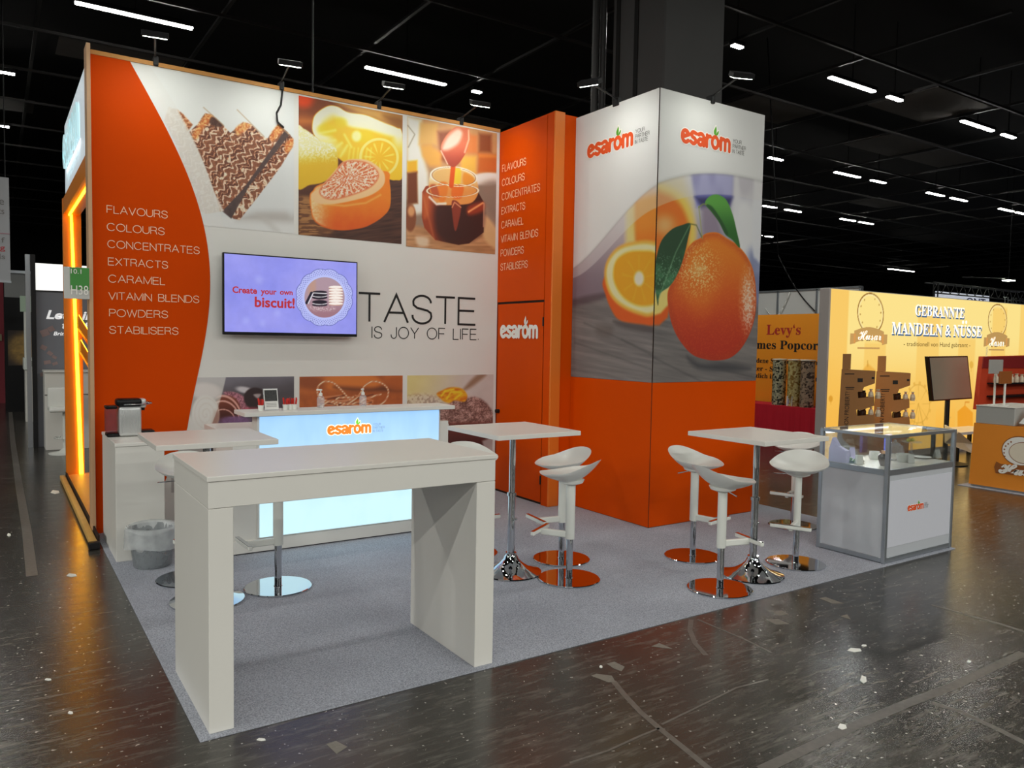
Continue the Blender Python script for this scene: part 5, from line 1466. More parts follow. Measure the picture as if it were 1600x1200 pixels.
# blue glass flower
x, y = zpt(1305, 720)
t = thing('glass_flower', (x, y, GZ), 'pale blue glass flower in the left corner of the showcase', 'ornament')
for i in range(6):
    an = i * math.pi / 3
    bm = bmesh.new(); add_lathe(bm, [(0, -0.02), (0.014, -0.008), (0.017, 0.004), (0.01, 0.018), (0, 0.024)], 0, 0, 10, 0.5)
    bmesh.ops.rotate(bm, verts=bm.verts, cent=(0, 0, 0), matrix=Matrix.Rotation(an, 3, 'Y'))
    bmesh.ops.translate(bm, verts=bm.verts, vec=(x + 0.03 * math.sin(an), y, GZ + 0.06 + 0.03 * math.cos(an)))
    bm_obj('petal', bm, 'blue glass flower', t, True)
tube('stem', (x, y, GZ), (x, y, GZ + 0.05), 0.008, 'blue glass flower', t, n=10)
# leaf dish
x, y = zpt(1334, 722)
t = thing('leaf_dish', (x, y, GZ), 'dark dish with green leaves in the left half of the showcase', 'dish')
lathe('dish', [(0, 0.0), (0.05, 0.0), (0.085, 0.014), (0.082, 0.016), (0.05, 0.005), (0, 0.005)], M('dark dish', (60, 62, 50), 0.4, noise=0.1), t, x, y, 28, cz=GZ)
for i in range(5):
    an = i * 1.3; bm = bmesh.new(); add_lathe(bm, [(0, GZ + 0.005), (0.02, GZ + 0.009), (0.026, GZ + 0.019), (0.014, GZ + 0.031), (0, GZ + 0.035)], x + 0.04 * math.cos(an), y + 0.04 * math.sin(an), 10, 0.6)
    bm_obj('leaf', bm, 'leaf green', t, True)
def tent_card(u, v, w, h, mat, lb, rz=0.35, nm='tent_card', group='small cards in the showcase'):
    x, y = zpt(u, v)
    t = thing(nm, (x, y, GZ), lb, 'card', group)
    c = math.cos(rz) * w / 2; s_ = math.sin(rz) * w / 2
    for sg in (-1, 1):
        dx, dy = sg * 0.018 * math.sin(rz), -sg * 0.018 * math.cos(rz)
        quad_slab('face', [(x - c - dx, y - s_ - dy, GZ + 0.001), (x + c - dx, y + s_ - dy, GZ + 0.001), (x + c, y + s_, GZ + h), (x - c, y - s_, GZ + h)], (-math.sin(rz), math.cos(rz), 0), 0.0012, mat, t)
    return t
tent_card(1331, 717, 0.05, 0.1, 'lilac card', 'small upright lilac card behind the leaf dish', -0.3)
tent_card(1342, 725, 0.06, 0.075, 'paper', 'small white card leaning right of the leaf dish', -0.6)
tent_card(1423, 724, 0.05, 0.075, 'paper', 'white tent card in the middle of the showcase front', -0.7)
tent_card(1464, 716, 0.1, 0.075, 'paper', 'wide white tent card at the right end of the showcase', 0.1)
# steel shaker
x, y = zpt(1380, 728)
t = thing('steel_shaker', (x, y, GZ), 'round steel shaker just behind the front showcase post', 'shaker')
lathe('body', [(0, 0), (0.022, 0), (0.03, 0.02), (0.042, 0.06), (0.04, 0.085), (0.025, 0.1), (0, 0.1)], 'steel', t, x, y, cz=GZ)
lathe('lid', [(0.02, 0.1), (0.024, 0.104), (0.02, 0.124), (0, 0.128)], M('shaker lid', (200, 160, 130), 0.3, 0.5), t, x, y, cz=GZ)
# black jug and white bowl
x, y = zpt(1366, 718)
t = thing('white_jug', (x, y, GZ), 'white jug with dark opening left of the steel shaker', 'jug')
lathe('body', [(0, 0), (0.035, 0), (0.045, 0.03), (0.04, 0.07), (0.036, 0.07), (0.03, 0.012), (0, 0.012)], 'white plastic', t, x, y, cz=GZ)
lathe('opening', [(0, 0.062), (0.036, 0.062), (0.036, 0.064), (0, 0.064)], 'black plastic', t, x, y, cz=GZ)
# glass cloche with glass stand
x, y = zpt(1398, 719)
t = thing('glass_cloche', (x, y, GZ), 'clear ribbed glass cloche just right of the front showcase post', 'cloche')
lathe('plate', [(0, 0), (0.07, 0), (0.08, 0.008), (0, 0.01)], 'acrylic', t, x, y, cz=GZ)
lathe('dome', [(0.068, 0.01), (0.072, 0.07), (0.06, 0.12), (0.03, 0.15), (0.008, 0.158), (0.012, 0.172), (0, 0.18)], 'acrylic', t, x, y, cz=GZ)
x, y = zpt(1412, 722)
t = thing('white_tub', (x, y, GZ), 'white round tub in the middle of the showcase', 'tub')
lathe('tub', [(0, 0), (0.05, 0), (0.058, 0.07), (0.055, 0.07), (0.046, 0.006), (0, 0.006)], 'white plastic', t, x, y, cz=GZ)
x, y = zpt(1441, 716)
t = thing('white_saucer', (x, y, GZ), 'flat white saucer between the two right hand cards', 'saucer')
lathe('saucer', [(0, 0), (0.05, 0.002), (0.075, 0.014), (0.072, 0.016), (0.045, 0.006), (0, 0.006)], 'white plastic', t, x, y, cz=GZ)
x, y = zpt(1441, 712)
t = thing('cake_stand', (x, y + 0.1, GZ), 'small cake stand carrying lemon sweets near the showcase back', 'cake stand')
lathe('stand', [(0, 0), (0.05, 0), (0.012, 0.012), (0.01, 0.1), (0.085, 0.11), (0.085, 0.116), (0, 0.116)], 'acrylic', t, x, y + 0.1, cz=GZ)
for i in range(4):
    lathe('lemon_sweet', [(0, 0.116), (0.018, 0.118), (0.02, 0.13), (0.01, 0.142), (0, 0.143)], M('lemon yellow', (226, 214, 90), 0.4, noise=0.05), t, x - 0.045 + i * 0.03, y + 0.1 + 0.02 * (i % 2), 14, cz=GZ)
t = thing('lilac_box', (5.14, 0.52, GZ), 'lilac pointed box standing in the left back corner of the showcase', 'box')
quad_slab('box', [(5.12, 0.42, GZ), (5.12, 0.58, GZ), (5.12, 0.58, GZ + 0.10), (5.12, 0.55, GZ + 0.2), (5.12, 0.50, GZ + 0.13), (5.12, 0.42, GZ + 0.10)], (1, 0, 0), 0.05, 'lilac card', t)
t = thing('blue_packet', (5.9, 0.5, GZ), 'blue packet standing in the right back corner of the showcase', 'packet')
box('packet', 5.84, 5.92, 0.5, 0.53, GZ, GZ + 0.19, M('packet blue', (90, 100, 190), 0.5, noise=0.05), t, 0.004)
box('packet_band', 5.845, 5.915, 0.498, 0.5, GZ + 0.06, GZ + 0.1, 'paper', t)
# ================================================================ neighbouring stands on the right
# ---- almond stand: backlit wall
MY = 3.3
q = at_y(1299, 451, MY); MX0 = float(q[0]); MZ1 = 2.505
MX1 = 16.5
alm = thing('backlit_wall', (12.5, MY + 0.1, 0), 'glowing yellow fabric wall of the roasted almond stand', 'exhibition wall', kind='thing')
box('frame', MX0 - 0.03, MX1, MY + 0.004, MY + 0.16, 0, MZ1 + 0.01, M('pale frame', (190, 182, 178), 0.5, noise=0.03), alm, 0.004)
mtr = lambda u, v: (lambda p_: (p_[0], p_[2]))(at_y(u, v, MY))
a = Art(MX0, MX1, 0.1, MZ1, 0.013, mtr)
a.crop(1280, 440, 5.0); px, py = local(a, 1280, 440, 5.0, lambda A, B: proj_wall(A, B, MY))
U, V = a.uv()
a.img = a.mix((250, 186, 74), (255, 228, 140), sstep(0.05, 0.8, V))
def stripe(x0, x1, z1, c, al=0.8):
    d_ = sstep(-0.02, 0.02, a.A - x0) * sstep(0.02, -0.02, a.A - x1) * sstep(0.06, -0.02, a.B - z1); a.put(d_ * al, c)
X0 = MX0
stripe(X0, X0 + 0.42, 2.5, (248, 186, 74), 0.6)
for (x0, x1, z1) in ((X0 + 0.85, X0 + 1.4, 1.75), (X0 + 2.25, X0 + 2.9, 2.3), (X0 + 3.5, X0 + 4.05, 1.85), (X0 + 4.6, X0 + 5.1, 2.4), (X0 + 5.6, X0 + 6.2, 2.5), (X0 + 6.7, X0 + 7.2, 2.5)):
    stripe(x0, x1, z1, (248, 196, 92), 0.55)
OC = (196, 148, 52)
a.crop(1280, 440, 5.0)
r, th = a.oval((775, 955), (865, 955), (775, 800), None)
a.put(sstep(0.05, 0.02, np.abs(r - 0.97)) * 0.4, OC)
a.put(sstep(0.3, 0.6, np.sin(th * 14)) * sstep(0.12, 0.05, np.abs(r - 1.05)) * 0.75, (226, 172, 70))
a.put(sstep(0.94, 0.99, np.cos(th * 8)) * sstep(1.0, 0.95, r) * 0.35, OC)
a.line([(775, 955), (735, 1130)], 0.012, OC, 0.01, 0.5); a.line([(775, 955), (815, 1130)], 0.012, OC, 0.01, 0.5)
a.oval((90, 915), (106, 915), (90, 890), (216, 150, 40), 0.01, 0.8); a.line([(90, 935), (92, 958)], 0.006, (216, 150, 40), 0.008, 0.7)
a.fill([(340, 690), (380, 640), (440, 690), (440, 760), (340, 760)], (236, 170, 60), 0.02, 0.7, smooth=False); a.line([(378, 620), (380, 660)], 0.01, OC, 0.01, 0.8)
a.crop(1430, 430, 5.217)
a.fill([(345, 1110), (405, 1060), (470, 1120), (470, 1260), (345, 1260)], (240, 158, 36), 0.01, 0.9, smooth=False)
a.line([(405, 1060), (408, 1035), (440, 1035)], 0.012, (220, 140, 40), 0.008, 0.9)
a.oval((458, 730), (474, 730), (458, 700), (226, 172, 60), 0.01, 0.8); a.line([(458, 750), (456, 785)], 0.008, (226, 172, 60), 0.01, 0.7)
a.line([(235, 1080), (260, 1160), (290, 1160)], 0.012, (226, 180, 84), 0.01, 0.8)
# empty emblem ovals with a ring of dots; the figure inside them is left out
def emblem(c, ex, ey):
    r, th = a.oval(c, ex, ey, None)
    a.put(sstep(0.045, 0.02, np.abs(r - 0.97)), (150, 100, 30))
    a.put(sstep(0.05, 0.02, np.abs(r - 0.9)) * 0.5, (255, 240, 190))
    a.put(sstep(0.7, 0.95, np.sin(th * 12)) * sstep(0.05, 0.02, np.abs(r - 0.78)) * sstep(0.2, 0.5, np.abs(np.cos(th))) * 0.9, (160, 110, 40))
a.crop(1280, 440, 5.0); emblem((403, 250), (505, 262), (405, 88))
a.crop(1430, 430, 5.217); emblem((672, 372), (748, 380), (678, 235))
a.build('printed_fabric', lambda A, B: (A, np.full_like(A, MY), B), 'backlit fabric', alm)
M('lit white letters', (255, 252, 240), 0.5, emit=(255, 252, 240), strength=0.95)
M('lit blue letters', (60, 110, 170), 0.5, emit=(52, 92, 130), strength=0.6)
M('lit brown letters', (90, 62, 20), 0.5, emit=(86, 60, 18), strength=0.6)
M('lit ribbon', (190, 150, 90), 0.5, emit=(176, 140, 84), strength=0.8)
pm = lambda lf: plane_place((0, MY, 0), X_, Z_, (0, -1, 0), lf)
def mline(body, u0, v0, u1, v1, hpx, mats, shadow=0.02, bold=0.0, shear=0.0):
    q0 = mtr(u0, v0); q1 = mtr(u1, v1); qh = mtr(u0, v0 - hpx)
    h = qh[1] - q0[1]
    if len(mats) > 1:
        text_obj('lettering', body, pm(0.004), q0[0] + shadow, q0[1] - shadow * 1.2, q1[0] - q0[0], h, mats[1], alm, shear, bold + 0.025)
    text_obj('lettering', body, pm(0.008), q0[0], q0[1], q1[0] - q0[0], h, mats[0], alm, shear, bold)
bold = lambda s: ''.join(chr(0x1D400 + ord(c) - 65) if 'A' <= c <= 'Z' else chr(0x1D41A + ord(c) - 97) if 'a' <= c <= 'z' else c for c in s)
script = lambda s: ''.join(chr(0x1D4D0 + ord(c) - 65) if 'A' <= c <= 'Z' else chr(0x1D4EA + ord(c) - 97) if 'a' <= c <= 'z' else c for c in s)
mline(bold('GEBRANNTE'), 1429, 493, 1506, 496, 17.5, ('lit white letters', 'lit blue letters'), bold=0.0)
mline(bold('MANDELN & N') + 'U' * 0 + bold('USSE'), 1392, 522, 1533, 528, 19.5, ('lit white letters', 'lit blue letters'), bold=0.0)
bm = bmesh.new()
for u in (1504, 1509):
    q = mtr(u, 503.5); bm.faces.new([bm.verts.new(pm(0.008)((q[0] + 0.03 * math.cos(t), q[1] + 0.03 * math.sin(t)))) for t in [2 * math.pi * i / 12 for i in range(12)]])
bm_obj('umlaut_dot', bm, 'lit white letters', alm)
mline('- traditionell von Hand gebrannt -', 1411, 543, 1515, 546.5, 9.5, ('lit brown letters',))
for (u0, v0, u1, v1, ub, vb, ue, ve) in ((1328, 531, 1386, 533, 1340, 530, 1376, 531), (1537, 537, 1577, 539, 1545, 540, 1568, 541)):
    bm = bmesh.new(); pl = pm(0.005)
    A0, A1 = mtr(u0, v0 - 8), mtr(u1, v1 - 8); w = A1[0] - A0[0]
    def R_(f, g): return pl((A0[0] + w * f, A0[1] + g))
    for f0, f1, z0, z1 in ((0.0, 0.14, -0.14, 0.02), (0.86, 1.0, -0.14, 0.02)):
        bm.faces.new([bm.verts.new(R_(*p)) for p in ((f0, z0), (f1, z0 + 0.02), (f1, z1), (f0, z1))])
    n = 10
    tp = [bm.verts.new(R_(0.1 + 0.8 * i / n, 0.06 + 0.06 * math.sin(math.pi * i / n))) for i in range(n + 1)]
    bt = [bm.verts.new(R_(0.1 + 0.8 * i / n, -0.12 + 0.06 * math.sin(math.pi * i / n))) for i in range(n + 1)]
    for i in range(n):
        bm.faces.new((bt[i], bt[i + 1], tp[i + 1], tp[i]))
    bm_obj('ribbon', bm, 'lit ribbon', alm)
    mline(script('Husar'), ub, vb + 1, ue, ve + 2, 15, ('lit white letters', 'lit brown letters'), 0.012, 0.0)
    bm = bmesh.new()
    bm.faces.new([bm.verts.new(pl((A0[0] + w * f, A0[1] + g))) for f, g in ((0.2, -0.2), (0.8, -0.2), (0.8, -0.175), (0.2, -0.175))])
    bm_obj('small_text_line', bm, 'lit ribbon', alm)
area_light('backlit_wall_spill', (11.6, MY - 0.03, 1.3), (11.6, 0, 1.2), 5.0, 2.2, 26, (1.0, 0.8, 0.42))

# ---- cardboard displays with jars
M('cardboard', (168, 118, 70), 0.75, noise=0.06, scale=14); M('cardboard dark', (120, 84, 50), 0.75, noise=0.06, scale=14)
M('dark jar', (52, 30, 20), 0.2, noise=0.3, scale=30); M('clear bag', (214, 196, 170), 0.25, noise=0.2, scale=30)
NV = np.array((0.84, 0.54, 0.0)); SV = np.array((0.54, -0.84, 0.0))      # the displays stand turned towards the aisle
def display(du, label):
    A_ = at_y(1308 + du, 660, 3.08)
    def f(u, v, back=0.0):
        d = _ray(u + du, v + du * 0.06); return CAM + d * (float((A_ - CAM) @ NV) / float(d @ NV)) + NV * back
    t = thing('cardboard_display', (float(A_[0]) + 0.3, float(A_[1]) - 0.1, 0), label, 'display stand', 'brown cardboard displays before the glowing wall')
    P = lambda q, b=0.0: tuple(map(float, f(q[0], q[1], b)))
    def PZ(q, z, b=0.0):
        p_ = f(q[0], q[1], b); return (float(p_[0]), float(p_[1]), z)
    side = [PZ((1308, 660), 0.0), P((1315, 577)), P((1368, 580)), P((1367, 599)), P((1350, 605)), P((1347, 612)), P((1340, 612)), P((1341, 622)), P((1366, 620)), P((1366, 634)), P((1346, 641)), P((1338, 640)), P((1339, 650)), P((1366, 648)), P((1367, 660)), PZ((1366, 660), 0.0)]
    quad_slab('side_panel', side, NV, 0.012, 'cardboard', t)
    quad_slab('side_panel', [tuple(np.array(q) + NV * 0.17) for q in side], NV, 0.012, 'cardboard', t)
    quad_slab('header', [P(q) for q in ((1316, 577), (1317, 553), (1330, 553), (1329, 577))], NV, 0.18, 'cardboard', t)
    for v, ul in ((583, 1318), (624, 1342), (652, 1340)):
        p0 = np.array(P((ul, v), 0.014)); p1 = np.array(P((1364, v), 0.014)); p1[2] = p0[2]
        quad_slab('tray', [p0, p1, p1 + NV * 0.155, p0 + NV * 0.155], (0, 0, 1), 0.012, 'cardboard dark', t)
    sv = SV * 1.0
    pl = plane_place(P((1326, 655)), (0, 0, 1), -SV, -NV, 0.003)
    text_obj('lettering', 'SCHON PROBIERT?', pl, -0.2, 0.0, P((1326, 612))[2] - P((1326, 655))[2] + 0.2, 0.055, 'black lettering', t)
    bm = bmesh.new()
    for (u0, v0, w, h) in ((1320, 585, 15, 1.5), (1321, 606, 14, 1.2), (1322, 608.5, 12, 1.2), (1340, 597, 8, 6), (1362, 592, 4, 3)):
        q = [np.array(P(r)) - NV * 0.002 for r in ((u0, v0), (u0 + w, v0), (u0 + w, v0 - h), (u0, v0 - h))]
        bm.faces.new([bm.verts.new(tuple(p_)) for p_ in q])
    bm_obj('print_mark', bm, 'black lettering', t)
    return t, P
def jar(x, y, z, lb, g):
    t = thing('nut_jar', (x, y, z), lb, 'jar', g)
    lathe('glass', [(0, 0), (0.05, 0), (0.058, 0.02), (0.058, 0.075), (0.045, 0.09), (0, 0.09)], 'dark jar', t, x, y, 16, cz=z)
    lathe('lid', [(0.048, 0.09), (0.05, 0.094), (0.05, 0.108), (0, 0.11)], 'black plastic', t, x, y, 16, cz=z)
def bag(x, y, z, lb, g):
    t = thing('nut_bag', (x, y, z), lb, 'bag', g)
    bm = bmesh.new(); add_lathe(bm, [(0, z), (0.034, z + 0.004), (0.04, z + 0.05), (0.03, z + 0.09), (0.012, z + 0.105), (0.025, z + 0.13), (0, z + 0.125)], x, y, 9, 0.9)
    bm_obj('pouch', bm, 'clear bag', t)
    lathe('tie', [(0.014, 0.1), (0.017, 0.104), (0.014, 0.108)], 'red card', t, x, y, 10, cz=z)
for du, lb, which in ((0, 'left of the two brown cardboard displays before the glowing almond wall', 'left'), (55, 'right of the two brown cardboard displays before the glowing almond wall', 'right')):
    t, P = display(du, lb)
    for v, sh in ((624, 'upper'), (652, 'lower')):
        p0 = np.array(P((1346, v), 0.085)); z = P((1342, v), 0.014)[2] + 0.0125
        jar(p0[0], p0[1], z, 'dark nut jar in the %s gap of the %s cardboard display' % (sh, which), 'jars in the cardboard displays')
        for i, off in enumerate((0.115, 0.205)):
            bag(p0[0] + SV[0] * off, p0[1] + SV[1] * off, z, '%s clear nut bag in the %s gap of the %s cardboard display' % (('inner', 'outer')[i], sh, which), 'nut bags in the cardboard displays')

# ---- monitor on a stand
t = thing('monitor_stand', (11.0, 2.62, 0), 'black monitor on a pole before the glowing almond wall', 'monitor')
PM = [at_y(u, v, 2.6) for u, v in ((1450, 557), (1512, 556), (1519, 623), (1457, 627))]
quad_slab('housing', PM, (0, 1, 0), 0.05, 'black plastic', t)
cM = sum(PM) / 4
quad_slab('screen', [cM + (p_ - cM) * 0.94 + np.array((0, -0.003, 0)) for p_ in PM], (0, -1, 0), 0.002, M('dim screen', (84, 84, 76), 0.12, noise=0.25, scale=1.6, emit=(120, 118, 100), strength=0.35), t)
tube('pole', (float(cM[0]), 2.63, 0.02), (float(cM[0]), 2.63, float(cM[2])), 0.035, 'black metal', t)
lathe('foot', [(0, 0), (0.3, 0), (0.3, 0.015), (0, 0.03)], 'black metal', t, float(cM[0]), 2.63)

# ---- orange counter at the right edge
HX = 9.37
hc = thing('orange_counter', (9.9, 0.6, 0), 'orange counter with round white emblem at the right photo edge', 'counter')
M('counter orange', (232, 142, 44), 0.5, noise=0.06, scale=3); M('counter brown', (150, 88, 40), 0.5, noise=0.05)
bm = bmesh.new()
bt = [(HX, 1.50, 0.03), (HX, -1.2, 0.03), (10.5, -1.2, 0.03), (10.5, 1.50, 0.03)]
tp = [(HX - 0.02, 1.62, 0.70), (HX, -1.2, 0.72), (10.5, -1.2, 0.72), (10.5, 1.62, 0.70)]
tp = [(HX, 1.47, 0.79), (HX, -1.2, 0.79), (10.5, -1.2, 0.79), (10.5, 1.47, 0.79)]
v0 = [bm.verts.new(p_) for p_ in bt]; v1 = [bm.verts.new(p_) for p_ in tp]
bm.faces.new(v0[::-1]); bm.faces.new(v1)
for i in range(4):
    bm.faces.new((v0[i], v0[(i + 1) % 4], v1[(i + 1) % 4], v1[i]))
bm_obj('body', bm, 'counter orange', hc)
box('plinth', HX + 0.02, 10.5, -1.2, 1.48, 0.006, 0.03, 'aluminium', hc)
htr = lambda u, v: (lambda q: (q[1], q[2]))(at_x(u, v, HX - 0.004))
def disc(name, cu, cv, ru, rv, mat, lf, n=40):
    c = np.array(htr(cu, cv)); e = np.array(htr(cu + ru, cv)); f = np.array(htr(cu, cv - rv))
    r1 = abs(e[0] - c[0]); r2 = abs(f[1] - c[1])
    bm = bmesh.new(); bm.faces.new([bm.verts.new((HX - lf, c[0] + r1 * math.cos(2 * math.pi * i / n), c[1] + r2 * math.sin(2 * math.pi * i / n))) for i in range(n)])
    return bm_obj(name, bm, mat, hc)
disc('emblem_ring', 1594, 705, 30.5, 23.5, 'counter brown', 0.003)
disc('emblem_field', 1594, 705, 29, 22, 'white lettering', 0.005)
for i, (u, v) in enumerate(((1570, 713), (1569, 707.5), (1569.5, 702), (1571.5, 697), (1575.5, 693.5), (1580, 690.5))):
    disc('emblem_dot', u, v, 1.4, 1.3, 'counter brown', 0.007, 10)
disc('emblem_inner_ring', 1600, 708, 24.5, 17, 'counter brown', 0.006); disc('emblem_inner_field', 1600, 708, 23.5, 16, 'cream', 0.007)
pl = plane_place((HX, 0, 0), (0, -1, 0), Z_, (-1, 0, 0), 0.009)
q0 = htr(1556, 739); q1 = htr(1615, 742)
bm = bmesh.new(); bm.faces.new([bm.verts.new(pl((-q0[0] + a_, q0[1] + b_))) for a_, b_ in ((0.0, 0.0), (0.55, 0.02), (0.55, 0.12), (0.05, 0.12), (0.0, 0.14), (-0.02, 0.07))])
bm_obj('ribbon', bm, 'counter brown', hc)
pl = plane_place((HX, 0, 0), (0, -1, 0), Z_, (-1, 0, 0), 0.012)
text_obj('lettering', script('Husar'), pl, -q0[0] + 0.03, q0[1] + 0.005, 0.52, 0.13, 'white lettering', hc, 0.0, 0.03)
t = thing('grey_crate', (9.75, 1.25, 0.79), 'plain grey box standing on the orange counter', 'box')
box('body', HX + 0.01, 10.3, 1.02, 1.46, 0.79, 1.0, M('box grey', (168, 168, 164), 0.5, noise=0.03), t, 0.006)
box('rim', HX + 0.005, 10.31, 1.015, 1.465, 1.0, 1.012, 'white laminate edge', t, 0.003)
t = thing('paper_bag', (9.6, 0.78, 0.79), 'white paper bag lying at the right end of the orange counter', 'bag')
quad_slab('bag', [(9.4, 0.98, 0.83), (9.4, 0.5, 0.80), (9.5, 0.5, 0.98), (9.5, 0.9, 0.99)], (1, 0, 0.2), 0.12, 'paper', t)
# red display with jars behind it
t = thing('red_display', (11.4, 2.2, 0), 'red printed display of nut packs behind the orange counter', 'display stand')
RP = [at_y(u, v, 2.2) for u, v in ((1527, 640), (1536, 557), (1620, 555), (1625, 640))]
quad_slab('panel', RP, (0, 1, 0), 0.06, M('display red', (206, 70, 40), 0.5, noise=0.12, scale=3), t)
HP_ = [at_y(u, v, 2.195) for u, v in ((1534, 575), (1536, 558), (1620, 556), (1622, 575))]
quad_slab('header', HP_, (0, -1, 0), 0.01, M('display dark red', (140, 36, 36), 0.5, noise=0.1), t)
pl = plane_place((0, 2.19, 0), (-0.05, 0, 1), (-1, 0, -0.05), (0, -1, 0), 0.004)
q0 = at_y(1542, 630, 2.19)
text_obj('lettering', 'PORTMAN', pl, q0[2], -q0[0], 0.25, 0.06, 'white lettering', t)
for i in range(7):
    q = at_y(1556 + 8 * i, 590 + (i % 2), 2.1)
    tt = thing('nut_pack', tuple(map(float, q)), 'clear nut pack on the red display, %s in the row from its left' % ('first', 'second', 'third', 'fourth', 'fifth', 'sixth', 'seventh')[i], 'pack', 'nut packs on the red display')
    lathe('pouch', [(0, -0.08), (0.035, -0.075), (0.038, 0.0), (0.02, 0.035), (0.03, 0.06), (0, 0.06)], 'clear bag', tt, float(q[0]), float(q[1]), 10, cz=float(q[2]))
for r_, v in enumerate((598, 618)):
    z = float(at_y(1570, v, 2.08)[2])
    box('rack_shelf', float(RP[1][0]) + 0.15, float(RP[2][0]), 2.02, 2.195, z - 0.02, z, 'black metal', t)
for i, (u0, v0, u1, v1, m_) in enumerate(((1546, 562, 1568, 584, 'box grey'), (1562, 580, 1582, 600, 'counter brown'))):
    yb_ = 1.34 - 0.12 * i; c0 = at_y(u0, v1, yb_); c1 = at_y(u1, v0, yb_)
    t = thing('price_board', (float(c0[0]), 1.3, 1.012), ('pale square board on a thin post, on the grey box', 'brown square board on a thin post, on the grey box')[i], 'board', 'boards on posts on the grey box')
    box('board', float(c0[0]), float(c1[0]), yb_, yb_ + 0.015, float(c0[2]), float(c1[2]), m_, t, 0.003)
    tube('post', (float(c0[0] + c1[0]) / 2, yb_ + 0.008, 1.012), (float(c0[0] + c1[0]) / 2, yb_ + 0.008, float(c0[2])), 0.012, 'white plastic', t, n=10)
    box('foot', float(c0[0] + c1[0]) / 2 - 0.05, float(c0[0] + c1[0]) / 2 + 0.05, yb_ - 0.03, yb_ + 0.045, 1.012, 1.02, 'white plastic', t)
t = thing('white_sheet_table', (9.9, 2.3, 0), 'white cloth hanging over a low table behind the showcase', 'cloth')
quad_slab('cloth', [at_y(1478, 664, 2.6), at_y(1500, 676, 2.3), at_y(1522, 695, 2.2), at_y(1520, 708, 2.2), at_y(1478, 692, 2.6)], (0, 1, 0), 0.02, 'paper', t)
bm = bmesh.new(); add_box(bm, 11.35, 12.6, 2.62, 3.1, 0.40, 0.44); bm_obj('tabletop', bm, 'white laminate edge', t)
for x in (11.4, 12.5):
    box('leg', x, x + 0.05, 2.66, 2.71, 0, 0.4, 'black metal', t); box('leg', x, x + 0.05, 3.02, 3.07, 0, 0.4, 'black metal', t)
tag(box('carpet', 9.3, 10.6, -1.3, 1.6, 0.0, 0.006, 'needle felt carpet'), 'narrow grey carpet under the orange counter at the right edge', 'carpet')

# ---- popcorn stand
PX = 11.2
pw_ = thing('popcorn_wall', (PX + 0.1, 5.6, 0), 'orange printed wall with red and black lettering behind the popcorn tubes', 'exhibition wall', kind='thing')
box('panel', PX, PX + 0.06, 4.4, 7.6, 0.0, 2.265, M('popcorn orange', (238, 148, 30), 0.55, noise=0.04), pw_)
ptr = lambda u, v: (lambda q: (q[1], q[2]))(at_x(u, v, PX))
pl = plane_place((PX, 0, 0), (0, -1, 0), Z_, (-1, 0, 0), 0.004)
M('letter red', (178, 44, 36), 0.6)
def pline(body, u0, v0, u1, h, mat, bolded=True):
    q0 = ptr(u0, v0); q1 = ptr(u1, v0 - 1)
    text_obj('lettering', bold(body) if bolded else body, pl, -q0[0], q0[1], q0[0] - q1[0], h, mat, pw_, 0.0, 0.006)
pline('Levy‘s', 1197.5, 527.5, 1251, 0.24, 'letter red')
pline('Homes Popcorn', 1160, 548, 1290, 0.2, 'black lettering')
pline('verschiedene Sorten erhältlich', 1150, 565.5, 1278, 0.09, 'black lettering')
pline('Zucker - Salz - Schoko', 1160, 578, 1270, 0.09, 'black lettering')
pline('zusätzlich in anderen Tüten', 1160, 589, 1280, 0.09, 'black lettering')
rt = thing('cloth_table', (10.85, 5.2, 0), 'table covered to the floor with a dark red cloth', 'table')
bm = bmesh.new(); n = 40
tl_, bl_ = [], []
for i in range(n + 1):
    y = 4.55 + (6.6 - 4.55) * i / n
    tl_.append(bm.verts.new((10.6, y, 0.665))); bl_.append(bm.verts.new((10.58 + 0.018 * math.sin(i * 1.7), y, 0.01)))
for i in range(n):
    bm.faces.new((bl_[i], bl_[i + 1], tl_[i + 1], tl_[i]))
e1 = [bm.verts.new((11.15, 4.55, 0.665)), bm.verts.new((11.15, 6.6, 0.665)), bm.verts.new((11.15, 4.55, 0.01))]
bm.faces.new((tl_[0], e1[0], e1[2], bl_[0])); bm.faces.new(tl_ + [e1[1], e1[0]])
bm_obj('cloth', bm, M('dark red cloth', (190, 12, 38), 0.8, noise=0.08, scale=5), rt)
def pop_mat(name, c0, c1):
    m = bpy.data.materials.new(name); m.use_nodes = True; nt = m.node_tree; b = nt.nodes['Principled BSDF']
    tc = nt.nodes.new('ShaderNodeTexCoord'); v = nt.nodes.new('ShaderNodeTexVoronoi'); v.inputs['Scale'].default_value = 34
    r = nt.nodes.new('ShaderNodeValToRGB'); r.color_ramp.interpolation = 'LINEAR'
    r.color_ramp.elements[0].color = lin(c0); r.color_ramp.elements[1].color = lin(c1); r.color_ramp.elements[1].position = 0.6; r.color_ramp.elements[0].position = 0.25
    sp = nt.nodes.new('ShaderNodeSeparateColor')
    nt.links.new(tc.outputs['Object'], v.inputs['Vector']); nt.links.new(v.outputs['Color'], sp.inputs[0]); nt.links.new(sp.outputs[0], r.inputs['Fac']); nt.links.new(r.outputs[0], b.inputs['Base Color'])
    b.inputs['Roughness'].default_value = 0.3
    MATS[name] = m
pop_mat('popcorn dark', (44, 40, 26), (226, 218, 186)); pop_mat('popcorn light', (176, 130, 50), (244, 226, 160)); pop_mat('popcorn brown', (70, 44, 34), (206, 176, 150))
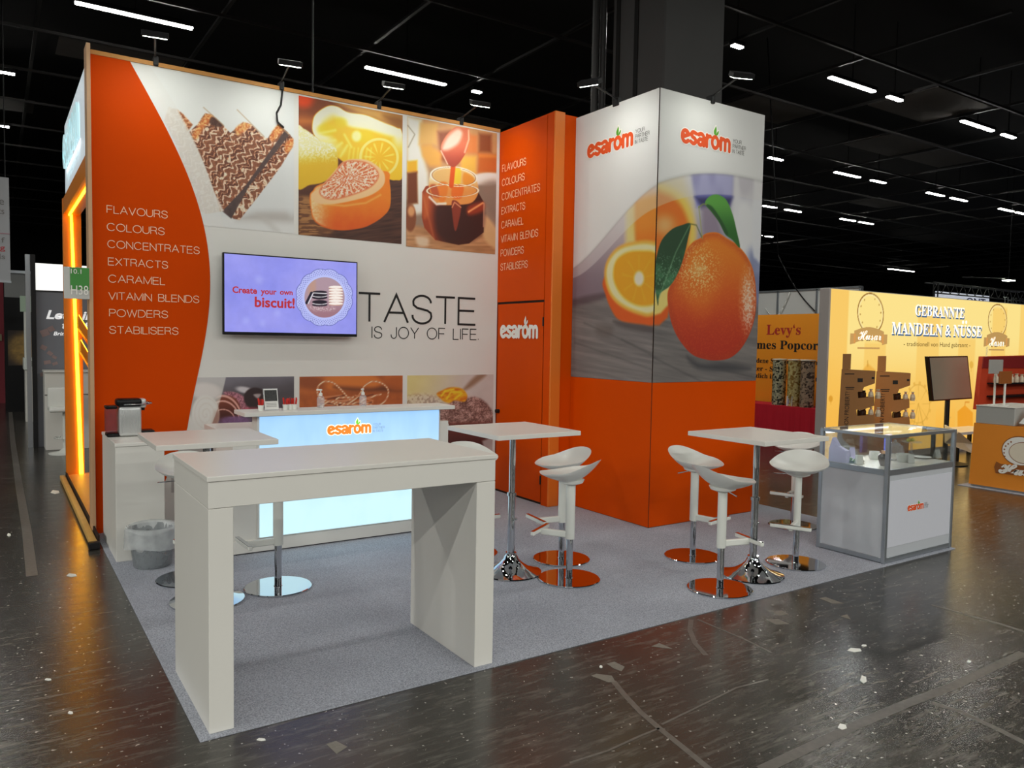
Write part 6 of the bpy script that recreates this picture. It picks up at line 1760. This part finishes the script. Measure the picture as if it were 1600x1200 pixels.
for u, mt, lb in ((1216, 'popcorn dark', 'tall clear tube of dark speckled popcorn, leftmost on the red table'), (1240, 'popcorn light', 'tall clear tube of pale yellow popcorn, middle one on the red table'), (1260, 'popcorn brown', 'tall clear tube of brownish popcorn, rightmost on the red table')):
    q = at_x(u, 637, 10.75)
    t = thing('popcorn_tube', (10.75, float(q[1]), 0.665), lb, 'popcorn tube', 'popcorn tubes on the red table')
    lathe('filling', [(0, 0.667), (0.115, 0.667), (0.115, 1.44), (0, 1.45)], mt, t, 10.75, float(q[1]), 24)
    bm = bmesh.new(); add_lathe(bm, [(0.12, 0.666), (0.12, 1.455)], 10.75, float(q[1]), 24); bm_obj('tube_wall', bm, 'clear glass', t, True)
    lathe('lid', [(0.0, 1.452), (0.122, 1.452), (0.122, 1.47), (0, 1.475)], 'cream', t, 10.75, float(q[1]), 24)
q = at_x(1234, 636, 10.66)
t = thing('price_card', (10.66, float(q[1]), 0.665), 'small white price card leaning before the pale popcorn tube', 'card')
box('card', 10.64, 10.645, float(q[1]) - 0.06, float(q[1]) + 0.06, 0.666, 0.84, 'paper', t); box('card_picture', 10.637, 10.64, float(q[1]) - 0.03, float(q[1]) + 0.03, 0.7, 0.79, 'lilac card', t)
gp = thing('grey_partition', (14, 7.7, 0), 'plain pale grey partition wall rising behind the orange popcorn wall', 'partition', kind='thing')
for i in range(3):
    q0 = 9.0 - i * 1.0
    box('panel', 14.0, 14.05, q0 - 0.98, q0, 0, 2.9, M('pale grey panel', (222, 224, 222), 0.6, noise=0.02), gp); box('upright', 13.97, 14.06, q0 - 1.01, q0 - 0.97, 0, 2.93, 'aluminium', gp)
box('top_rail', 13.97, 14.06, 6.0, 9.0, 2.9, 2.94, 'aluminium', gp)
for i, (u, v, u2, v2, m_, lb) in enumerate(((1216, 400, 1273, 486, 'black metal', 'thin black cable hanging down behind the grey partition top'), (1234, 457, 1196, 482, 'white plastic', 'thin white cable draped over the grey partition'))):
    xc_ = 13.9 if i == 0 else 13.958; p0 = at_x(u, v, xc_); p1 = at_x(u2, v2, xc_); pts = []
    for k2 in range(9):
        f = k2 / 8; p_ = p0 * (1 - f) + p1 * f; p_[2] -= (0.35 if i else 0.12) * math.sin(math.pi * f) * (1 if i else 1)
        pts.append(tuple(map(float, p_)))
    if i == 0:
        pts = [(pts[0][0], pts[0][1] + 0.5, 8.6)] + pts
    bm = bmesh.new(); add_path(bm, pts, 0.014, 6); tag(bm_obj('cable', bm, m_, None, True), lb, 'cable')

# ---- bright stand far behind
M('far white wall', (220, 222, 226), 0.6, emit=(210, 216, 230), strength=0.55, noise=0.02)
fb = thing('white_stand', (30, 12, 0), 'white stand with grey lettering far behind the glowing almond wall', 'exhibition wall', kind='thing')
c0 = at_y(1465, 455, 14.0); c1 = at_y(1545, 463, 14.0); zc = float(c0[2])
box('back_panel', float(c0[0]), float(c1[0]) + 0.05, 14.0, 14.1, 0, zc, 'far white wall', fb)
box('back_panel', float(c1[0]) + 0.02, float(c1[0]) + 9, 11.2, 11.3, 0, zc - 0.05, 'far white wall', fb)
q = at_y(1478, 473.5, 13.98); q1 = at_y(1540, 475, 13.98)
pl = plane_place((0, 13.99, 0), X_, Z_, (0, -1, 0), 0.004)
text_obj('lettering', 'ONT', pl, float(at_y(1510, 474, 13.98)[0]), float(at_y(1510, 475, 13.98)[2]), float(q1[0] - at_y(1510, 474, 13.98)[0]), 0.28, M('far violet letters', (60, 60, 110), 0.6), fb, 0, 0.02)
pl = plane_place((0, 11.2, 0), X_, Z_, (0, -1, 0), 0.004)
q = at_y(1567, 473, 11.19); q1 = at_y(1600, 474, 11.19)
text_obj('lettering', 'THIS IS', pl, float(q[0]), float(q[2]) - 0.02, float(q1[0] - q[0]), 0.26, M('far grey letters', (90, 92, 98), 0.6), fb, 0, 0.01)
# truss over it
tr = thing('lighting_truss', (25, 13, 4), 'grey lattice truss above the far white stand', 'truss')
T0 = at_y(1458, 441, 12.0); T1 = at_y(1530, 447, 12.0)
x0, x1 = float(T0[0]), float(T1[0]); z1 = float(T0[2]); z0 = z1 - 0.38
for (yy, zz) in ((12.0, z1), (12.3, z1), (12.0, z0)):
    tube('chord', (x0, yy, zz), (x1 + 4, yy, zz), 0.025, 'rail', tr, n=8)
bm = bmesh.new(); nb = 12
for i in range(nb):
    xa = x0 + (x1 + 4 - x0) * i / nb; xb = x0 + (x1 + 4 - x0) * (i + 0.5) / nb; xc = x0 + (x1 + 4 - x0) * (i + 1) / nb
    add_tube(bm, (xa, 12.0, z0), (xb, 12.0, z1), 0.014, n=6); add_tube(bm, (xb, 12.0, z1), (xc, 12.0, z0), 0.014, n=6)
bm_obj('lattice', bm, 'rail', tr, True)
for xx in (x0 + 0.05, x0 + 0.35):
    tube('upright', (xx, 12.0, 0), (xx, 12.0, z1), 0.025, 'rail', tr, n=8)
q = at_y(1576, 438, 11.0)
t = thing('flood_lamp', tuple(map(float, q)), 'bright flood lamp on an arm above the far white stand, near the right edge', 'spotlight')
fx_, fy_, fz_ = map(float, q)
box('head', fx_ - 0.24, fx_ + 0.24, fy_ - 0.14, fy_ + 0.14, fz_, fz_ + 0.07, 'black metal', t, 0.01)
box('glass', fx_ - 0.22, fx_ + 0.22, fy_ - 0.13, fy_ + 0.13, fz_ - 0.02, fz_, M('far flood glass', (240, 240, 230), 0.5, emit=(246, 255, 226), strength=60), t)
tube('arm', (fx_, fy_, fz_ + 0.07), (fx_ - 3.0, fy_ + 0.2, fz_ - 0.05), 0.02, 'rail', t, n=8)
tube('hanger', (fx_, fy_, fz_ + 0.07), (fx_, fy_, 8.6), 0.012, 'black metal', t, n=6)

# ================================================================ aisle and stands on the left
hb = thing('hanging_banner', (-0.8, 12, 3.4), 'pale hanging banner with grey and red lettering at the left edge', 'banner')
bz1 = 4.23; bx1 = -0.455
box('cloth', -1.9, bx1, 12.0, 12.03, 2.54, bz1, M('banner cloth', (170, 172, 176), 0.7, noise=0.03), hb); box('bottom_bar', -1.9, bx1 + 0.01, 11.99, 12.04, 2.52, 2.55, 'aluminium', hb)
box('band', -1.9, bx1, 11.995, 12.0, 3.31, 3.325, M('band pink', (170, 130, 140), 0.7), hb)
tube('wire', (-1.2, 12.015, bz1), (-1.2, 12.015, 8.6), 0.01, 'black metal', hb, n=6); tube('wire', (bx1 - 0.05, 12.015, bz1), (bx1 - 0.05, 12.015, 8.6), 0.01, 'black metal', hb, n=6)
pl = plane_place((0, 12.0, 0), X_, Z_, (0, -1, 0), 0.006)
for s, z, m_, w in (('e', 3.78, 'grey lettering', 0.07), ('ts', 3.63, 'grey lettering', 0.09), ('f', 3.17, 'grey lettering', 0.05), ('ng', 3.02, M('banner red', (190, 60, 66), 0.6), 0.14), ('ls', 2.90, 'grey lettering', 0.08)):
    text_obj('lettering', s, pl, bx1 - 0.07 - w, z, w, 0.085, m_, hb, 0, 0.005)
# poster stand
BY = 10.2
ps = thing('poster_stand', (1.2, BY, 0), 'stand wall with grey poster and glowing white top band behind the orange portal', 'exhibition wall', kind='thing')
M('grey poster', (128, 130, 138), 0.5, noise=0.12, scale=1.2); M('white glow band', (240, 242, 240), 0.5, emit=(255, 255, 250), strength=0.85)
box('panel', -0.2, 3.2, BY, BY + 0.1, 0.0, 2.32, 'grey poster', ps); box('top_band', -0.2, 3.2, BY - 0.02, BY + 0.1, 2.335, 2.73, 'white glow band', ps); box('seam', -0.2, 3.2, BY - 0.015, BY, 2.318, 2.336, 'black metal', ps)
box('corner_post', -0.235, -0.175, BY - 0.08, BY - 0.02, 0.0, 2.85, 'black metal', ps); box('corner_post', -0.30, -0.24, BY - 0.02, BY + 0.04, 0.0, 2.85, 'aluminium', ps)
btr = lambda u, v: (lambda q: (q[0], q[2]))(at_y(u, v, BY))
pl = plane_place((0, BY, 0), X_, Z_, (0, -1, 0), 0.004)
M('glow letters', (245, 245, 245), 0.5, emit=(245, 245, 245), strength=0.5)
q0 = btr(72, 498.5); q1 = btr(146, 498.5)
text_obj('lettering', 'Let’s in', pl, q0[0], q0[1], q1[0] - q0[0], 0.135, 'glow letters', ps, 0.25, 0.03)
for s, u0, u1 in (('t', 97, 106), ('e', 132.5, 141)):
    q0 = btr(u0, 514); q1 = btr(u1, 514); text_obj('lettering', s, pl, q0[0], q0[1], q1[0] - q0[0], 0.105, 'glow letters', ps, 0.25, 0.03)
q0 = btr(83.5, 526); q1 = btr(107, 526)
text_obj('lettering', 'Bring', pl, q0[0], q0[1], q1[0] - q0[0], 0.075, 'glow letters', ps, 0.25, 0.02)
rs = random.Random(3)
bm = bmesh.new()
for (u, v, w, h, an) in ((70, 520, 12, 9, 0.4), (80, 514, 9, 7, 0.5), (68, 543, 9, 6, -0.5), (78, 552, 8, 5, -0.7), (85, 558, 7, 4, -0.6), (74, 566, 10, 5, 0.2), (86, 568, 8, 4, 0.4), (66, 585, 6, 5, 0.3)):
    q = btr(u, v); sw, sh_ = w * 0.0045, h * 0.0055
    bm.faces.new([bm.verts.new(pl((q[0] + sw * cc * math.cos(an) - sh_ * ss_ * math.sin(an), q[1] + sw * cc * math.sin(an) + sh_ * ss_ * math.cos(an)))) for cc, ss_ in ((-1, -1), (1, -1), (1, 1), (-1, 1))])
bm_obj('poster_sweets', bm, M('poster sweets', (160, 136, 134), 0.6, noise=0.3, scale=12), ps)
wbx = thing('white_bench', (0.3, 9.95, 0), 'tall white counter box standing before the grey poster', 'counter')
box('body', -0.10, 0.75, 9.72, 10.15, 0.0, 1.13, 'white laminate', wbx, 0.006); box('top', -0.11, 0.76, 9.70, 10.16, 1.13, 1.16, 'white laminate', wbx, 0.004); box('shelf_line', -0.102, 0.752, 9.715, 9.72, 0.80, 0.815, 'grey lettering', wbx)
ws = thing('white_stool', (0.09, 9.25, 0), 'white bar stool with trumpet foot left of the orange portal', 'bar stool')
sx, sy = 0.12, 9.3
lathe('foot', [(0, 0), (0.21, 0), (0.21, 0.012), (0.08, 0.035), (0.03, 0.08), (0, 0.08)], 'white lacquer', ws, sx, sy); lathe('column', [(0.028, 0.05), (0.028, 0.6), (0, 0.6)], 'white lacquer', ws, sx, sy)
bm = bmesh.new(); add_box(bm, sx - 0.2, sx + 0.2, sy - 0.18, sy + 0.18, 0.60, 0.66, 0.025, 3); bm_obj('seat', bm, 'white plastic', ws, True, 40)
bm = bmesh.new(); add_box(bm, sx - 0.2, sx + 0.2, sy + 0.13, sy + 0.19, 0.64, 0.93, 0.025, 3); bm_obj('backrest', bm, 'white plastic', ws, True, 40)
bm = bmesh.new()
add_path(bm, [(sx + 0.13 * math.cos(t), sy - 0.02 + 0.13 * math.sin(t), 0.23) for t in [2 * math.pi * i / 20 for i in range(21)]], 0.01, 6)
bm_obj('footrest', bm, 'white lacquer', ws, True)
# farther along the aisle
t = thing('white_kiosk', (-0.1, 14.2, 0), 'slim white kiosk cabinet far down the left aisle', 'cabinet')
box('body', -0.22, -0.05, 14.1, 14.6, 0, 1.0, 'white laminate', t, 0.005); box('top', -0.24, -0.03, 14.05, 14.65, 1.0, 1.22, M('kiosk face', (214, 220, 214), 0.5, noise=0.05), t, 0.005); box('screen', -0.17, -0.10, 14.045, 14.05, 1.06, 1.17, 'dim screen', t)
tube('pole', (-0.2, 14.2, 1.2), (-0.2, 14.2, 2.3), 0.025, 'white lacquer', t); box('sign', -0.28, -0.05, 14.17, 14.2, 2.1, 2.4, M('pale green sign', (178, 200, 178), 0.5), t)
t = thing('dark_booth', (-0.2, 16.5, 0), 'black stand front with a food picture far down the left aisle', 'exhibition wall', kind='thing')
box('panel', -0.52, 0.2, 16.4, 16.6, 0, 2.45, 'black plastic', t)
q = at_y(38, 545, 16.38)
a = Art(-0.46, 0.1, 1.0, 1.75, 0.02, lambda u, v: (0, 0))
a.img = a.mix((40, 30, 24), (176, 140, 70), sstep(0.25, 0.0, np.hypot(a.A + 0.12, a.B - 1.35) - 0.22) * (0.5 + 0.5 * fbm(a.A * 22, a.B * 22, 3)))
a.build('food_picture', lambda A, B: (A, np.full_like(A, 16.39), B), 'printed picture', t)
t = thing('grey_booth_wall', (-0.4, 15.5, 0), 'plain grey stand wall above the dark front in the left aisle', 'partition', kind='thing')
box('panel', -0.5, 0.4, 17.0, 17.1, 0, 3.05, M('mid grey wall', (128, 130, 130), 0.6, noise=0.04), t); box('top_rail', -0.5, 0.4, 16.95, 17.0, 3.0, 3.06, 'aluminium', t)
t = thing('red_booth_wall', (-0.7, 20, 0), 'dark red stand wall with cream end far down the left aisle', 'exhibition wall', kind='thing')
box('panel', -0.85, -0.5, 19.0, 19.1, 0, 2.95, M('wine red', (120, 34, 46), 0.55, noise=0.06), t); box('cream_edge', -0.93, -0.85, 18.9, 19.05, 0.05, 2.75, 'cream', t); box('sign', -0.72, -0.55, 18.95, 19.0, 1.5, 1.66, M('sign olive', (140, 132, 104), 0.6), t)

# ================================================================ what lies on the hall floor
M('tape residue', (118, 112, 103), 0.6, noise=0.25, scale=60); M('paper scrap', (232, 232, 226), 0.7, noise=0.05); M('scuff', (98, 94, 88), 0.35, noise=0.45, scale=30)
def flat(name, pts, mat, label, cat, group=None, z=0.0012):
    bm = bmesh.new(); a_ = [bm.verts.new((x, y, 0.0)) for x, y in pts]; b_ = [bm.verts.new((x, y, z)) for x, y in pts]; n_ = len(pts)
    bm.faces.new(a_[::-1]); bm.faces.new(b_)
    for i in range(n_):
        bm.faces.new((a_[i], a_[(i + 1) % n_], b_[(i + 1) % n_], b_[i]))
    return tag(bm_obj(name, bm, mat), label, cat, group)
gz = lambda u, v: tuple(map(float, at_z(u, v, 0)[:2]))
TAPE = [([(924, 1056), (932, 1053), (956, 1056), (962, 1066), (950, 1066)], 'torn tape patch lying where the long curved scuff begins'), ([(948, 1037), (960, 1034), (976, 1042), (971, 1049), (958, 1044)], 'torn tape patch just behind the start of the curved scuff'), ([(510, 1163), (525, 1158), (543, 1167), (526, 1178)], 'square tape patch on the floor before the bridge table'), ([(1018, 1010), (1030, 1005), (1051, 1014)], 'triangular tape patch on the dark floor below the right table'), ([(1197, 968), (1215, 967), (1233, 975), (1212, 976)], 'tape patch on the dark floor in front of the showcase, lower one'), ([(1206, 956), (1222, 954), (1232, 960), (1216, 962)], 'small tape patch just above the lower one before the showcase'), ([(1280, 935), (1290, 933), (1318, 943), (1300, 943)], 'long tape patch on the floor nearest the showcase'), ([(1313, 963), (1324, 960), (1329, 968)], 'tiny tape scrap right of the tape patches before the showcase')]
for pts, lb in TAPE:
    flat('tape_patch', [gz(*p_) for p_ in pts], 'tape residue', lb, 'tape patch', 'tape patches on the hall floor')
SCR = [(1335, 1016, 11, 3, 'white paper scrap on the floor right of the middle, largest of them'), (1316, 1136, 7, 4.5, 'white paper scrap at the lower right beside a broad scuff line'), (1349, 1062, 5, 6, 'small speckled paper scrap on the lower right floor'), (86, 769, 7, 3, 'white paper scrap in the left aisle beside the orange portal'), (112, 899, 8, 2.5, 'white paper scrap at the glowing reflection left of the carpet'), (14, 836, 3, 2.5, 'tiny white scrap at the left edge of the aisle floor'), (939, 1042, 2.5, 2, 'tiny white scrap beside the two torn tape patches'), (1350, 1009, 4, 1.5, 'thin white scrap beside the largest paper scrap'), (1514, 1034, 3, 1.5, 'tiny white scrap on the floor far to the right'), (408, 1156, 7, 2, 'thin white strip of paper before the carpet edge'), (75, 1062, 5, 1.5, 'small white flake on the floor at the lower left'), (110, 1114, 4, 2, 'small white flake below the orange reflection at the lower left')]
for u, v, du, dv, lb in SCR:
    c = (u, v); flat('paper_scrap', [gz(u - du, v + 0.3 * dv), gz(u - 0.5 * du, v - dv), gz(u + 0.8 * du, v - 0.6 * dv), gz(u + du, v + 0.5 * dv), gz(u, v + dv)], 'paper scrap', lb, 'paper scrap', 'paper scraps on the hall floor', 0.003)
def scuff(pts, w, lb):
    P_ = [np.array(gz(*p_)) for p_ in pts]
    q = [P_[0] + (P_[0] - P_[1]) * 0.001] + P_
    L_, R_ = [], []
    for i in range(len(P_)):
        d = P_[min(i + 1, len(P_) - 1)] - P_[max(i - 1, 0)]; d = d / np.linalg.norm(d); n_ = np.array((-d[1], d[0]))
        L_.append(P_[i] + n_ * w / 2); R_.append(P_[i] - n_ * w / 2)
    bm = bmesh.new(); l_ = [bm.verts.new((p_[0], p_[1], 0.0008)) for p_ in L_]; r_ = [bm.verts.new((p_[0], p_[1], 0.0008)) for p_ in R_]
    for i in range(len(P_) - 1):
        bm.faces.new((r_[i], r_[i + 1], l_[i + 1], l_[i]))
    return tag(bm_obj('scuff_mark', bm, 'scuff'), lb, 'scuff mark', 'scuff marks on the hall floor')
scuff([(958, 1064), (975, 1085), (1000, 1112), (1035, 1142), (1070, 1170), (1110, 1203)], 0.03, 'long curved grey scuff running from the tape patches to the bottom edge')
scuff([(1190, 1203), (1270, 1165), (1340, 1132), (1420, 1098), (1480, 1076), (1540, 1048), (1600, 1020)], 0.055, 'broad grey scuff line crossing the lower right floor')
scuff([(1455, 1098), (1500, 1112), (1560, 1140), (1610, 1165)], 0.035, 'grey scuff line branching off the broad one at the lower right')
scuff([(1030, 1138), (1000, 1150), (950, 1173), (890, 1192)], 0.012, 'thin pale scratch left of the long curved scuff')
scuff([(1034, 1132), (1100, 1100), (1150, 1075), (1200, 1062)], 0.012, 'thin pale scratch right of the long curved scuff')
scuff([(1080, 968), (1078, 985), (1086, 1005), (1103, 1024)], 0.03, 'short curved scuff near the carpet edge below the right table')
scuff([(1090, 968), (1130, 985), (1170, 1002), (1205, 1020)], 0.015, 'thin diagonal scratch right of the short curved scuff')
scuff([(1455, 945), (1500, 958), (1560, 974), (1610, 990)], 0.03, 'straight grey scuff in the yellow reflection at the right')
scuff([(16, 640), (20, 690), (30, 760), (42, 830), (50, 900)], 0.07, 'long pale wear line running along the left aisle')
